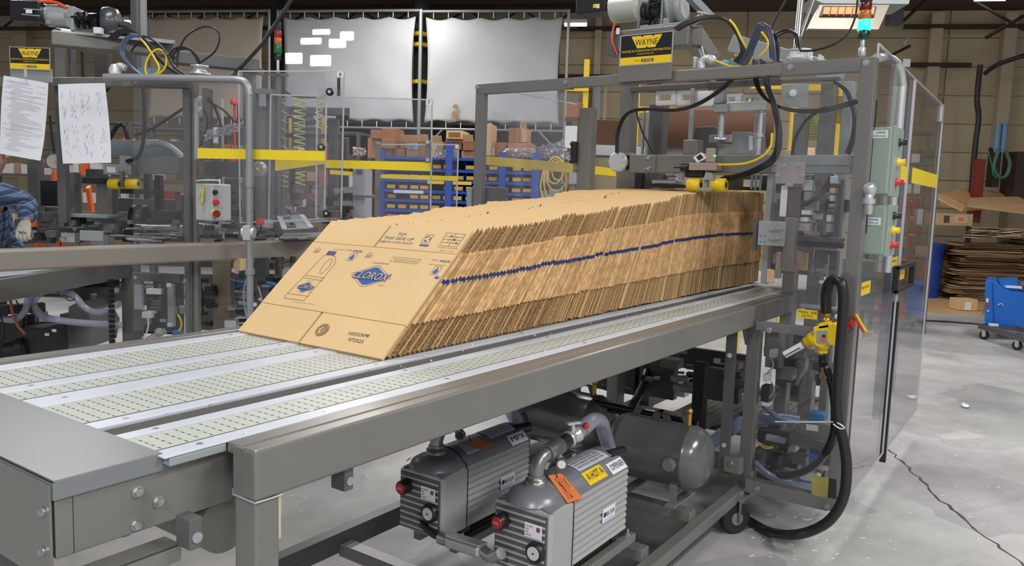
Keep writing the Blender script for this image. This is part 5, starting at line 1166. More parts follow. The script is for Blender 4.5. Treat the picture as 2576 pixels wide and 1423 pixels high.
m = M(); m.tube([at(1930, 940, x=GX+.1), at(1945, 920, x=GX+.12), at(1940, 900, x=GX+.12)], .004, 6); m.tube([at(1935, 1000, x=GX+.1), at(1948, 980, x=GX+.1), at(1940, 960, x=GX+.12)], .004, 6); m.tube([at(2030, 895, x=GX+.1), at(2028, 925, x=GX+.1), at(2010, 950, x=GX+.15), at(2004, 965, x=GX+.2)], .008, 8); O('grey_tubing', m, GREYB, mc)
m = M(); m.tube([at(1640, 880, x=4.6), at(1620, 960, x=4.3), at(1585, 1035, x=3.9)], .025, 10); m.tube([at(1560, 940, x=4.3), at(1575, 900, x=4.5)], .02, 10); O('dark_hose', m, BLACK, mc)
m = M(); m.tube([at(1880, 1010, x=GX+.2), at(1868, 1040, x=GX+.3), at(1845, 1062, x=GX+.3), at(1790, 1075, x=GX+.35)], .009, 8); m.tube([at(1540, 870, x=4.6), at(1500, 925, x=4.3), at(1440, 945, x=4.2)], .02, 8); O('black_cables', m, BLACK, mc)
m = M(); m.prism([at(1820, 1148, x=GX-.05), at(1862, 1155, x=GX-.05), at(1862, 1195, x=GX-.05), at(1820, 1185, x=GX-.05)], (.05, 0, 0)); cb_ = O('switch_box', m, GREY, mc, .003); m = M(); bolt(m, at(1820+18, 1166, x=GX-.05), (-1, 0, 0), .012); O('hex_bolt', m, STEEL, cb_)
# ---------------------------------------------------------------- drive head on top
dh = T('drive_head', 'servo drive assembly on bent grey beams above the near machine', 'drive', at(1600, 90, x=MX))
def beamp(nm, pts, w, h, m_=GREY, par=dh):
    m = M()
    for a, b in zip(pts, pts[1:]): m.bar(a, b, w, h)
    return O(nm, m, m_, par, .008, 3)
HX_ = MX-.05
b0, b1 = at(1552, 108, x=HX_), at(1742, 95, x=HX_); b1.z = b0.z
beamp('beam', [b0, V((HX_, b1.y, b0.z))], .1, .11)
c1 = at(1740, 92, d=4.25); c2 = at(1806, 78, d=4.9); c2.z = c1.z
beamp('beam', [V((HX_, b1.y, b0.z)), V((c2.x, c2.y, b0.z))], .09, .10)
c3 = at(1905, 90, d=5.3); c3.z = b0.z; c4 = at(2130, 127, d=4.6); c4.z = b0.z-.08
beamp('beam', [V((c2.x, c2.y, b0.z)), c3], .09, .10, GREYB); beamp('beam', [at(1840, 110, d=4.9), c4], .08, .11, GREYB)
m = M(); m.box((HX_-.06, b0.y-.02, b0.z-.07), (HX_+.06, b0.y+.03, b0.z+.05)); e_ = O('end_plate', m, GREYD, dh); X('white_label', HX_-.075, 1550, 70, 1559, 86, .002, PAPER, dh)
X('mount_plate', HX_, 1605, -20, 1612, 72, .1, GREYB, dh); X('mount_plate', HX_-.04, 1610, 60, 1715, 74, .14, GREYB, dh); X('mount_plate', HX_-.04, 1668, 45, 1682, 66, .08, GREYB, dh); X('side_window_frame', HX_, 1664, -20, 1670, 72, .1, GREYB, dh)
a, b = at(1545, 22, x=HX_), at(1607, 20, x=HX_); b.z = a.z; m = M(); m.cyl(a, b, .077, n=30); O('gearbox', m, mat('pale_gearbox', 'c2c9c0', .35, .2, .03), dh)
a, b = at(1462, 14, x=HX_), at(1538, 14, x=HX_); m = M(); m.box((HX_-.06, b.y, a.z-.06), (HX_+.06, a.y, a.z+.07)); sm_ = O('servo_motor', m, BLACK, dh, .008, 3); X('flange', HX_-.05, 1539, -8, 1552, 40, .1, ALU, dh)
X('yellow_sticker', HX_-.062, 1492, 10, 1501, 20, .002, YEL, sm_); X('white_sticker', HX_-.062, 1501, 10, 1508, 21, .002, PAPER, sm_); X('white_sticker', HX_-.062, 1528, 2, 1535, 20, .002, PAPER, sm_)
m = M(); random.seed(31)
for k in range(16):
    a = at(random.uniform(1614, 1660), random.uniform(0, 55), x=HX_+random.uniform(0, .08)); b = a+V((random.uniform(-.03, .03), random.uniform(-.04, .04), random.uniform(-.05, .05))); m.cyl(a, b, random.uniform(.008, .02), n=10)
m.cyl(at(1614, 30, x=HX_+.04), at(1662, 30, x=HX_+.04), .035, n=16); m.lathe(at(1625, 30, x=HX_+.04), (0, -1, 0), [(0, .05), (.012, .05), (.013, .03), (.025, .03), (.026, .055), (.04, .055)], 16); O('coupling', m, DARK, dh)
m = M(); m.lathe(at(1684, 25, x=HX_+.03), (0, -1, .1), [(0, .06), (.01, .085), (.03, .09), (.032, .08), (.05, .08), (.055, .09), (.075, .09), (.085, .06)], 30); O('pulley_housing', m, GREYB, dh)
m = M(); m.bar(at(1732, -10, x=HX_), at(1785, 45, x=HX_+.1), .05, .03); m.bar(at(1745, -10, x=HX_+.02), at(1795, 42, x=HX_+.12), .02, .02); O('slanted_tube', m, GREYB, dh, .003)
m = M()
for (p0, p1) in (((1735, 50), (1790, 42)), ((1745, 62), (1775, 40)), ((1755, 30), (1790, 38))): m.tube([at(*p0, x=HX_-.03), at(*p1, x=HX_-.03)], .007, 8, spline=False)
m.ball(at(1760, 45, x=HX_-.02), .02); O('fitting', m, ALU, dh)
m = M(); m.tube([at(1548, 55, x=HX_-.08), at(1541, 80, x=HX_-.08), at(1540, 105, x=HX_-.08), at(1553, 138, x=HX_-.05)], .006, 8); O('orange_cable', m, mat('cable_orange', 'd8562c', .4), dh)
m = M(); m.bar(at(1753, 108, x=MX), at(1766, 148, x=MX), .02, .006, up=(0, 1, 0)); m.bar(at(1762, 108, x=MX), at(1772, 146, x=MX), .02, .006, up=(0, 1, 0)); O('strut', m, GREYB, dh)
# things on the top rail
X('pneumatic_fitting', MX-.1, 1743, 142, 1750, 172, .04, ALU, dh, .004); m = M(); m.tube([at(1765, 172, x=MX-.1), at(1765, 155, x=MX-.1), at(1778, 146, x=MX-.1), at(1790, 150, x=MX-.1)], .018, 10); m.ball(at(1790, 151, x=MX-.1), .024); O('wrapped_connector', m, mat('foil_wrap', 'd5d9dc', .3, .3, .15, 40, .6, 60), dh)
tbx = [(1810, 152, 1835, 172, 'sky_blue', '69b2cc'), (1836, 146, 1872, 172, 'slate_blue', '71929f'), (1870, 143, 1885, 160, 'sky_blue', '69b2cc'), (1846, 136, 1854, 146, 'brass', ''), (1985, 126, 2036, 150, 'white_plastic', ''), (1990, 118, 2012, 128, 'zinc_steel', ''), (2056, 136, 2064, 152, 'white_plastic', ''), (1920, 148, 1960, 158, 'zinc_steel', '')]
for a, b, c, d, nm, col in tbx: X('valve_unit', MX-.1, a, b, c, d, .07, mat(nm, col, .4) if col else MC[nm], dh, .005)
m = M(); m.lathe(at(2010, 150, x=MX-.05), (0, 0, 1), [(0, .06), (.012, .06), (.014, .045), (.035, .045), (.037, .055), (.045, .055), (.047, .02)], 20); O('motor_cap', m, WHITE, dh)
# cables: one thing each bundle
def cable(nm, lst, x_, r_, m_, lab, off=(0,), res=5):
    m = M()
    for o_ in off: m.tube([at(a+o_, b+o_*.6, x=x_-(c if len(q_) > 2 else 0)) for q_ in lst for a, b, c in [(q_[0], q_[1], q_[2] if len(q_) > 2 else 0)]], r_, 8, res)
    return tag(O(nm, m, m_), lab, 'cable')
cable('cable_bundle', [(1700, 72), (1730, 55), (1775, 42), (1822, 48), (1855, 85), (1868, 130), (1850, 155)], MX-.1, .006, BLACK, 'black cables arching over the near drive head down to the valves', (0, 3, 6, -3))
cable('yellow_cable', [(1835, 50), (1850, 68), (1866, 100), (1885, 135), (1890, 155), (1872, 165), (1835, 166), (1798, 152)], MX-.12, .0055, YEL, 'bright yellow cable looping from the drive head to the blue valve')
cable('cable_bundle', [(1865, 165), (1885, 130), (1900, 95), (1915, 65), (1932, 68), (1942, 110), (1945, 150)], MX-.15, .0055, mat('blue_black_cable', '3a4358', .25, 0, .05), 'thick bundle of blue-black hoses looping above the near machine', (-6, -3, 0, 3, 6))
cable('cable_bundle', [(1938, 75), (1950, 105), (1950, 150)], MX-.13, .0055, BLACK, 'black hoses dropping straight through the top of the near machine', (-4, 0, 4, 8))
cable('yellow_cable', [(1915, 80), (1930, 100), (1930, 120), (1910, 142)], MX-.17, .005, YEL, 'short yellow cable beside the thick hose bundle')
cable('black_cable', [(1945, 88), (1975, 75), (1998, 85), (2006, 120)], MX-.15, .006, BLACK, 'pair of black cables arching to the round motor cap', (0, 7))
cable('black_cable', [(2012, 128), (2050, 126), (2100, 110), (2135, 80), (2152, 40), (2158, -8)], MX-.15, .005, BLACK, 'long black cable rising from the motor cap past the signal tower')
cable('black_cable', [(1940, 110), (1945, 60), (1975, 5), (1980, -10)], MX+.2, .006, BLACK, 'black cable rising to the roof left of the heater')
cable('black_cable', [(1550, 383, .26), (1553, 330, .26), (1575, 285, .28), (1620, 273, .3), (1690, 276, .3), (1750, 262, .3), (1810, 225, .32), (1858, 178, .34), (1890, 130, .3)], MX, .006, BLACK, 'black cable sweeping from the round end cap up over the top rail', (0, 4))
cable('black_cable', [(1601, 280), (1612, 320), (1630, 360), (1646, 386)], MX-.05, .0055, BLACK, 'black cable hanging down inside the near machine opening')
cable('hose_bundle', [(1896, 150, .3), (1900, 210, .32), (1930, 252, .34), (1985, 274, .34), (2060, 276, .34), (2120, 262, .32), (2153, 252, .3)], MX, .006, BLACKG, 'black hoses sagging in front of the near machine to the right post', (0, 4, 8))
cable('hose_bundle', [(1914, 150, .3), (1925, 210, .34), (1942, 260, .36), (1955, 330, .36), (1945, 390, .36), (1905, 420, .36), (1850, 440, .3), (1815, 448, .24)], MX, .0065, BLACK, 'thick black hose bundle hanging to the sensor above the cartons', (0, 5, 10))
cable('yellow_cable', [(1942, 335, .37), (1938, 370, .38), (1915, 395, .38), (1870, 412, .36), (1806, 414, .3)], MX, .0055, YEL, 'yellow cable following the hanging bundle to the sensor block')
cable('black_cable', [(2098, 204), (2130, 232), (2148, 290), (2145, 340), (2130, 386)], MX+.1, .009, BLACK, 'thick black cable curving down between the right columns', (0, 5))
cable('black_cable', [(2080, 268, .25), (2030, 300, .22), (2000, 350, .2), (1993, 395, .2)], MX, .008, BLACK, 'black cable falling to the plate right of the cartons')
m = M()
for k in range(8):
    c = at(2045, 290+k*7, x=MX+.3); m.tube([c+V((0, cos(j*pi/6)*.05, sin(j*pi/6)*.02)) for j in range(13)], .007, 6, 2)
tag(O('coiled_hose', m, mat('lime_hose', 'c9cf6a', .35)), 'coiled yellow-green air hose between the right columns', 'hose')
X('yellow_guard', MX+.35, 2104, 240, 2122, 310, .03, YEL, mc, .008)
m = M(); c = at(1855, 295, x=MX+.1)
# ---------------------------------------------------------------- signal tower and heater
def tower(px, ytop, ybot, d_, r_, lab, lit, segs):
    """segs: list of (y0,y1,material)"""
    c = at(px, ybot, d=d_); t = T('signal_tower', lab, 'signal light', c)
    for nm, y0, y1, m_, rr in segs:
        z1 = zat(y0, c.x, c.y); z0 = zat(y1, c.x, c.y); h = z1-z0
        m = M(); m.lathe((c.x, c.y, z0), (0, 0, 1), [(0, r_*rr*.94), (h*.08, r_*rr), (h*.92, r_*rr), (h, r_*rr*.94)], 24); O(nm, m, m_, t)
    return t
RG = mat('red_lens_off', '5c1719', .25, 0, 0); AM = mat('amber_lens', 'c2701f', .25, 0, 0); GRN = mat('green_lens_off', '0e3a2c', .25, 0, 0); GLT = mat('green_lens_lit', '2fd9a0', .3, emit='30e8b0', es=1.5, var=0)
tower(2168, 0, 140, 4.35, .032, 'signal tower with its green lamp lit on top of the right guard post', 1, [('cap', -14, 6, DARK, 1), ('red_lens', 6, 27, RG, 1), ('amber_lens', 27, 49, AM, 1), ('green_lens', 50, 78, GLT, 1.08), ('base', 78, 98, GRN, 1), ('stem', 98, 122, ALU, .35), ('foot', 120, 141, ALU, .62)])
t = T('gas_heater', 'overhead heater with glowing orange ceramic tiles near the roof', 'heater', at(2130, 40, d=7.2))
def hq(px, py, d_=7.2): return at(px, py, d=d_)
m = M(); m.prism([hq(2040, -5), hq(2290, -5), hq(2286, 10), (hq(2070, 8))], cf*.35+UP*0.02); O('hood', m, GREYB, t)
m = M(); m.prism([hq(2062, 12, 7.15), hq(2238, 12, 7.15), hq(2210, 74, 7.0), hq(2033, 72, 7.0)], cf*.05); O('reflector', m, mat('heater_tin', '8f887b', .4, .4, .05), t)
m = M(); m.prism([hq(2072, 14, 7.12), hq(2206, 16, 7.12), hq(2200, 42, 7.06), hq(2062, 40, 7.06)], cf*.02); O('burner_frame', m, DARK, t)
for k in range(7):
    x0_ = 2072+k*18.6; m = M(); m.prism([hq(x0_+2, 18, 7.10), hq(x0_+17, 18, 7.10), hq(x0_+14, 35, 7.05), hq(x0_-1, 35, 7.05)], cf*.01); O('ceramic_tile', m, mat('glowing_tile', 'e2643c', .6, emit='ff6a38', es=1.3, var=0), t)
for px_, py_ in ((2075, 5), (2255, 0)):
    q_ = at(px_, py_, d=7.35); O('hanger_chain', M().cyl(q_, V((q_.x, q_.y, 5.17)), .006, n=6), STEEL, t)
m = M(); m.tube([at(2003, 128, d=5.2), at(2016, -10, d=5.2)], .022, 10, spline=False); tag(O('upright_conduit', m, STEEL), 'slim grey conduit rising to the roof left of the heater', 'conduit')
m = M(); m.tube([at(2012, 96, d=5.6), at(2048, -5, d=5.6)], .012, 8, spline=False); tag(O('hanger_rod', m, STEEL), 'thin slanted rod between the conduit and the heater', 'rod')
# ---------------------------------------------------------------- station boxes on the right post
def station(x_, px0, py0, px1, py1, lab, l1, l2, ly):
    a = at(px0, py0, x=x_); b = at(px1, py0, x=x_); z0 = zat(py1, x_, (a.y+b.y)/2); z1 = a.z
    t = T('station_box', lab, 'control box', (x_, (a.y+b.y)/2, z0)); m = M(); m.box((x_, b.y, z0), (x_+.20, a.y, z1)); bx = O('enclosure', m, mat('sage_enclosure', '8d9d92', .4, 0, .03), t, .008, 3)
    w_ = a.y-b.y; m = M(); m.box((x_+.004, b.y-.012, z0-.006), (x_+.2, b.y+.002, z1+.004)); O('lid_flange', m, MC['sage_enclosure'], t, .003)
    zl_ = zat(ly, x_, a.y); m = M(); m.box((x_-.002, b.y+w_*.2, zl_-.016), (x_-.0005, a.y-.004, zl_+.016)); nl = O('name_plate', m, PAPER, t)
    text(l1, (x_-.002, a.y-.012-w_*.1, zl_+.002), (0, -1, 0), (0, 0, 1), w_*.46, .009, INK, nl); text(l2, (x_-.002, a.y-.008, zl_-.012), (0, -1, 0), (0, 0, 1), w_*.62, .009, INK, nl)
    # switches on the side facing the aisle
    for k in range(3):
        c = V((x_+.10, b.y-.012, z1-(z1-z0)*(.2+.3*k))); m = M(); m.lathe(c, (0, -1, 0), [(0, .018), (.008, .018), (.009, .013), (.03, .013)], 14); s_ = O('push_button', m, [BLACK, YEL, RED][k], t)
    return t
station(GX+.07, 2192, 320, 2246, 489, 'upper sage green control box labelled UPPER STATION, on the right post', 'UPPER', 'STATION #2', 338)
station(GX+.09, 2173, 515, 2231, 640, 'lower sage green control box labelled LOWER STATION, below the other one', 'LOWER', 'STATION #2', 555)
m = M(); m.tube([at(2192, 470, x=GX-.01), at(2187, 490, x=GX-.02), at(2186, 508, x=GX-.02), at(2184, 535, x=GX-.0)], .017, 12); m.lathe(at(2188, 478, x=GX-.02), (-.5, 0, .6), [(-.02, .02), (.0, .026), (.02, .024), (.03, .012)], 14); m.cyl(at(2187, 500, x=GX-.02), at(2186, 512, x=GX-.02), .024, n=10, smooth=False); tag(O('conduit_elbow', m, ALU), 'shiny conduit elbow joining the two sage green control boxes', 'fitting')
# ---------------------------------------------------------------- clear right-hand doors (frameless, in line with the machine side)
WY = .70
def dpan(lab, x0_, x1_, z0_, z1a, z1b, extra=None, y_=WY):
    t = T('clear_door', lab, 'door', (x0_, y_, z0_)); m = M(); m.prism([(x0_, y_, z0_), (x1_, y_, z0_), (x1_, y_, z1b), (x0_, y_, z1a)], (0, .008, 0)); O('clear_pane', m, clear('lexan_smoke', (.95, .945, .955), .04, 1.45, .02), t); e = M(); Q = [(x0_, y_-.001, z0_), (x1_, y_-.001, z0_), (x1_, y_-.001, z1b), (x0_, y_-.001, z1a)]
    for a_, b_ in zip(Q, Q[1:]+Q[:1]): e.bar(a_, b_, .008, .006)
    O('polished_edge', e, mat('polished_edge', 'b9bcc2', .2, 0, 0), t)
    return t
d1 = dpan('first clear guard door, between the right post and the black latch handle', GX+.09, 4.54, .20, 2.18, 2.17); d2 = dpan('second clear guard door, beyond the black latch handle', 4.57, 5.7, .20, 2.17, 2.16)
m = M(); m.box((4.54, WY-.016, .15), (4.568, WY+.014, 1.02)); O('edge_gasket', m, BLACK, d1); m = M(); m.box((GX+.07, WY-.014, .2), (GX+.095, WY+.012, 1.02)); m.box((GX+.07, WY-.014, 1.4), (GX+.095, WY+.012, 1.95)); O('edge_gasket', m, BLACK, d1)
for z in (.35, 1.0, 1.9): m = M(); m.box((GX+.06, WY-.012, z), (GX+.085, WY-.002, z+.09)); O('hinge', m, STEEL, d1, .002)
for z in (.3, .42): m = M(); m.cyl((4.55, WY-.004, z), (4.55, WY-.02, z), .006); O('hinge_pin', m, STEEL, d1)
def hnd(x0_, x1_, z0_, z1_, t, nm='latch_handle'):
    m = M(); m.box((x0_, WY-.035, z0_), (x1_, WY-.015, z0_+.022)); m.box((x0_, WY-.035, z1_-.022), (x1_, WY-.015, z1_)); m.box((x0_, WY-.035, z0_), (x0_+.02, WY-.005, z1_)); m.box((x1_-.02, WY-.035, z0_), (x1_, WY-.005, z1_)); O(nm, m, BLACK, t, .005, 3)
ha = at(2245, 668, y=WY); hb = at(2280, 738, y=WY); hnd(ha.x, hb.x-.0, zat(738, ha.x, WY), ha.z, d1)
for (a, b, c, d, t_) in ((2252, 410, 2285, 440, d1), (2297, 421, 2361, 463, d2)):
    p, q = at(a, b, y=WY-.002), at(c, b, y=WY-.002); h_ = .082; z_ = zat(b, p.x, WY); m = M(); m.prism([(p.x, WY-.002, z_), (q.x, WY-.002, z_), (q.x, WY-.002, z_-h_), (p.x, WY-.002, z_-h_)], (0, .0015, 0)); O('yellow_band', m, YELT, t_)
for (a, b, c, d, t_) in ((2244, 648, 2257, 668, d1), (2264, 680, 2274, 700, d1), (2168, 712, 2188, 736, d1)):
    p, q = at(a, b, y=WY-.003), at(c, d, y=WY-.003); m = M(); m.box((p.x, WY-.0035, q.z), (q.x, WY-.002, p.z)); o = O('caution_sticker', m, YEL, t_); text('NOTICE', (p.x+.002, WY-.0035, (p.z+q.z)/2), (1, 0, 0), (0, 0, 1), (q.x-p.x)*.8, .012, INK, o)
m = M(); m.box((5.62, WY-.006, 2.06), (5.7, WY+.014, 2.165)); O('corner_clip', m, ALU, d2)
# curved conduit behind the doors
m = M(); m.tube([at(2205, 146, x=GX+.12), at(2238, 147, x=4.0), at(2262, 170, x=4.1), at(2270, 215, x=4.15)], .02, 12); p = at(2270, 215, x=4.15); m.tube([p, (p.x, p.y, 1.9), (p.x, p.y, 1.2)], .02, 12, spline=False); tag(O('bent_conduit', m, ALU), 'bent galvanised conduit behind the first clear guard door', 'conduit')
for (px, y0_, d_) in ((2292, 250, 5.6), (2280, 250, 5.4)):
    p = at(px, y0_, d=d_); m = M(); m.box((p.x, p.y, 0), (p.x+.05, p.y+.05, p.z)); tag(O('door_post', m, mat('dusky_blue_post', '62687f', .4, .1, .04), None, .003), {2292: 'dusky blue post farther back behind the clear doors', 2280: 'dusky blue post just behind the latch handle'}[px], 'post')
# ================================================================ far (left) machine
e1 = V((cr.x, cr.y, 0)).normalized(); e2 = V((cf.x, cf.y, 0)).normalized()
def D(px, py, d):     # point on the upright plane d metres ahead
    r_ = ray(px, py); return CP+r_*(d/r_.dot(e2))
def col(nm, px0, px1, yt, yb_, d, t_=.06, m_=GREY, par=None, z0=None, bev=.003, kind=None, label=None):
    a, b = D(px0, yt, d), D(px1, yt, d); a.z = b.z = (a.z+b.z)/2; c = (a+b)/2
    zb = z0 if z0 is not None else zat(yb_, c.x, c.y); h = a.z-zb
    o = O(nm, M().obox(V((c.x, c.y, zb+h/2))+e2*t_/2, e1*((b-a).length/2), e2*t_/2, (0, 0, h/2)), m_, par, bev, 2)
    if label: o['label'] = label
    return o
def hb(nm, x0, y0, x1, y1, d, w_=.05, h_=.05, m_=GREY, par=None, bev=.003):
    p = D(x0, y0, d); r2 = ray(x1, y1); d2 = d
    if abs(r2.z) > .02: 
        k = (p.z-CH)/r2.z
        if .75*d < k*r2.dot(e2) < 1.35*d: d2 = k*r2.dot(e2)
    q = D(x1, y1, d2); q.z = p.z
    return O(nm, M().bar(p, q, w_, h_), m_, par, bev, 2)
lm = T('far_machine', 'second grey case machine on the left, seen through its clear guard', 'machine', wz(D(330, 600, 5.0), 0))
# conveyor in front of the far machine: guide tube and table beam
gt = T('guide_rail', 'long grey guide tube of the far conveyor, running behind the carton row', 'rail', (2.0, 3.75, 1.0))
GY = 3.75
za, zb_ = at(300, 619, y=GY).z, at(300, 668, y=GY).z
m = M(); m.box((.6, GY, zb_), (4.2, GY+.10, za)); O('tube', m, mat('warm_grey_tube', '938d86', .35, .15, .04, 3), gt, .012, 3)
m = M(); m.prism([at(604, 650, y=GY-.02), at(625, 650, y=GY-.02), at(622, 678, y=GY-.02), at(604, 681, y=GY-.02)], (0, .06, 0)); O('wood_shim', m, mat('pale_wood', 'cdb48a', .7, 0, .1), gt)
fcv = T('far_conveyor', 'grey table and leg of the far conveyor below the guide tube', 'conveyor', (2.2, 4.0, 0))
p0, p1 = D(-40, 738, 3.9), D(333, 674, 4.6); p1.z = p0.z = .93
p_, q_ = D(-60, 738, 3.72), D(333, 668, 5.2); q_.z = p_.z; O('table_beam', M().bar(p_, q_, .08, .115), GREY, fcv, .004)
p0 = D(-60, 690, 3.8); p1 = D(333, 665, 4.4)
m = M(); m.add([D(-60, 704, 3.72), D(335, 655, 5.2), D(335, 640, 5.8), D(-60, 684, 4.1)], [(0, 1, 2, 3)]); O('table_top', m, WST, fcv)
col('leg', 304, 334, 670, 900, 5.1, .07, GREY, fcv, z0=0); hb('cross_tube', 20, 742, 300, 725, 4.6, .05, .04, GREYD, fcv); hb('cross_tube', 150, 716, 300, 712, 4.9, .05, .06, DARK, fcv)
hb('dark_beam', -60, 782, 112, 772, 4.2, .06, .05, DARK, fcv)
for a_ in ((345, 456, 700, 840, 6.0), (494, 534, 690, 830, 6.1), (582, 700, 690, 830, 6.0), (150, 240, 705, 730, 5.4), (244, 300, 716, 770, 5.9)): col('shade_backing', a_[0], a_[1], a_[2], a_[3], a_[4], .05, DARK if a_[0] % 2 else GREYD, fcv)  # dark backing added to stand in for the gloom under the far conveyor
m = M(); a = D(279, 706, 4.3)
for k in range(26): c = V((a.x, a.y, a.z-.028*k)); m.box(c-V((.012, .012, .011)), c+V((.012, .012, .009)))
O('drive_chain', m, BLACK, fcv, kind='stuff')
c = D(294, 730, 4.36); m = M(); bolt(m, c, -e2, .012); O('hex_bolt', m, STEEL, fcv)
# under the far conveyor
m = M(); P = [(171, 772), (190, 762), (218, 778), (240, 820), (232, 872), (172, 880)]
m.prism([D(a, b, 4.7) for a, b in P], e2*.3); O('motor_cover', m, mat('slate_cover', '75797a', .4, .1, .04), fcv, .006)
c = D(110, 850, 4.5); m = M(); m.obox(c, e1*.09, e2*.1, (0, 0, .08)); o_ = O('drive_motor', m, DARK, fcv, .01)
m = M(); m.obox(c-e1*.13+UP*.05, e1*.05, e2*.06, (0, 0, .08)); m.cyl(c-e1*.2-UP*.03, c-e1*.05-UP*.03, .05, n=18); O('motor_end', m, BLACK, fcv, .008)
for q in ((118, 841), (136, 831)): m = M(); m.obox(D(*q, 4.38), e1*.012, e2*.001, (0, 0, .008)); O('sticker', m, PAPER, o_)
m = M(); m.cyl(D(20, 880, 4.4), D(72, 872, 4.4), .045, n=18); m.cyl(D(50, 872, 4.4), D(66, 870, 4.4), .052, n=18); O('gear_motor', m, BLACK, fcv)
for (x0_, x1_, y0_, y1_, d_, mm) in ((75, 88, 770, 830, 5.0, GREY), (243, 262, 730, 812, 5.4, GREYD), (196, 214, 732, 760, 5.6, DARK), (238, 262, 800, 815, 5.2, GREYB), (150, 168, 790, 880, 5.2, GREYD), (97, 103, 786, 830, 5.0, ALU)):
    col('bracket', x0_, x1_, y0_, y1_, d_, .08, mm, fcv)
def hose(nm, pts, d, r_, m_, lab, cat='hose', res=5, par=None):
    m = M(); m.tube([D(q[0], q[1], q[2] if len(q) > 2 else d) for q in pts], r_, 12, res); o = O(nm, m, m_, par)
    if par is None: tag(o, lab, cat)
    return o
CH_ = clear('blue_clear_tube', (.55, .6, .78), .08, 1.5, .3)
hose('clear_hose', [(-20, 798), (12, 803), (37, 804), (58, 788), (68, 765), (73, 740)], 4.3, .018, CH_, 'clear blue hose curving up at the left edge below the far conveyor')
hose('clear_hose', [(145, 731), (115, 731), (90, 748), (86, 770), (110, 795), (149, 805), (211, 812), (305, 818)], 4.35, .019, CH_, 'long clear blue hose looping below the far conveyor')
hose('clear_hose', [(150, 730), (175, 736), (195, 752), (212, 772), (240, 785), (268, 780), (302, 762)], 4.5, .019, CH_, 'clear blue hose sagging toward the far conveyor leg')
hose('clear_hose', [(72, 735), (80, 760), (92, 800), (88, 790)], 4.6, .016, CH_, 'short clear hose hanging behind the looped one')
hose('red_hose', [(26, 755), (33, 792), (46, 820), (64, 840)], 4.25, .008, mat('brick_red', '9a4a42', .35), 'thin brick-red hose below the far conveyor')
hose('black_cable', [(40, 755), (52, 775), (62, 782), (66, 800), (64, 850)], 4.3, .004, BLACK, 'thin black cable beside the red hose', 'cable')
hose('black_cable', [(0, 790), (6, 812), (6, 840), (0, 850)], 4.2, .005, BLACK, 'black cable at the left edge below the clear hose', 'cable')
hose('black_cable', [(146, 735), (165, 750), (178, 756), (190, 750)], 4.3, .003, BLACK, 'small black cable under the hose joint', 'cable')
# guard of the far machine
lg = T('far_guard', 'grey tube guard frame of the far machine with clear door and yellow band', 'guard', wz(D(400, 600, 4.35), 0))
hb('top_rail', 136, 207, 337, 207, 4.6, .05, .05, GREY, lg); hb('top_rail', 335, 210, 476, 212, 4.35, .05, .045, GREYD, lg)
col('post', 458, 477, 205, 840, 4.35, .05, GREYD, lg); col('post', 477, 492, 205, 850, 4.37, .05, GREY, lg); col('post', 136, 157, 205, 560, 4.6, .05, GREYD, lg)
hb('cross_rail', 337, 694, 458, 700, 4.35, .05, .045, GREYD, lg); hb('cross_rail', -20, 207, 32, 207, 4.7, .04, .05, GREY, lg)
for q in ((344, 206), (465, 209), (342, 697), (463, 705)): m = M(); bolt(m, D(*q, 4.33), -e2, .012, .01); O('hex_bolt', m, STEEL, lg)
pane('clear_pane', [D(335, 205, 4.31), D(474, 208, 4.31), D(474, 840, 4.31), D(334, 830, 4.31)], .006, None, lg, e2)
dr = T('far_guard_door', 'clear hinged door with a wide yellow band, beside the far control box', 'door', wz(D(650, 600, 4.25), .5))
pane('clear_pane', [D(498, 180, 4.25), D(817, 188, 4.25), D(812, 590, 4.25), D(499, 590, 4.25)], .006, None, dr, e2)
O('yellow_band', M().prism([D(497, 372, 4.245), D(817, 380, 4.245), D(817, 404, 4.245), D(497, 398, 4.245)], e2*.002), YELT, dr)
m = M(); m.prism([D(489, 247, 4.26), D(498, 247, 4.26), D(498, 400, 4.26), D(489, 400, 4.26)], e2*.01); O('hinge_strip', m, GREYB, dr)
for q in ((503, 248), (503, 275)): m = M(); bolt(m, D(*q, 4.25), -e2, .012, .01); O('hex_bolt', m, STEEL, dr)
# conduit loop
m = M(); m.tube([D(262, 194, 4.2), D(420, 196, 4.2), D(560, 199, 4.2), D(600, 201, 4.2), D(620, 212, 4.2), D(627, 240, 4.2)], .019, 12, 4); p = D(627, 240, 4.2); m.cyl(p, V((p.x, p.y, zat(825, p.x, p.y))), .019, n=12); q = V((p.x, p.y, zat(470, p.x, p.y))); m.cyl(q, q+V((0, 0, .09)), .023, n=12)
m.cyl(V((p.x, p.y, zat(690, p.x, p.y))), V((p.x, p.y, zat(676, p.x, p.y))), .026, n=12)
tag(O('conduit_loop', m, mat('matt_conduit', '9a9da2', .35, .4, .04)), 'galvanised conduit bent over the far guard and running down past the control box', 'conduit')
m = M(); c = D(624, 585, 4.2); m.cyl(c-e1*.03, c+e1*.035, .03, n=16); m.obox(c-UP*.0, e1*.02, e2*.03, (0, 0, .04)); tag(O('conduit_fitting', m, ALU, None, .004), 'cast conduit fitting where the loop meets the guide tube', 'fitting')
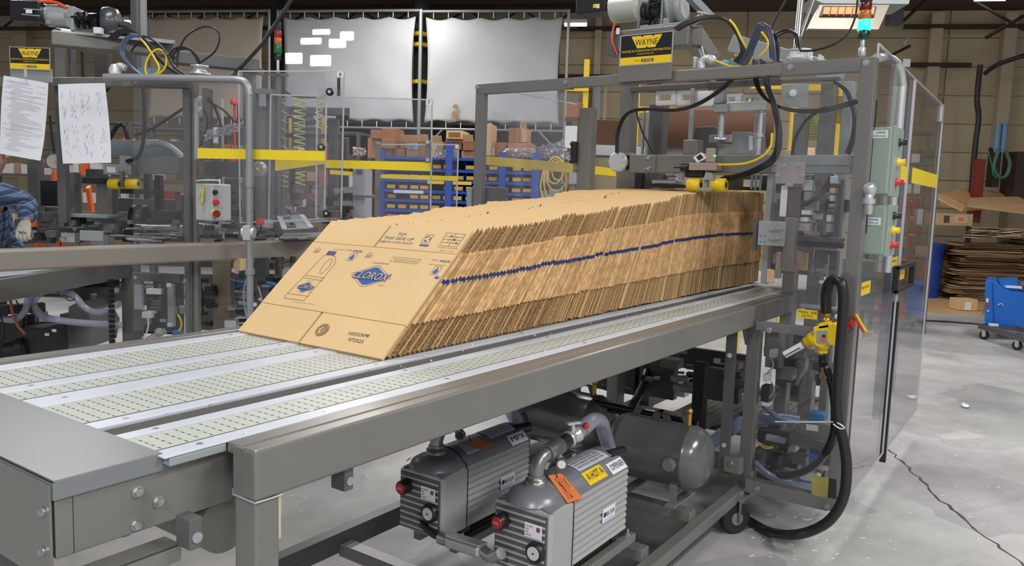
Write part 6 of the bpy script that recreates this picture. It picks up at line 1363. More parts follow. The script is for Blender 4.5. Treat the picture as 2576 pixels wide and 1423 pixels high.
# control box
cbx = T('control_box', 'light grey control box with yellow note, red button and emergency stop', 'control box', D(520, 563, 4.18))
A_, B_, C_, D_ = D(491, 458, 4.18), D(534, 462, 4.12), D(534, 556, 4.12), D(491, 552, 4.18)
for (a, b) in ((A_, D_), (B_, C_)): b.x, b.y = a.x, a.y
A_.z = B_.z; D_.z = C_.z; sd2 = V(((B_-A_).y, -(B_-A_).x, 0)).normalized(); sd2 = sd2 if sd2.dot(e2) > 0 else -sd2
BXM = mat('pale_box', 'b3b9b9', .35, 0, .03); m = M(); sd2 = e2; m.prism([A_, B_, C_, D_], (sd2+e1*.4)*.13); O('enclosure', m, BXM, cbx, .006)
sx0 = B_+(sd2+e1*.45)*.01; sdir = (sd2+e1*.45).normalized()
sn = sdir.cross(UP); sn = sn if sn.dot(e1) > 0 else -sn
for (px, py, r_, m_, nm) in ((541, 483, .013, BLACK, 'black_button'), (543, 508, .016, RED, 'red_button'), (541, 537, .021, YEL, 'stop_collar')):
    c = D(px, py, 4.13); m = M(); m.lathe(c, sn*.6-e2*.6, [(-.01, r_), (.012, r_), (.015, r_*.7)], 16); bt = O(nm, m, m_, cbx)
    if nm == 'stop_collar': m = M(); m.lathe(c, sn*.6-e2*.6, [(.015, .01), (.03, .012), (.032, .02), (.042, .019)], 16); O('stop_mushroom', m, mat('dark_red', '7d1f26', .3), bt)
m = M(); m.prism([D(504, 467, 4.135), D(514, 466, 4.125), D(511, 508, 4.125), D(501, 511, 4.135)], -e2*.002); nt = O('yellow_note', m, mat('note_yellow', 'cfc06a', .7), cbx)
text('CALL 14', D(504, 505, 4.12), V((B_-A_)).normalized()*.25+UP, -V((B_-A_)).normalized(), .085, .012, INK, nt)
m = M(); m.tube([D(494, 455, 4.17), D(515, 453, 4.15), D(548, 454, 4.2), D(553, 460, 4.2), D(553, 560, 4.2), D(540, 565, 4.2), D(500, 562, 4.15)], .005, 6, 3); O('door_rim', m, BXM, cbx)
# left machine columns, beams
L = lambda *a, **k: col(*a, **k)
for a in (('column', 144, 186, 432, 600, 5.0, .08, GREY), ('column', 242, 281, 453, 590, 4.95, .08, GREY), ('column', 67, 93, 400, 545, 5.4, .08, GREYD), ('column', 508, 525, 221, 600, 5.0, .07, GREYD), ('column', 609, 634, 178, 600, 5.3, .08, GREY), ('column', 641, 668, 225, 600, 5.1, .10, GREY), ('column', 668, 684, 235, 600, 5.1, .08, GREYD),
          ('upright', 327, 342, -10, 200, 5.6, .05, GREYD), ('upright', 351, 362, -10, 205, 5.0, .04, GREYB), ('column', 136, 160, 117, 200, 5.0, .08, GREY), ('column', 161, 178, 120, 200, 5.05, .06, GREYD), ('column', 237, 272, 134, 200, 5.4, .06, mat('dark_brown_steel', '4a4145', .5)), ('slide_rod', 202, 208, 127, 200, 5.0, .02, BLACK),
          ('column', 388, 402, 440, 620, 5.4, .06, DARK), ('column', 360, 372, 430, 560, 5.8, .05, DARK), ('column', 540, 556, 440, 520, 5.5, .05, GREYD), ('column', 534, 580, 655, 840, 4.9, .07, mat('bronze_grey', '7f7566', .45, .1, .05)), ('column', 600, 612, 600, 700, 5.2, .05, GREYD), ('slide_rod', 596, 602, 256, 380, 5.0, .02, BLACK), ('slide_rod', 556, 561, 250, 600, 5.4, .02, ALU), ('bracket_plate', 651, 668, 236, 268, 5.05, .02, GREYB),
          ('top_cap', 605, 650, 168, 182, 5.25, .12, GREY), ('top_cap', 637, 684, 222, 236, 5.05, .12, GREY), ('spacer', 405, 440, 170, 196, 5.2, .03, GREYD)):
    L(*a[:5], a[5], a[6], a[7], lm)
hb('cross_beam', 343, 417, 458, 417, 4.85, .06, .095, GREY, lm); hb('cross_beam', 522, 424, 620, 426, 4.75, .06, .09, GREYD, lm); hb('cross_beam', 100, 545, 344, 543, 5.0, .07, .06, GREY, lm); hb('cross_beam', -20, 610, 100, 600, 4.9, .06, .05, GREYD, lm)
hb('cross_beam', 100, 580, 290, 575, 4.8, .06, .03, GREYD, lm)
for (px, py, d_) in ((136, 406, 4.7), (648, 425, 4.7)):
    c = D(px, py, d_); m = M(); m.lathe(c, e2+e1*(-.25 if px < 200 else .3), [(0, .04), (.004, .044), (.03, .045), (.031, .04), (.045, .04)], 26); cc_ = O('end_cap', m, ALU, lm); m = M(); m.cyl(c-e2*.001, c-e2*.003, .009, n=8); O('yellow_mark', m, YEL, cc_)
m = M(); m.box(V((0, 0, 0)), V((.001, .001, .001)))
for (x0_, y0_, x1_, y1_, d_, t_, mm, nm) in ((259, 414, 330, 440, 4.75, .12, GREYB, 'scanner_head'), (300, 392, 322, 420, 4.75, .05, GREYB, 'scanner_arm'), (268, 420, 290, 434, 4.70, .004, PAPER, 'paper_label'), (278, 352, 345, 392, 5.2, .2, mat('blue_grey_cover', '7d8b92', .4, 0, .04), 'machine_cover'), (345, 354, 457, 395, 5.2, .15, mat('blue_grey_cover', '7d8b92', .4, 0, .04), 'machine_cover'), (302, 476, 392, 488, 4.8, .05, BLACK, 'black_bar'),
    (100, 453, 142, 518, 5.2, .04, BLACK, 'monitor'), (151, 539, 267, 547, 4.7, .2, GREYB, 'shelf_plate'), (160, 547, 200, 569, 4.75, .08, DARK, 'bearing_block'), (200, 580, 258, 606, 4.5, .02, GREYB, 'tilted_plate'), (205, 446, 262, 462, 4.9, .1, DARK, 'cable_tray'), (215, 425, 265, 446, 5.1, .04, mat('circuit_green', '4c5a52', .5, 0, .2, 40), 'terminal_board'), (440, 490, 458, 555, 5.0, .1, GREYD, 'side_box'), (385, 530, 440, 560, 4.9, .12, DARK, 'gear_case'),
    (568, 372, 592, 404, 5.4, .05, GREYB, 'white_unit'), (532, 320, 545, 360, 5.5, .03, PAPER, 'paper_label'), (578, 392, 592, 406, 5.2, .04, ORG, 'orange_unit'), (560, 525, 640, 545, 5.2, .05, GREYD, 'lower_bar'), (590, 560, 606, 600, 5.0, .04, GREYD, 'bracket')):
    L(nm, x0_, x1_, y0_, y1_, d_, t_, mm, lm)
m = M(); c = D(352, 548, 4.9); m.lathe(c, e1, [(-.04, .075), (-.03, .085), (.03, .085), (.04, .075)], 24); O('dark_wheel', m, BLACK, lm)
for (pxa, pxb) in ((274, 300), (318, 349)):
    a, b = D(pxa, 462, 4.7), D(pxb, 463, 4.7); m = M(); m.lathe(a, b-a, [(0, .026), (.003, .030), ((b-a).length-.003, .030), ((b-a).length, .026)], 22); ry = O('roller', m, YEL, lm); m = M(); m.cyl(b, b+(b-a).normalized()*.001, .013, n=14); O('roller_bore', m, DARK, ry)
m = M(); m.bar(D(306, 430, 4.72), D(309, 470, 4.72), .03, .02); O('roller_hanger', m, GREY, lm)
m = M(); m.tube([D(372, 362, 5.05), D(400, 360, 5.05), D(430, 372, 5.05), D(460, 398, 5.05)], .022, 12); m.ball(D(372, 362, 5.05), .03); O('bent_pipe', m, GREYB, lm)
c = D(590, 250, 4.9); m = M(); m.lathe(c-UP*.03, UP, [(0, .024), (.03, .026), (.034, .014)], 14); m.cyl(c-UP*.03, c-UP*.3, .008, n=8); O('red_knob', m, mat('orange_red', 'd1472f', .4), lm)
m = M(); c = D(655, 558, 4.6); m.obox(c, e1*.019, e2*.02, (0, 0, .017)); rl = O('red_sensor', m, mat('sensor_red', 'd62f2b', .35, 0, 0), lm, .004); m = M(); m.tube([c-UP*.01, D(656, 575, 4.6), D(645, 592, 4.6), D(632, 600, 4.6)], .006, 8); O('sensor_cable', m, BLACK, rl)
for a_ in ((95, 236, 548, 606, 5.7), (285, 458, 500, 606, 5.8), (494, 600, 448, 600, 6.0), (100, 144, 520, 606, 5.5)): L('shade_backing', a_[0], a_[1], a_[2], a_[3], a_[4], .05, GREYD, lm)  # backing plates added to darken the view through the far machine
random.seed(77)      # rods and rails of the roller bed seen end-on
for k in range(15):
    x0_ = random.uniform(265, 360); y0_ = 565+k*2.6; x1_ = x0_+random.uniform(80, 190); m = M(); p, q = D(x0_, y0_, 4.6+random.uniform(-.2, .3)), D(min(x1_, 458), y0_+random.uniform(-6, 8), 4.8); m.cyl(p, q, random.uniform(.003, .008), n=8); O('guide_rod', m, random.choice([ALU, STEEL, GREYB]), lm)
for k in range(150):
    x0_ = random.uniform(100, 700); y0_ = random.uniform(555, 606); s_ = random.uniform(.008, .03); c = D(x0_, y0_, random.uniform(4.6, 5.4)); m = M()
    if k % 3: m.obox(c, e1*s_*random.uniform(.6, 1.6), e2*s_, (0, 0, s_*random.uniform(.4, 1)))
    else: m.cyl(c-e1*s_, c+e1*s_+UP*random.uniform(-.02, .02), s_*.5, n=10)
    O('mechanism_piece', m, random.choice([GREYD, DARK, GREY, ALU, BLACK, GREYB, BLACK]), lm)
for k in range(110):   # valves, fittings and wiring under the far machine
    x0_ = random.choice([random.uniform(345, 455), random.uniform(494, 534), random.uniform(582, 616), random.uniform(634, 700)]); y0_ = random.uniform(700, 815); s_ = random.uniform(.01, .035); c = D(x0_, y0_, random.uniform(4.7, 5.6)); m = M()
    if k % 3: m.obox(c, e1*s_*random.uniform(.6, 2.2), e2*s_, (0, 0, s_*random.uniform(.3, .9)))
    else: m.cyl(c-e1*s_*1.5, c+e1*s_*1.5+UP*random.uniform(-.02, .02), s_*.5, n=10)
    O('valve_piece', m, random.choice([GREYD, DARK, GREY, ALU, BLACK, GREYB, BLACK, DARK, WHITE, MC['module_blue'] if k % 5 == 0 else DARK]), lm)
for (x0_, y0_, x1_, y1_, d_, t_, mm, nm) in ((404, 708, 420, 800, 4.75, .05, DARK, 'manifold'), (420, 715, 436, 822, 4.72, .03, GREYB, 'shiny_plate'), (336, 716, 356, 778, 4.45, .03, clear('bag_film2', (.8, .8, .85), .1, 1.5, .3), 'terminal_row'), (356, 784, 380, 800, 4.5, .04, WHITE, 'plug'), (355, 768, 368, 780, 4.5, .01, PAPER, 'paper_label'), (418, 712, 430, 722, 4.6, .01, PAPER, 'paper_label'), (420, 812, 432, 822, 4.6, .01, PAPER, 'paper_label'), (433, 832, 457, 845, 4.5, .04, MC['module_blue'], 'blue_unit'), (582, 675, 592, 685, 4.8, .01, PAPER, 'paper_label'), (586, 708, 612, 720, 5.0, .05, MC['module_blue'], 'blue_unit'), (596, 752, 614, 775, 5.0, .05, MC['module_blue'], 'blue_unit'), (334, 690, 352, 860, 4.7, .04, GREYD, 'inner_post'), (494, 690, 532, 700, 5.0, .05, GREYD, 'cross_member'), (440, 700, 458, 712, 5.1, .3, GREYD, 'cross_member'), (636, 690, 690, 700, 5.0, .05, GREYD, 'cross_member'), (640, 600, 668, 830, 4.9, .08, GREYD, 'column'), (345, 655, 690, 672, 5.3, .05, GREYD, 'bed_rail')):
    L(nm, x0_, x1_, y0_, y1_, d_, t_, mm, lm)
for k, pts in enumerate((((372, 800), (373, 820), (366, 842), (358, 850)), ((440, 735), (446, 760), (450, 790), (455, 800)), ((620, 700), (612, 740), (620, 800)), ((650, 720), (658, 760), (652, 810)), ((505, 710), (512, 760), (506, 800)))):
    m = M(); m.tube([D(a, b, 4.5) for a, b in pts], .005, 6); O('wiring', m, [WHITE, BLACK, GREYB, GREYB, BLACK][k], lm)
m = M(); m.tube([D(447, 790, 4.45), D(455, 805, 4.45), D(456, 820, 4.45), D(450, 832, 4.45)], .006, 8); O('yellow_tube', m, YEL, lm)
m = M(); m.tube([D(370, 855, 4.4), D(395, 842, 4.4), D(415, 832, 4.4)], .018, 10); m.ball(D(400, 835, 4.4), .025); O('elbow_hose', m, GREYB, lm)
# drive head of the far machine
ld = T('far_drive_head', 'black servo motor, silver gearbox and round housing above the far machine', 'drive', D(200, 90, 4.9))
def beam2(x0, y0, x1, y1, d, w_, h_, m_=GREY): return hb('beam', x0, y0, x1, y1, d, w_, h_, m_, ld, .008)
beam2(131, 97, 443, 128, 4.6, .1, .085, GREY); beam2(433, 144, 650, 166, 4.9, .08, .08, GREYD); m = M(); m.prism([D(131, 80, 4.58), D(140, 72, 4.7), D(440, 104, 4.9), D(436, 110, 4.7)], (0, 0, .006)); O('beam_lip', m, GREYB, ld)
c0, c1 = D(37, 30, 4.6), D(112, 33, 4.6); c1.z = c0.z; m = M(); m.obox((c0+c1)/2, (c1-c0)/2, e2*.05, (0, 0, .055)); sv = O('servo_motor', m, BLACKG, ld, .008)
for q in ((60, 22, 105, 25), (55, 36, 100, 40)): 
    a, b = D(q[0], q[1], 4.545), D(q[2], q[3], 4.545); m = M(); m.bar(a, b, .004, .006); O('motor_rib', m, GREYB, sv)
m = M(); m.obox(D(73, 29, 4.54), e1*.018, e2*.001, (0, 0, .01)); O('white_sticker', m, PAPER, sv)
L('motor_flange', 112, 126, 16, 60, 4.6, .1, GREYB, ld); c0, c1 = D(124, 40, 4.65), D(175, 42, 4.65); c1.z = c0.z; m = M(); m.cyl(c0, c1, .062, n=28); O('gearbox', m, ALU, ld)
L('mount_plate', 174, 184, 15, 76, 4.65, .12, GREYB, ld)
m = M(); c = D(185, 50, 4.7); c1 = D(250, 52, 4.7); c1.z = c.z; L_ = (c1-c).length; m.lathe(c, c1-c, [(0, .03), (.02, .03), (.022, .045), (.04, .045), (.042, .02), (.06, .02), (.062, .05), (.075, .05), (.077, .02), (.1, .02), (.102, .042), (L_, .042)], 16)
for k in range(6): m.cyl(c+(c1-c)*(.15+.12*k)-e2*.05, c+(c1-c)*(.15+.12*k)+e2*.03+UP*.02*(-1)**k, .014, n=8)
O('coupling', m, BLACKG, ld)
m = M(); m.lathe(D(256, 56, 4.75), e1+e2*.2, [(0, .05), (.012, .085), (.05, .09), (.09, .08), (.1, .06)], 26); m.cyl(D(290, 58, 4.75), D(325, 64, 4.75), .02, n=12); O('pulley_housing', m, mat('dark_casting', '54575c', .3, .4, .04), ld)
L('white_switch', 234, 252, 68, 84, 4.6, .04, WHITE, ld); L('rail_plate', 185, 330, 74, 82, 4.7, .08, GREY, ld)
hose('orange_cable', [(92, 6), (118, 4), (145, 8), (168, 20)], 4.6, .009, mat('cable_orange', 'd8562c', .4), 'orange motor cable along the top of the black servo, top left', 'cable')
# sign and papers
sq = [D(25, 117, 4.45), D(127, 117, 4.45)]; s2 = T('sign_plate', 'black and yellow maker sign at the top left, above the two papers', 'sign', D(78, 175, 4.45))
uxl = e1; pw_ = (sq[1]-sq[0]).dot(e1); p_ll = D(26, 174, 4.45); hh_ = D(26, 117, 4.45).z-p_ll.z
badge(s2, p_ll-e2*.002, pw_, hh_, e1, (0, 0, 1)); col('plate', 25, 131, 172, 206, 4.46, .006, GREYB, s2)
def paper(C4, d, lab, n_lines, seed, table):
    t = T('paper_sheet', lab, 'paper', D(*C4[3], d)); tl, tr, br, bl = [D(a, b, d+dd) for (a, b), dd in zip(C4, (0, .01, -.01, -.03))]
    m = M(); vs = []; nn = (tr-tl).cross(bl-tl).normalized(); nn = nn if nn.dot(e2) < 0 else -nn
    for j in range(9):
        for i in range(7):
            u, v_ = i/6, j/8; vs.append(tl.lerp(tr, u).lerp(bl.lerp(br, u), v_)+nn*(.006*sin(u*3+v_*4)+.015*max(0, v_-.8)*u*4))
    m.add(vs, [(j*7+i, (j+1)*7+i, (j+1)*7+i+1, j*7+i+1) for j in range(8) for i in range(6)], True); sh = O('sheet', m, PAPER, t)
    random.seed(seed); k = M()
    def P(u, v_): return tl.lerp(tr, u).lerp(bl.lerp(br, u), v_)+nn*(.006*sin(u*3+v_*4)+.015*max(0, v_-.8)*u*4+.0025)
    if table:
        for v_ in (.06, .14, .2, .27, .6, .66): k.bar(P(.04, v_), P(.96, v_+.01), .0005, .0008)
        for q in range(46):
            v_ = .05+.9*q/46; u0 = .06+random.uniform(0, .2); k.bar(P(u0, v_), P(min(.95, u0+random.uniform(.2, .7)), v_), .0004, .0010)
    else:
        for q in range(210):
            u0, v_ = random.choice([.12, .3, .5, .6, .85, random.uniform(.1, .9)])+random.uniform(-.05, .05), random.uniform(.08, .9)
            if .42 < v_ < .5: continue
            k.bar(P(u0, v_), P(u0+random.uniform(-.01, .01), v_+random.uniform(.01, .05)), .0005, .0008)
    O('handwriting', k, mat('pencil', '7f828c', .7, 0, 0), t, kind='stuff')
    return t
paper([(9, 190), (122, 209), (106, 405), (-2, 386)], 4.36, 'tilted printed form taped up at the far left', 40, 3, True)
paper([(146, 212), (264, 209), (283, 410), (157, 411)], 4.40, 'handwritten sheet taped to the guard, right of the printed form', 40, 4, False)
m = M(); m.obox(D(64, 184, 4.34), e1*.008, e2*.0005, (0, 0, .02)); tag(O('tape_strip', m, mat('tape', 'b9bcbc', .3)), 'short strip of tape holding the printed form to the sign plate', 'tape')
# cables on the far machine
def bcable(nm, pts, d, r_, m_, lab, off=(0,)):
    m = M()
    for o_ in off: m.tube([D(a+o_, b+o_*.5, d) for a, b in pts], r_, 8, 5)
    return tag(O(nm, m, m_), lab, 'cable')
bcable('cable_bundle', [(278, 98), (300, 80), (330, 76), (355, 92), (375, 120), (400, 150), (430, 175), (455, 188)], 4.5, .006, BLACK, 'black cables arching over the beam of the far machine', (0, 4, 8, -4))
bcable('blue_hose', [(352, 88), (325, 90), (308, 108), (305, 135), (325, 165), (350, 185), (375, 198)], 4.4, .007, mat('blue_hose_gloss', '48587c', .2, 0, .05, coat=.5), 'two glossy blue hoses looping down at the far machine', (0, 6))
bcable('yellow_cable', [(340, 86), (365, 110), (385, 140), (400, 170), (392, 186), (370, 188), (366, 165), (380, 135), (400, 124), (418, 140), (415, 170), (395, 190)], 4.42, .0055, YEL, 'yellow cable coiled loosely on top of the far machine')
bcable('black_cable', [(322, 92), (365, 92), (400, 112), (420, 140), (440, 170), (470, 190)], 4.42, .006, BLACK, 'black hose arching right over the yellow coil', (0,))
bcable('black_cable', [(446, 170), (449, 130), (470, 90), (510, 68), (540, 72), (553, 92), (540, 130), (500, 160)], 4.4, .005, BLACK, 'large single black cable loop standing above the far machine')
bcable('black_cable', [(425, 140), (440, 122), (470, 120), (490, 140), (500, 162)], 4.45, .006, BLACK, 'black cable pair bending down to the round motor cap', (0, 7))
bcable('black_cable', [(330, 130), (345, 112), (375, 112), (392, 125)], 4.45, .005, BLACK, 'short black cable behind the blue hose loop')
m = M(); m.lathe(D(502, 188, 4.45), UP, [(0, .06), (.01, .06), (.012, .04), (.035, .04), (.037, .048), (.05, .048), (.052, .02)], 20); tag(O('motor_cap', m, ALU), 'round silver motor cap on the far guard beside the big cable loop', 'fitting')
m = M(); m.lathe(D(290, 190, 4.45), UP, [(0, .03), (.03, .035), (.06, .02)], 12); m.tube([D(285, 178, 4.45), D(300, 165, 4.45), D(316, 172, 4.45)], .018, 10); tag(O('wrapped_connector', m, MC['foil_wrap']), 'foil wrapped connector on the far guard rail', 'fitting')
col('blue_valve', 346, 385, 170, 192, 4.5, .06, mat('slate_blue', '71929f', .4), None); o = bpy.data.objects['blue_valve']; tag(o, 'slate blue valve block under the yellow cable coil', 'valve')
for k, (pts, r_, lab) in enumerate(((((360, 218), (362, 270), (362, 340), (350, 390), (318, 406)), .011, 'thick black cable hanging down to the scanner head of the far machine'), (((465, 270), (420, 300), (380, 325), (340, 340)), .009, 'black cable slanting behind the far guard pane'), (((525, 245), (545, 280), (556, 315), (562, 330)), .009, 'black cable curving down right of the far guard post'), (((520, 252), (560, 275), (585, 300), (596, 306)), .007, 'second black cable reaching to the wrapped bundle'), (((510, 270), (522, 300), (515, 340), (502, 368)), .006, 'thin black cable close to the far guard post'), (((275, 350), (295, 318), (312, 316), (322, 350)), .012, 'black hose arch above the far machine cover'), (((268, 230), (300, 180), (318, 160)), .008, 'black hose leaning over the guard rail right of the papers'), (((125, 290), (130, 340), (138, 392)), .007, 'thin dark cable between the two papers'))):
    bcable('black_cable', pts, 4.75, r_, BLACK, lab)
crumple('film_wrap', [D(510, 355, 4.7), D(600, 330, 4.7), D(615, 305, 4.7), D(520, 330, 4.7)], BAG, 9, .02, 'crumpled clear film wrapped round the cables of the far machine', 'packaging')
m = M(); m.tube([D(576, 202, 4.9), D(660, 110, 4.9), D(740, -10, 4.9)], .012, 8, spline=False); tag(O('brace_rod', m, DARK), 'dark diagonal rod rising to the roof behind the far machine', 'rod')
# signal tower of the far machine
tower(699, 55, 190, 5.2, .024, 'unlit signal tower with red, amber and green lamps beside the tarps', 0, [('cap', 55, 77, DARK, .9), ('red_lens', 77, 96, mat('red_lens_dim', '8e2023', .25, 0, 0), 1), ('amber_lens', 96, 111, mat('amber_lens2', 'cf6426', .25, 0, 0), 1), ('green_lens', 111, 135, mat('green_lens2', '1b6a4a', .25, 0, 0), 1.05), ('base', 135, 150, GRN, .8), ('stem', 150, 186, ALU, .4)])
p = D(700, 186, 5.2); m = M(); m.cyl(p, wz(p, 0), .02, n=12); m.box(p-V((.05, .05, .01)), p+V((.05, .05, .0))); tag(O('tower_pole', m, GREYD), 'grey pole carrying the unlit signal tower', 'pole')
# ---------------------------------------------------------------- clear panels 8 and 7 in the middle
def cpanel(lab, P, d, num=None, npos=None, bands=(), dd=0):
    t = T('polycarbonate_guard', lab, 'panel', wz(D(P[2][0], P[2][1], d), .5)); pane('clear_pane', [D(a, b, d) for a, b in P], .008, None, t, e2)
    e = M()
    for a, b in zip(P, P[1:]+P[:1]): e.bar(D(*a, d), D(*b, d), .007, .007)
    O('polished_edge', e, mat('polished_edge', 'b9bcc2', .2, 0, 0), t)
    if num:
        c = D(*npos, d-.003); m = M(); m.obox(c, e1*.018, e2*.001, (0, 0, .015)); o = O('number_label', m, PAPER, t); text(num, c-e1*.007-UP*.010-e2*.0012, e1, UP, .014, .02, INK, o)
    for (x0, y0, x1, y1, y2, y3) in bands: O('yellow_band', M().prism([D(x0, y0, d-.004), D(x1, y1, d-.004), D(x1, y2, d-.004), D(x0, y3, d-.004)], e2*.002), YELT, t)
    return t
t8 = cpanel('clear guard panel marked 8, with its top corner against the bright tarp', [(600, 179), (866, 179), (858, 548), (604, 560)], 4.6, '8', (856, 187)); L('black_strip', 848, 856, 195, 241, 4.59, .005, BLACK, t8)
t7 = cpanel('clear guard panel marked 7, in front of the blue bins', [(681, 238), (1087, 251), (1083, 548), (676, 560)], 4.75, '7', (1079, 258), ((820, 402, 1083, 408, 430, 422), (692, 402, 817, 402, 412, 430)))
L('mount_bracket', 1070, 1083, 354, 408, 4.74, .01, GREY, t7)
for q in ((1076, 358), (1076, 402)): m = M(); bolt(m, D(*q, 4.73), -e2, .01); O('hex_bolt', m, STEEL, t7)
t6 = cpanel('narrow clear strip with black knobs between panels 8 and 7', [(798, 242), (821, 242), (816, 548), (795, 548)], 4.55, None)
tt = T('latch_plate', 'small clear latch plate with a black knob under the number 8', 'plate', D(830, 232, 4.5)); pane('clear_pane', [D(802, 222, 4.5), D(858, 222, 4.5), D(858, 242, 4.5), D(802, 242, 4.5)], .01, None, tt, e2)
L('base_plate', 800, 857, 529, 548, 4.52, .01, GREYD, t6)
for (px, py, par) in ((831, 232, tt), (810, 370, t6), (823, 536, t6)):
    c = D(px, py, 4.5); m = M(); m.lathe(c, -e2, [(0, .02), (.02, .022), (.025, .016)], 16); kb = O('knob', m, BLACK, par); m = M(); m.cyl(c-e2*.025, c-e2*.028, .008, n=12); O('knob_screw', m, ALU, kb)
t5 = cpanel('clear panel with a yellow band directly before the blue bin rack', [(957, 363), (1153, 364), (1148, 545), (950, 550)], 5.2, None, None, ((956, 438, 1150, 443, 455, 448), (830, 427, 887, 432, 442, 438)))
L('panel_post', 944, 957, 358, 548, 5.18, .04, GREY, t5, z0=.3); L('white_clip', 1145, 1153, 365, 374, 5.15, .02, WHITE, t5)
cab = T('utility_cabinet', 'pale grey cabinet with handwriting behind panel 7', 'cabinet', wz(D(903, 536, 6.0), 0)); L('cabinet_body', 888, 919, 424, 560, 6.0, .3, mat('pale_cabinet', 'b4b8be', .4, 0, .03), cab, z0=0); L('blue_notice', 895, 912, 425, 437, 5.98, .004, MC['pale_blue_panel'], cab); L('divider', 886, 945, 490, 497, 5.95, .03, GREY, cab)
# machinery seen through panels 8 and 7
m2 = T('middle_machine', 'further grey machine section with coiled yellow air hoses behind panel 8', 'machine', wz(D(760, 600, 5.6), 0))
hb('top_beam', 714, 278, 874, 282, 5.6, .08, .05, GREYD, m2); hb('shelf_beam', 714, 340, 860, 344, 5.8, .06, .03, DARK, m2); hb('low_beam', 680, 575, 800, 578, 5.2, .06, .05, GREYD, m2)
for a in ((720, 732, 290, 372, 6.0, DARK), (826, 850, 296, 600, 5.7, GREYD), (852, 876, 345, 600, 5.9, GREYD), (700, 712, 250, 620, 5.3, GREY), (726, 730, 297, 372, 5.9, YEL), (808, 818, 298, 372, 5.9, YEL), (760, 785, 280, 298, 5.6, GREYB), (845, 876, 270, 300, 5.6, DARK), (733, 800, 335, 370, 6.0, GREYD)): L('frame_post', a[0], a[1], a[2], a[3], a[4], .05, a[5], m2)
for (px, w_, y0_, y1_, n_) in ((709, 12, 242, 372, 6), (754, 14, 242, 378, 9), (803, 9, 242, 325, 5), (712, 12, 432, 470, 3), (756, 12, 430, 465, 3)):
    p0 = D(px, y0_, 5.3); p1 = D(px, y1_, 5.3); p1.x, p1.y = p0.x, p0.y; R_ = w_*5.3/FL; pts = []
    for k in range(n_*10+1): a = 2*pi*k/10; pts.append(p0.lerp(p1, k/(n_*10))+e1*cos(a)*R_+e2*sin(a)*R_*.7)
    m = M(); m.tube(pts, .0042, 6, spline=False); tag(O('coiled_air_hose', m, mat('lime_hose', 'c9cf6a', .35)), {709: 'leftmost coiled yellow-green air hose behind panel 8', 754: 'longest coiled yellow-green air hose behind panel 8', 803: 'short coiled yellow-green air hose by the latch plate', 712: 'lower end of the leftmost coiled hose below the yellow band', 756: 'lower end of the longest coiled hose below the yellow band'}[px], 'hose')
m = M(); m.tube([D(714, 225, 5.3), D(740, 240, 5.3), D(790, 243, 5.3), D(820, 240, 5.3)], .005, 8); m.tube([D(714, 230, 5.3), D(745, 244, 5.3), D(800, 246, 5.3)], .004, 8); O('hose_feed', m, BLACK, m2)
random.seed(99)
for k in range(70):
    x0_ = random.uniform(700, 880); y0_ = random.uniform(455, 560); s_ = random.uniform(.012, .04); c = D(x0_, y0_, random.uniform(5.3, 6.2)); m = M()
    if k % 3: m.obox(c, e1*s_*random.uniform(.6, 1.8), e2*s_, (0, 0, s_*random.uniform(.4, 1)))
    else: m.cyl(c-UP*s_*1.2, c+UP*s_*1.2, s_*.5, n=10)
    O('mechanism_piece', m, random.choice([GREYD, DARK, mat('dusty_plum', '6e5f66', .5), mat('dusty_red', '8a4a4a', .5), GREYB, DARK, GREY]), m2)
tr_ = T('tilted_tray', 'tilted pale grey frame lying behind the left end of the carton row', 'tray', D(740, 570, 4.7)); m = M()
q = [D(703, 544, 4.8), D(758, 540, 4.8), D(782, 572, 4.5), D(716, 576, 4.5)]
for i in range(4): m.bar(q[i], q[(i+1) % 4], .03, .008)
m.bar(q[0].lerp(q[3], .45), q[1].lerp(q[2], .45), .02, .008); O('tray_frame', m, mat('pale_tray', 'a9b2bb', .4), tr_); m = M(); m.prism([q[0].lerp(q[1], .45), q[1], q[2], q[3].lerp(q[2], .5)], (0, 0, -.006)); O('tray_sheet', m, GREYB, tr_)
m = M(); m.prism([D(704, 600, 4.5), D(800, 596, 4.5), D(812, 588, 4.9), D(714, 590, 4.9)], (0, 0, .01)); O('lower_sheet', m, GREYB, tr_)
m = M(); m.obox(D(840, 552, 4.9), e1*.02, e2*.02, (0, 0, .02)); tag(O('red_switch', m, RED, None, .004), 'small red switch just above the top left edge of the front carton', 'switch')
# orange ladder legs behind the far machine
t = T('orange_ladder', 'orange stepladder standing behind the far left machine', 'ladder', wz(D(160, 600, 6.0), 0))
for (x0, y0, x1, y1) in ((96, 405, 92, 640), (106, 405, 110, 640), (134, 408, 150, 640), (222, 470, 246, 640), (160, 560, 158, 620)):
    p, q = D(x0, y0, 6.0), D(x1, y1, 6.2); m = M(); m.bar(p, q, .025, .06); O('leg', m, ORG, t)
for k in range(5): m = M(); m.bar(D(96, 430+k*40, 6.0), D(136, 430+k*40, 6.0), .05, .02); O('step', m, ALU, t)
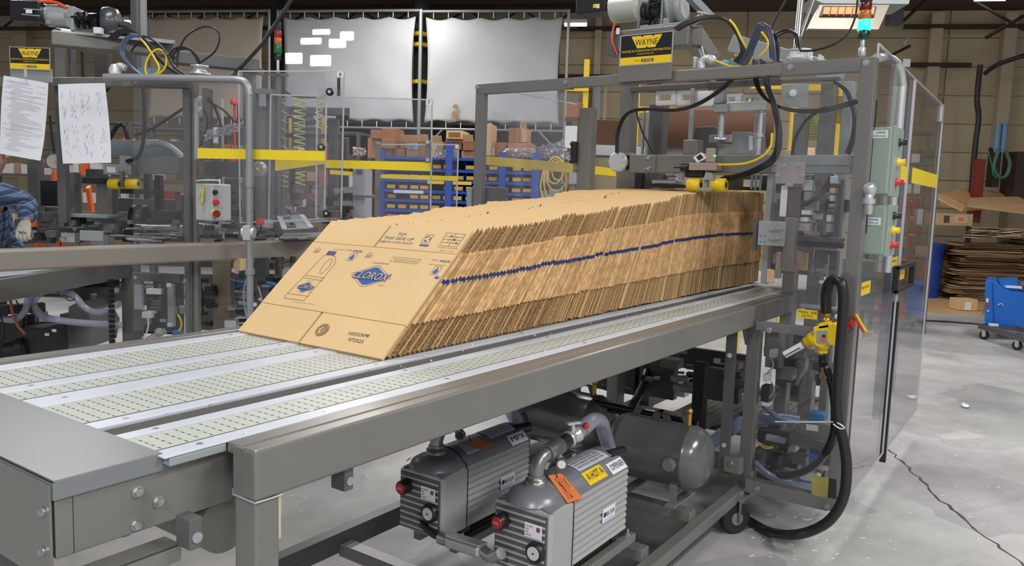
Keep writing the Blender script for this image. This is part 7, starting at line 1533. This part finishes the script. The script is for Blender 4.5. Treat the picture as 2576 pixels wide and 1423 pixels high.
# ================================================================ person at the left edge
def skinmesh(nm, joints, links, m_, par, sub=2):
    me = bpy.data.meshes.new(nm); b = base_of(par)
    me.from_pydata([tuple(V(j[0])-b) for j in joints], links, []); me.materials.append(m_)
    o = bpy.data.objects.new(nm, me); C.objects.link(o); o.parent = par
    s = o.modifiers.new('s', 'SKIN'); me.update()
    if not me.skin_vertices: 
        bpy.context.view_layer.objects.active = o
    for i, j in enumerate(joints):
        r_ = j[1] if isinstance(j[1], tuple) else (j[1], j[1]); me.skin_vertices[0].data[i].radius = r_
    me.skin_vertices[0].data[0].use_root = True
    s.use_smooth_shade = True
    d = o.modifiers.new('d', 'SUBSURF'); d.levels = sub; d.render_levels = sub
    return o
PB_ = wz(D(-62, 600, 4.85), 0); pn = T('person', 'person in a blue plaid shirt and pale work glove, leaning on the far machine', 'person', PB_)
def J(a, b, z): return PB_+e1*a+e2*b+UP*z
SKN = mat('skin', 'c29a80', .55, 0, .03)
def plaid():
    m = bpy.data.materials.new('blue_plaid'); m.use_nodes = True; nt = m.node_tree; b = nt.nodes['Principled BSDF']; b.inputs['Roughness'].default_value = .85
    tc = nt.nodes.new('ShaderNodeTexCoord'); mp = nt.nodes.new('ShaderNodeMapping'); mp.inputs['Rotation'].default_value = (0, .35, -.6); nt.links.new(tc.outputs['Object'], mp.inputs[0])
    sp = nt.nodes.new('ShaderNodeSeparateXYZ'); nt.links.new(mp.outputs[0], sp.inputs[0])
    def band(sock, sc_, lo, ph):
        a = nt.nodes.new('ShaderNodeMath'); a.operation = 'MULTIPLY_ADD'; a.inputs[1].default_value = sc_; a.inputs[2].default_value = ph; nt.links.new(sock, a.inputs[0])
        s_ = nt.nodes.new('ShaderNodeMath'); s_.operation = 'SINE'; nt.links.new(a.outputs[0], s_.inputs[0])
        g = nt.nodes.new('ShaderNodeMath'); g.operation = 'GREATER_THAN'; g.inputs[1].default_value = lo; nt.links.new(s_.outputs[0], g.inputs[0]); return g.outputs[0]
    cur = None; base = lin('5f7da8')
    prev = None
    for sock, sc_, lo, ph, c, f in ((sp.outputs['X'], 105, .0, 0, '18233e', .72), (sp.outputs['Z'], 105, .0, 0, '18233e', .72), (sp.outputs['X'], 105, .96, 1.2, 'a3b0c4', .5), (sp.outputs['Z'], 105, .96, 1.2, 'a3b0c4', .5)):
        mx = nt.nodes.new('ShaderNodeMix'); mx.data_type = 'RGBA'; k = nt.nodes.new('ShaderNodeMath'); k.operation = 'MULTIPLY'; k.inputs[1].default_value = f
        nt.links.new(band(sock, sc_, lo, ph), k.inputs[0]); nt.links.new(k.outputs[0], mx.inputs['Factor'])
        if prev is None: mx.inputs['A'].default_value = base
        else: nt.links.new(prev, mx.inputs['A'])
        mx.inputs['B'].default_value = lin(c); prev = mx.outputs['Result']
    nt.links.new(prev, b.inputs['Base Color']); return m
PL = plaid()
sh_n, el_n, wr_n, ha_n = D(-12, 480, 4.72), D(72, 512, 4.72), D(68, 556, 4.58), D(56, 592, 4.52)
sh_f, el_f, wr_f = J(.0, .19, 1.42), J(.02, .26, 1.16), J(.18, .2, 1.0)
body = [(J(0, 0, .95), (.13, .1)), (J(.02, 0, 1.12), (.125, .1)), (J(.04, 0, 1.32), (.15, .11)), (J(.06, 0, 1.45), (.07, .06)), (J(.085, 0, 1.52), .055), (J(.12, 0, 1.60), (.075, .085)), (J(.125, 0, 1.69), (.08, .09)), (J(.12, 0, 1.76), (.05, .06)),
        (sh_n, .055), (el_n, .04), (wr_n, .028), (sh_f, .055), (el_f, .04), (wr_f, .028),
        (J(0, -.1, .9), .085), (J(.03, -.11, .5), .06), (J(-.02, -.11, .1), .042), (J(0, .1, .9), .085), (J(.03, .11, .5), .06), (J(-.02, .11, .1), .042), (J(.1, -.11, .035), .035), (J(.1, .11, .035), .035)]
skinmesh('body', body, [(0, 1), (1, 2), (2, 3), (3, 4), (4, 5), (5, 6), (6, 7), (2, 8), (8, 9), (9, 10), (2, 11), (11, 12), (12, 13), (0, 14), (14, 15), (15, 16), (0, 17), (17, 18), (18, 19), (16, 20), (19, 21)], SKN, pn)
skinmesh('plaid_shirt', [(J(0, 0, .88), (.165, .13)), (J(.02, 0, 1.1), (.155, .125)), (J(.04, 0, 1.3), (.18, .13)), (J(.06, 0, 1.45), (.09, .075)), (sh_n, .082), (sh_n.lerp(el_n, .55), .07), (el_n, .068), (el_n.lerp(wr_n, .5), .058), (wr_n, .045), (sh_f, .082), (el_f, .062), (wr_f, .042)], [(0, 1), (1, 2), (2, 3), (2, 4), (4, 5), (5, 6), (6, 7), (7, 8), (2, 9), (9, 10), (10, 11)], PL, pn)
skinmesh('trousers', [(J(0, 0, .97), (.15, .125)), (J(0, -.1, .86), .105), (J(.03, -.11, .5), .08), (J(-.02, -.11, .08), .06), (J(0, .1, .86), .105), (J(.03, .11, .5), .08), (J(-.02, .11, .08), .06)], [(0, 1), (1, 2), (2, 3), (0, 4), (4, 5), (5, 6)], mat('dark_trousers', '2b2f3a', .85), pn)
for s_ in (-1, 1): skinmesh('boot', [(J(-.04, .11*s_, .05), (.05, .045)), (J(.05, .11*s_, .045), (.05, .04)), (J(.17, .11*s_, .035), (.04, .03)), (J(-.02, .11*s_, .14), .052)], [(0, 1), (1, 2), (0, 3)], BLACK, pn)
GLV = mat('pale_glove', 'b9b2a6', .85, 0, .06, 40, .3, 80)
def hand(wr, d, side, up_, nm):
    d, side, up_ = d.normalized(), side.normalized(), up_.normalized(); kn = wr+d*.085; J2 = [(wr-d*.01, .026), (wr+d*.03, (.034, .02)), (wr+d*.06, (.038, .019))]; lk = [(0, 1), (1, 2)]
    for i, l_ in enumerate((.8, 1.0, .95, .75)):
        o_ = side*(i-1.5)*.021; a = len(J2); J2 += [(wr+d*.078+o_, .0125), (kn+o_+d*.022*l_-up_*.006, .0115), (kn+o_+d*.032*l_-up_*.028*l_, .011), (kn+o_+d*.022*l_-up_*.046*l_, .010)]; lk += [(2, a), (a, a+1), (a+1, a+2), (a+2, a+3)]
    a = len(J2); J2 += [(wr+d*.035-side*.036-up_*.004, .014), (wr+d*.062-side*.046-up_*.02, .013), (wr+d*.085-side*.036-up_*.032, .011)]; lk += [(1, a), (a, a+1), (a+1, a+2)]
    return skinmesh(nm, J2, lk, GLV, pn)
hand(wr_n, (ha_n-wr_n)*1.0+UP*.0, e1, -e2+UP*.6, 'work_glove'); hand(wr_f, e1*.5-UP*.5, e2, UP, 'work_glove')
hd_ = J(.13, 0, 1.67); m = M(); m.ball(hd_+e1*.085-UP*.02, .016, 8, 6); m.ball(hd_-e2*.085, .022, 8, 6, (1, .6, 1.4)); m.ball(hd_+e2*.085, .022, 8, 6, (1, .6, 1.4)); O('nose_and_ears', m, SKN, pn)
for s_ in (-1, 1): m = M(); m.ball(hd_+e1*.078+e2*.032*s_+UP*.008, .011, 8, 6); O('eye', m, WHITE, pn)
m = M(); m.obox(hd_+e1*.082-UP*.062, e1*.003, e2*.022, (0, 0, .004)); O('mouth', m, mat('lips', '8e5a50', .5), pn)
m = M(); m.ball(hd_-e1*.012+UP*.03, .105, 16, 10, (1, 1, .95)); O('hair', M().add([q for q in m.v], [f for f in m.f if sum(m.v[i].z for i in f)/len(f) > hd_.z+.0 or (sum((m.v[i]-hd_).dot(e1) for i in f)/len(f) < -.02)], True), mat('dark_hair', '2e2620', .8), pn)
# ================================================================ right-hand background
# heap of flattened board: three piles of separate sheets
random.seed(40)
def pile(cx_px, base_y, n, w_, dep, th_, off_, grp, lab, mats, tilt=.02, lift=0):
    c = at(cx_px, base_y, z=0); c.z = lift; z = lift
    for k in range(n):
        t_ = th_*random.uniform(.6, 1.6); ww = w_*random.uniform(.72, 1.06); dd = dep*random.uniform(.75, 1.0)
        o_ = WD*random.uniform(-off_, off_)+WN*random.uniform(-off_, off_)*.6; r_ = random.uniform(-.10, .10); a = (WD*cos(r_)+WN*sin(r_)); b = (WN*cos(r_)-WD*sin(r_)); tz = random.uniform(-tilt, tilt)
        m = M(); m.obox(V((c.x, c.y, z+t_/2))+o_, a*ww/2+UP*tz*.3, b*dd/2, (0, 0, t_/2*.8))
        o = O('board_sheet', m, random.choice(mats)); tag(o, lab, 'board', grp); z += t_
    return z
BM = [mat('board_a', 'a9845a', .8, 0, .1, 3), mat('board_b', '8d6c49', .8, 0, .1, 3), mat('board_c', 'b99870', .8, 0, .08, 3), mat('board_d', '6e5238', .85, 0, .1, 3), mat('board_e', 'c7b393', .75, 0, .06, 3)]
z1 = pile(2462, 752, 62, 1.15, .9, .0145, .07, 'flattened cartons in the big heap', 'flattened carton lying in the main heap by the far wall', BM, .03)
z2 = pile(2370, 742, 48, .7, .7, .0155, .06, 'flattened cartons in the left heap', 'flattened carton in the narrower heap left of the main heap', BM[:4], .02)
z3 = pile(2590, 750, 70, .8, .8, .014, .05, 'flattened cartons in the right heap', 'flattened carton in the dark heap at the right picture edge', [BM[1], BM[3], BM[3]], .02)
def dpoly(nm, pts, d, th_, m_, lab, cat, par=None, sp=0):
    m = M(); m.prism([at(q[0], q[1], d=d+(q[2] if len(q) > 2 else 0)) for q in pts], (0, 0, th_)); o = O(nm, m, m_, par); 
    if par is None: tag(o, lab, cat)
    return o
KL = mat('fresh_kraft', 'c9a06c', .7, 0, .05, 3)
dpoly('open_board', [(2357, 490, .0), (2430, 476, .4), (2462, 478, .5), (2576, 497, .4), (2620, 520, 0), (2440, 530, -.3), (2370, 520, -.2)], 13.2, .02, KL, 'large fresh kraft board draped over the top of the main heap', 'board')
dpoly('open_board', [(2358, 500, -.4), (2372, 491, -.2), (2432, 520, -.3), (2420, 532, -.5)], 13.0, .015, KRAFT, 'folded down kraft flap at the left top of the heap', 'board')
dpoly('open_board', [(2432, 520, -.4), (2440, 500, -.1), (2560, 497, .0), (2600, 515, -.3), (2590, 540, -.5)], 12.9, .02, BM[2], 'second kraft board hanging over the front of the heap', 'board')
dpoly('open_board', [(2385, 493, .3), (2448, 475, .4), (2462, 494, .3)], 13.3, .05, BM[4], 'raised kraft flap peaking at the top of the heap', 'board')
def dbox(nm, x0, y0, x1, y1, d, dep, m_, lab, cat, par=None, bev=.004):
    a, b = D(x0, y1, d), D(x1, y1, d); a.z = b.z = (a.z+b.z)/2; h = zat(y0, (a.x+b.x)/2, (a.y+b.y)/2)-a.z
    o = O(nm, M().obox((a+b)/2+e2*dep/2+UP*h/2, (b-a)/2, e2*dep/2, (0, 0, h/2)), m_, par, bev, 2)
    if par is None: tag(o, lab, cat)
    return o
o = dbox('carton', 2356, 537, 2446, 567, 12.6, .4, BM[2], 'kraft carton with a label lying on the left of the heap', 'carton'); o2 = dbox('carton_label', 2402, 541, 2434, 562, 12.59, .01, mat('label_pinkish', 'bba998', .7), '', '', o); o2.location = -V(o.location) if False else o2.location
dbox('printed_mark', 2374, 542, 2388, 560, 12.59, .01, BROWND, '', '', o); dbox('orange_blot', 2410, 547, 2424, 556, 12.585, .01, ORG, '', '', o)
o = dbox('carton', 2412, 753, 2458, 781, 11.9, .28, KRAFT, 'small kraft carton standing on the floor before the heap', 'carton'); dbox('carton_label', 2427, 760, 2443, 780, 11.89, .01, PAPER, '', '', o)
m = M(); m.prism([at(2330, 753, z=.0), at(2480, 757, z=0), at(2470, 792, z=0), at(2330, 785, z=0)], (0, 0, .012)); tag(O('slip_sheet', m, KL), 'pale board sheet lying flat on the floor under the heap', 'board')
random.seed(8)
for k in range(14):
    p = D(random.uniform(2490, 2560), 595-k*1.6, 12.4); a = random.uniform(-.3, .3); m = M(); m.obox(p, e1*.3*cos(a)+e2*.3*sin(a)+UP*random.uniform(-.02, .05), e2*.2, (0, 0, .003)); tag(O('loose_sheet', m, random.choice([WB, KL, BM[4]])), 'loose pale sheet splayed out on the right of the heap', 'sheet', 'splayed sheets on the heap')
# blue floor machine on a dolly
BLM = mat('bright_blue_plastic', '1c68c4', .28, 0, .03); dl_ = T('floor_machine', 'bright blue moulded floor machine sitting on the low dolly', 'machine', at(2530, 860, z=0))
def fp(px, py, dd=0): return D(px, py, 9.35+dd)
prof = [(2477, 818), (2478, 708), (2488, 703), (2506, 705), (2520, 724), (2545, 733), (2580, 736), (2625, 738), (2625, 826), (2545, 824)]
m = M(); m.prism([fp(*q) for q in prof], (e2+e1*.62)*.5); O('shell', m, BLM, dl_, .02, 3)
m = M(); m.prism([fp(2510, 704, .1), fp(2560, 702, .1), fp(2562, 735, .1), fp(2522, 728, .1)], (e2+e1*.62)*.35); O('rear_hump', m, BLM, dl_, .01)
m = M(); m.prism([fp(2485, 818, -.02), fp(2600, 826, -.02), fp(2600, 836, -.02), fp(2485, 826, -.02)], (e2+e1*.62)*.4); O('grey_base', m, GREYD, dl_)
m = M(); m.bar(fp(2498, 712, -.005), fp(2501, 815, -.005), .01, .01, up=e2); O('panel_seam', m, mat('seam_blue', '1650a0', .4), dl_)
m = M(); m.prism([fp(2532, 718, .05), fp(2572, 720, .05), fp(2572, 726, .05), fp(2532, 724, .05)], e2*.1); O('white_strip', m, WHITE, dl_)
m = M(); m.lathe(fp(2590, 724, .1), UP, [(0, .12), (.02, .14), (.05, .14), (.08, .1)], 24); O('black_lid', m, GREYD, dl_)
for k, (x0, y0, x1, y1, mm) in enumerate(((2481, 750, 2487, 760, PAPER), (2483, 761, 2490, 769, RED), (2484, 748, 2490, 756, mat('green_print', '4a8a5a', .5)), (2483, 780, 2488, 783, PAPER))):
    m = M(); m.prism([fp(x0, y0, -.008), fp(x1, y0, -.008), fp(x1, y1, -.008), fp(x0, y1, -.008)], e2*.003); O('decal', m, mm, dl_)
m = M(); m.tube([fp(2510, 768, -.01), fp(2518, 763, -.01), fp(2524, 770, -.01)], .004, 6); O('white_swoosh', m, PAPER, dl_)
m = M(); m.prism([fp(2487, 812, -.03), fp(2512, 814, -.03), fp(2512, 821, -.03), fp(2487, 819, -.03)], e2*.003); O('paper_tag', m, PAPER, dl_)
dy = T('dolly', 'low grey steel dolly on four casters under the blue floor machine', 'dolly', at(2530, 860, z=0))
pA_, pB_ = at(2475, 853, z=0), at(2558, 880, z=0); zt_ = .115
q0, q1 = wz(pA_, zt_), wz(pB_, zt_); dn = (q1-q0).normalized(); bk = V((-dn.y, dn.x, 0)); bk = (e2*.6+e1*.7).normalized()
for s_ in (0, .55): m = M(); m.bar(q0-dn*.1+bk*s_+UP*.03, q1+dn*.25+bk*s_+UP*.03, .06, .06); O('side_rail', m, GREYD, dy)
for s_ in (0, 1): m = M(); m.bar(q0.lerp(q1, s_)+UP*.03, q0.lerp(q1, s_)+bk*.55+UP*.03, .06, .06); O('cross_rail', m, GREYD, dy)
for k, (p_, lab) in enumerate(((pA_, 'left front caster of the dolly'), (pB_, 'right front caster of the dolly'), (pA_+bk*.55, 'left rear caster of the dolly'), (pB_+bk*.55, 'right rear caster of the dolly'))):
    m = M(); c = V((p_.x, p_.y, .052)); m.lathe(c-bk*.016, bk, [(0, .044), (.004, .052), (.028, .052), (.032, .044)], 20); wl = O('wheel', m, BLACK, dy)
    m = M(); m.cyl(c-bk*.018, c+bk*.018, .022, n=12); O('hub', m, ALU, wl); m = M(); m.bar(c-bk*.022, c-bk*.022+UP*.07, .04, .004, up=bk); m.bar(c+bk*.022, c+bk*.022+UP*.07, .04, .004, up=bk); O('fork', m, ALU, dy)
m = M(); m.tube([at(2325, 806, z=.01), at(2400, 810, z=.01), at(2475, 816, z=.01)], .012, 6); tag(O('floor_cable', m, DARK), 'dark cable lying on the floor from the clear doors to the dolly', 'cable')
# things behind the clear doors
t = T('red_ladder', 'red fibreglass stepladder standing behind the clear doors', 'ladder', at(2300, 765, z=0)); LR = mat('ladder_red', 'a8392c', .4, 0, .05)
for (x0, y0, x1, y1, dd) in ((2294, 455, 2278, 760, 10.6), (2305, 500, 2325, 735, 10.5), (2262, 600, 2248, 720, 10.6), (2288, 500, 2300, 740, 10.9)):
    m = M(); m.bar(D(x0, y0, dd), D(x1, y1, dd), .03, .08); O('rail', m, LR, t)
for k in range(6): m = M(); m.bar(D(2292-k*2, 505+k*42, 10.55), D(2306+k*4, 508+k*42, 10.55), .08, .03); O('step', m, ALU, t)
t = T('blue_barrel', 'blue plastic bin standing behind the ladder', 'bin', at(2322, 745, z=0)); m = M(); c = at(2318, 745, z=0); m.lathe(c, UP, [(0, .24), (.05, .27), (.85, .3), (.9, .32), (.95, .32)], 24); O('barrel_body', m, mat('barrel_blue', '2a4fae', .4), t)
t = T('blue_cleaner', 'tall blue upright cleaner seen through the second clear door', 'machine', at(2318, 800, z=0)); m = M(); m.prism([D(2306, 797, 8.3), D(2312, 712, 8.3), (D(2328, 710, 8.3)), D(2325, 800, 8.3)], e2*.25); O('cleaner_body', m, BLM, t, .01); m = M(); m.prism([D(2314, 720, 8.29), D(2327, 719, 8.29), D(2326, 735, 8.29), D(2315, 734, 8.29)], e2*.01); O('dark_panel', m, DARK, t); m = M(); m.prism([D(2300, 800, 8.3), D(2328, 803, 8.3), D(2328, 812, 8.3), D(2300, 810, 8.3)], e2*.25); O('base', m, DARK, t)
for px, y0, y1, lab in ((2217, 760, 800, 'left red bottle-shaped canister behind the first clear door'), (2262, 765, 806, 'right red canister behind the latch handle')):
    p = D(px, y1, 6.4); q = D(px, y0, 6.4); q.x, q.y = p.x, p.y; t = T('red_canister', lab, 'canister', p); m = M(); m.lathe(p, UP, [(0, .026), ((q-p).length*.9, .026), ((q-p).length, .018)], 14); O('canister_body', m, RED, t); m = M(); 
    for k in (.3, .7): m.obox(p+UP*(q-p).length*k+e1*.02, e1*.015, e2*.02, (0, 0, .006))
    O('ribs', m, mat('pale_red', 'd07070', .4), t)
    p2 = wz(p, 0); m = M(); m.cyl(p2, p, .012, n=8); O('stand_pipe', m, GREYB, t)
m = M(); 
for k in range(5): m.tube([D(2172, 838+k*2, 5.2), D(2200, 832+k*2, 5.3), D(2225, 812+k*3, 5.5), D(2250, 800, 5.7), D(2275, 815+k, 6.0), D(2300, 798+k, 6.6), D(2315, 780+k*2, 7.2)], .008, 8)
tag(O('hose_bundle', m, BLUEH), 'bundle of slate blue hoses sagging behind the clear doors', 'hose')
m = M(); m.tube([D(2150, 842, 5.0), D(2170, 850, 5.0), D(2190, 848, 5.0), D(2196, 838, 5.0), D(2180, 832, 5.0)], .005, 8); tag(O('yellow_wire_loop', m, YEL), 'small loop of yellow wires beside the red valve handle', 'cable')
dbox('side_unit', 2150, 655, 2198, 780, 5.1, .3, mat('dusty_teal', '6f8088', .4, .1, .04), 'grey-blue side unit of the machine, below the lower station box', 'machine')
# wall pipes, red post and hanging hoses
p = at(2466, 163, d=13.6); m = M(); q = D(2466, 163, 13.6); m.tube([q, V((q.x, q.y, 3.4)), D(2462, 300, 13.6), D(2450, 400, 13.6), wz(D(2448, 500, 13.6), 0)], .045, 10, 3); m.tube([D(2478, 185, 13.6), D(2510, 162, 13.6), D(2576, 140, 13.4), D(2620, 130, 13.4)], .04, 8, 3)
tag(O('drain_pipe', m, DARK), 'dark bent downpipe on the right wall column', 'pipe')
dbox('red_post', 2446, 400, 2466, 560, 13.3, .15, mat('post_red', '7c2422', .5, 0, .06), 'dark red guard post on the right wall below the downpipe', 'post')
for (x0, x1, lab) in ((2506, 2518, 'left slate blue tube hanging on the right wall'), (2520, 2537, 'right slate blue tube hanging on the right wall')):
    a = D((x0+x1)/2, 310, 13.4); b = V((a.x, a.y, zat(376, a.x, a.y))); m = M(); m.cyl(a, b, .05, n=14); m.cyl(b, b-UP*.05, .035, n=12); tag(O('hanging_tube', m, mat('slate_tube', '6484a0', .45, 0, .05)), lab, 'tube')
m = M(); m.tube([D(2512, 376, 13.3), D(2500, 420, 13.3), D(2515, 445, 13.3), D(2532, 440, 13.3), D(2540, 410, 13.3), D(2530, 380, 13.3)], .03, 10); m.tube([D(2486, 380, 13.3), D(2496, 420, 13.3), D(2500, 442, 13.3), D(2518, 448, 13.3)], .012, 8)
tag(O('green_hose', m, mat('green_hose', '3d6b52', .5, 0, .08)), 'dark green hose hung in a loop below the slate blue tubes', 'hose')
dbox('dark_cabinet', 2495, 370, 2512, 470, 13.5, .2, DARK, 'narrow dark cabinet behind the green hose loop', 'cabinet'); dbox('dark_rack', 2546, 382, 2640, 520, 13.4, .4, mat('dark_rack', '3c2f28', .8, 0, .2, 12), 'dark loaded rack at the right edge above the heap', 'rack')
dbox('vent_box', 2240, 22, 2272, 60, 13.0, .2, GREYD, 'grey louvred vent box on the wall right of the heater', 'vent')
dbox('wall_sign', 2272, 148, 2290, 168, 12.6, .02, PAPER, 'small blank white card on the wall above the clear doors', 'sign')
m = M(); m.prism([D(2275, 105, 12.8), D(2290, 86, 12.8), D(2284, 98, 12.8), D(2278, 112, 12.8)], e2*.02); tag(O('wall_bracket', m, GREYB), 'small pale bracket high on the wall column', 'bracket')
import OpenImageIO as o,sys,numpy as np
im=o.ImageBuf('/workdir/render_main.png').get_pixels(o.FLOAT)
for n,(x,y) in dict(floor_r=(2450,1150),floor_b=(850,1250),rail=(1200,1030),cover=(150,1080),carton=(1000,750),tarpB=(950,200),tarpC=(1250,250),wallR=(2400,300),wallM=(1520,150),tank=(1660,1150),guide=(300,650),leg=(620,1330),belt=(400,1000),strip=(700,930),fold=(1400,680),flap=(1500,600),post=(2160,400),box1=(2215,420)).items():
    X,Y=int(x*1024/2576),int(y*1024/2576);print(n,(im[Y-2:Y+3,X-2:X+3,:3].mean((0,1))*255).round())
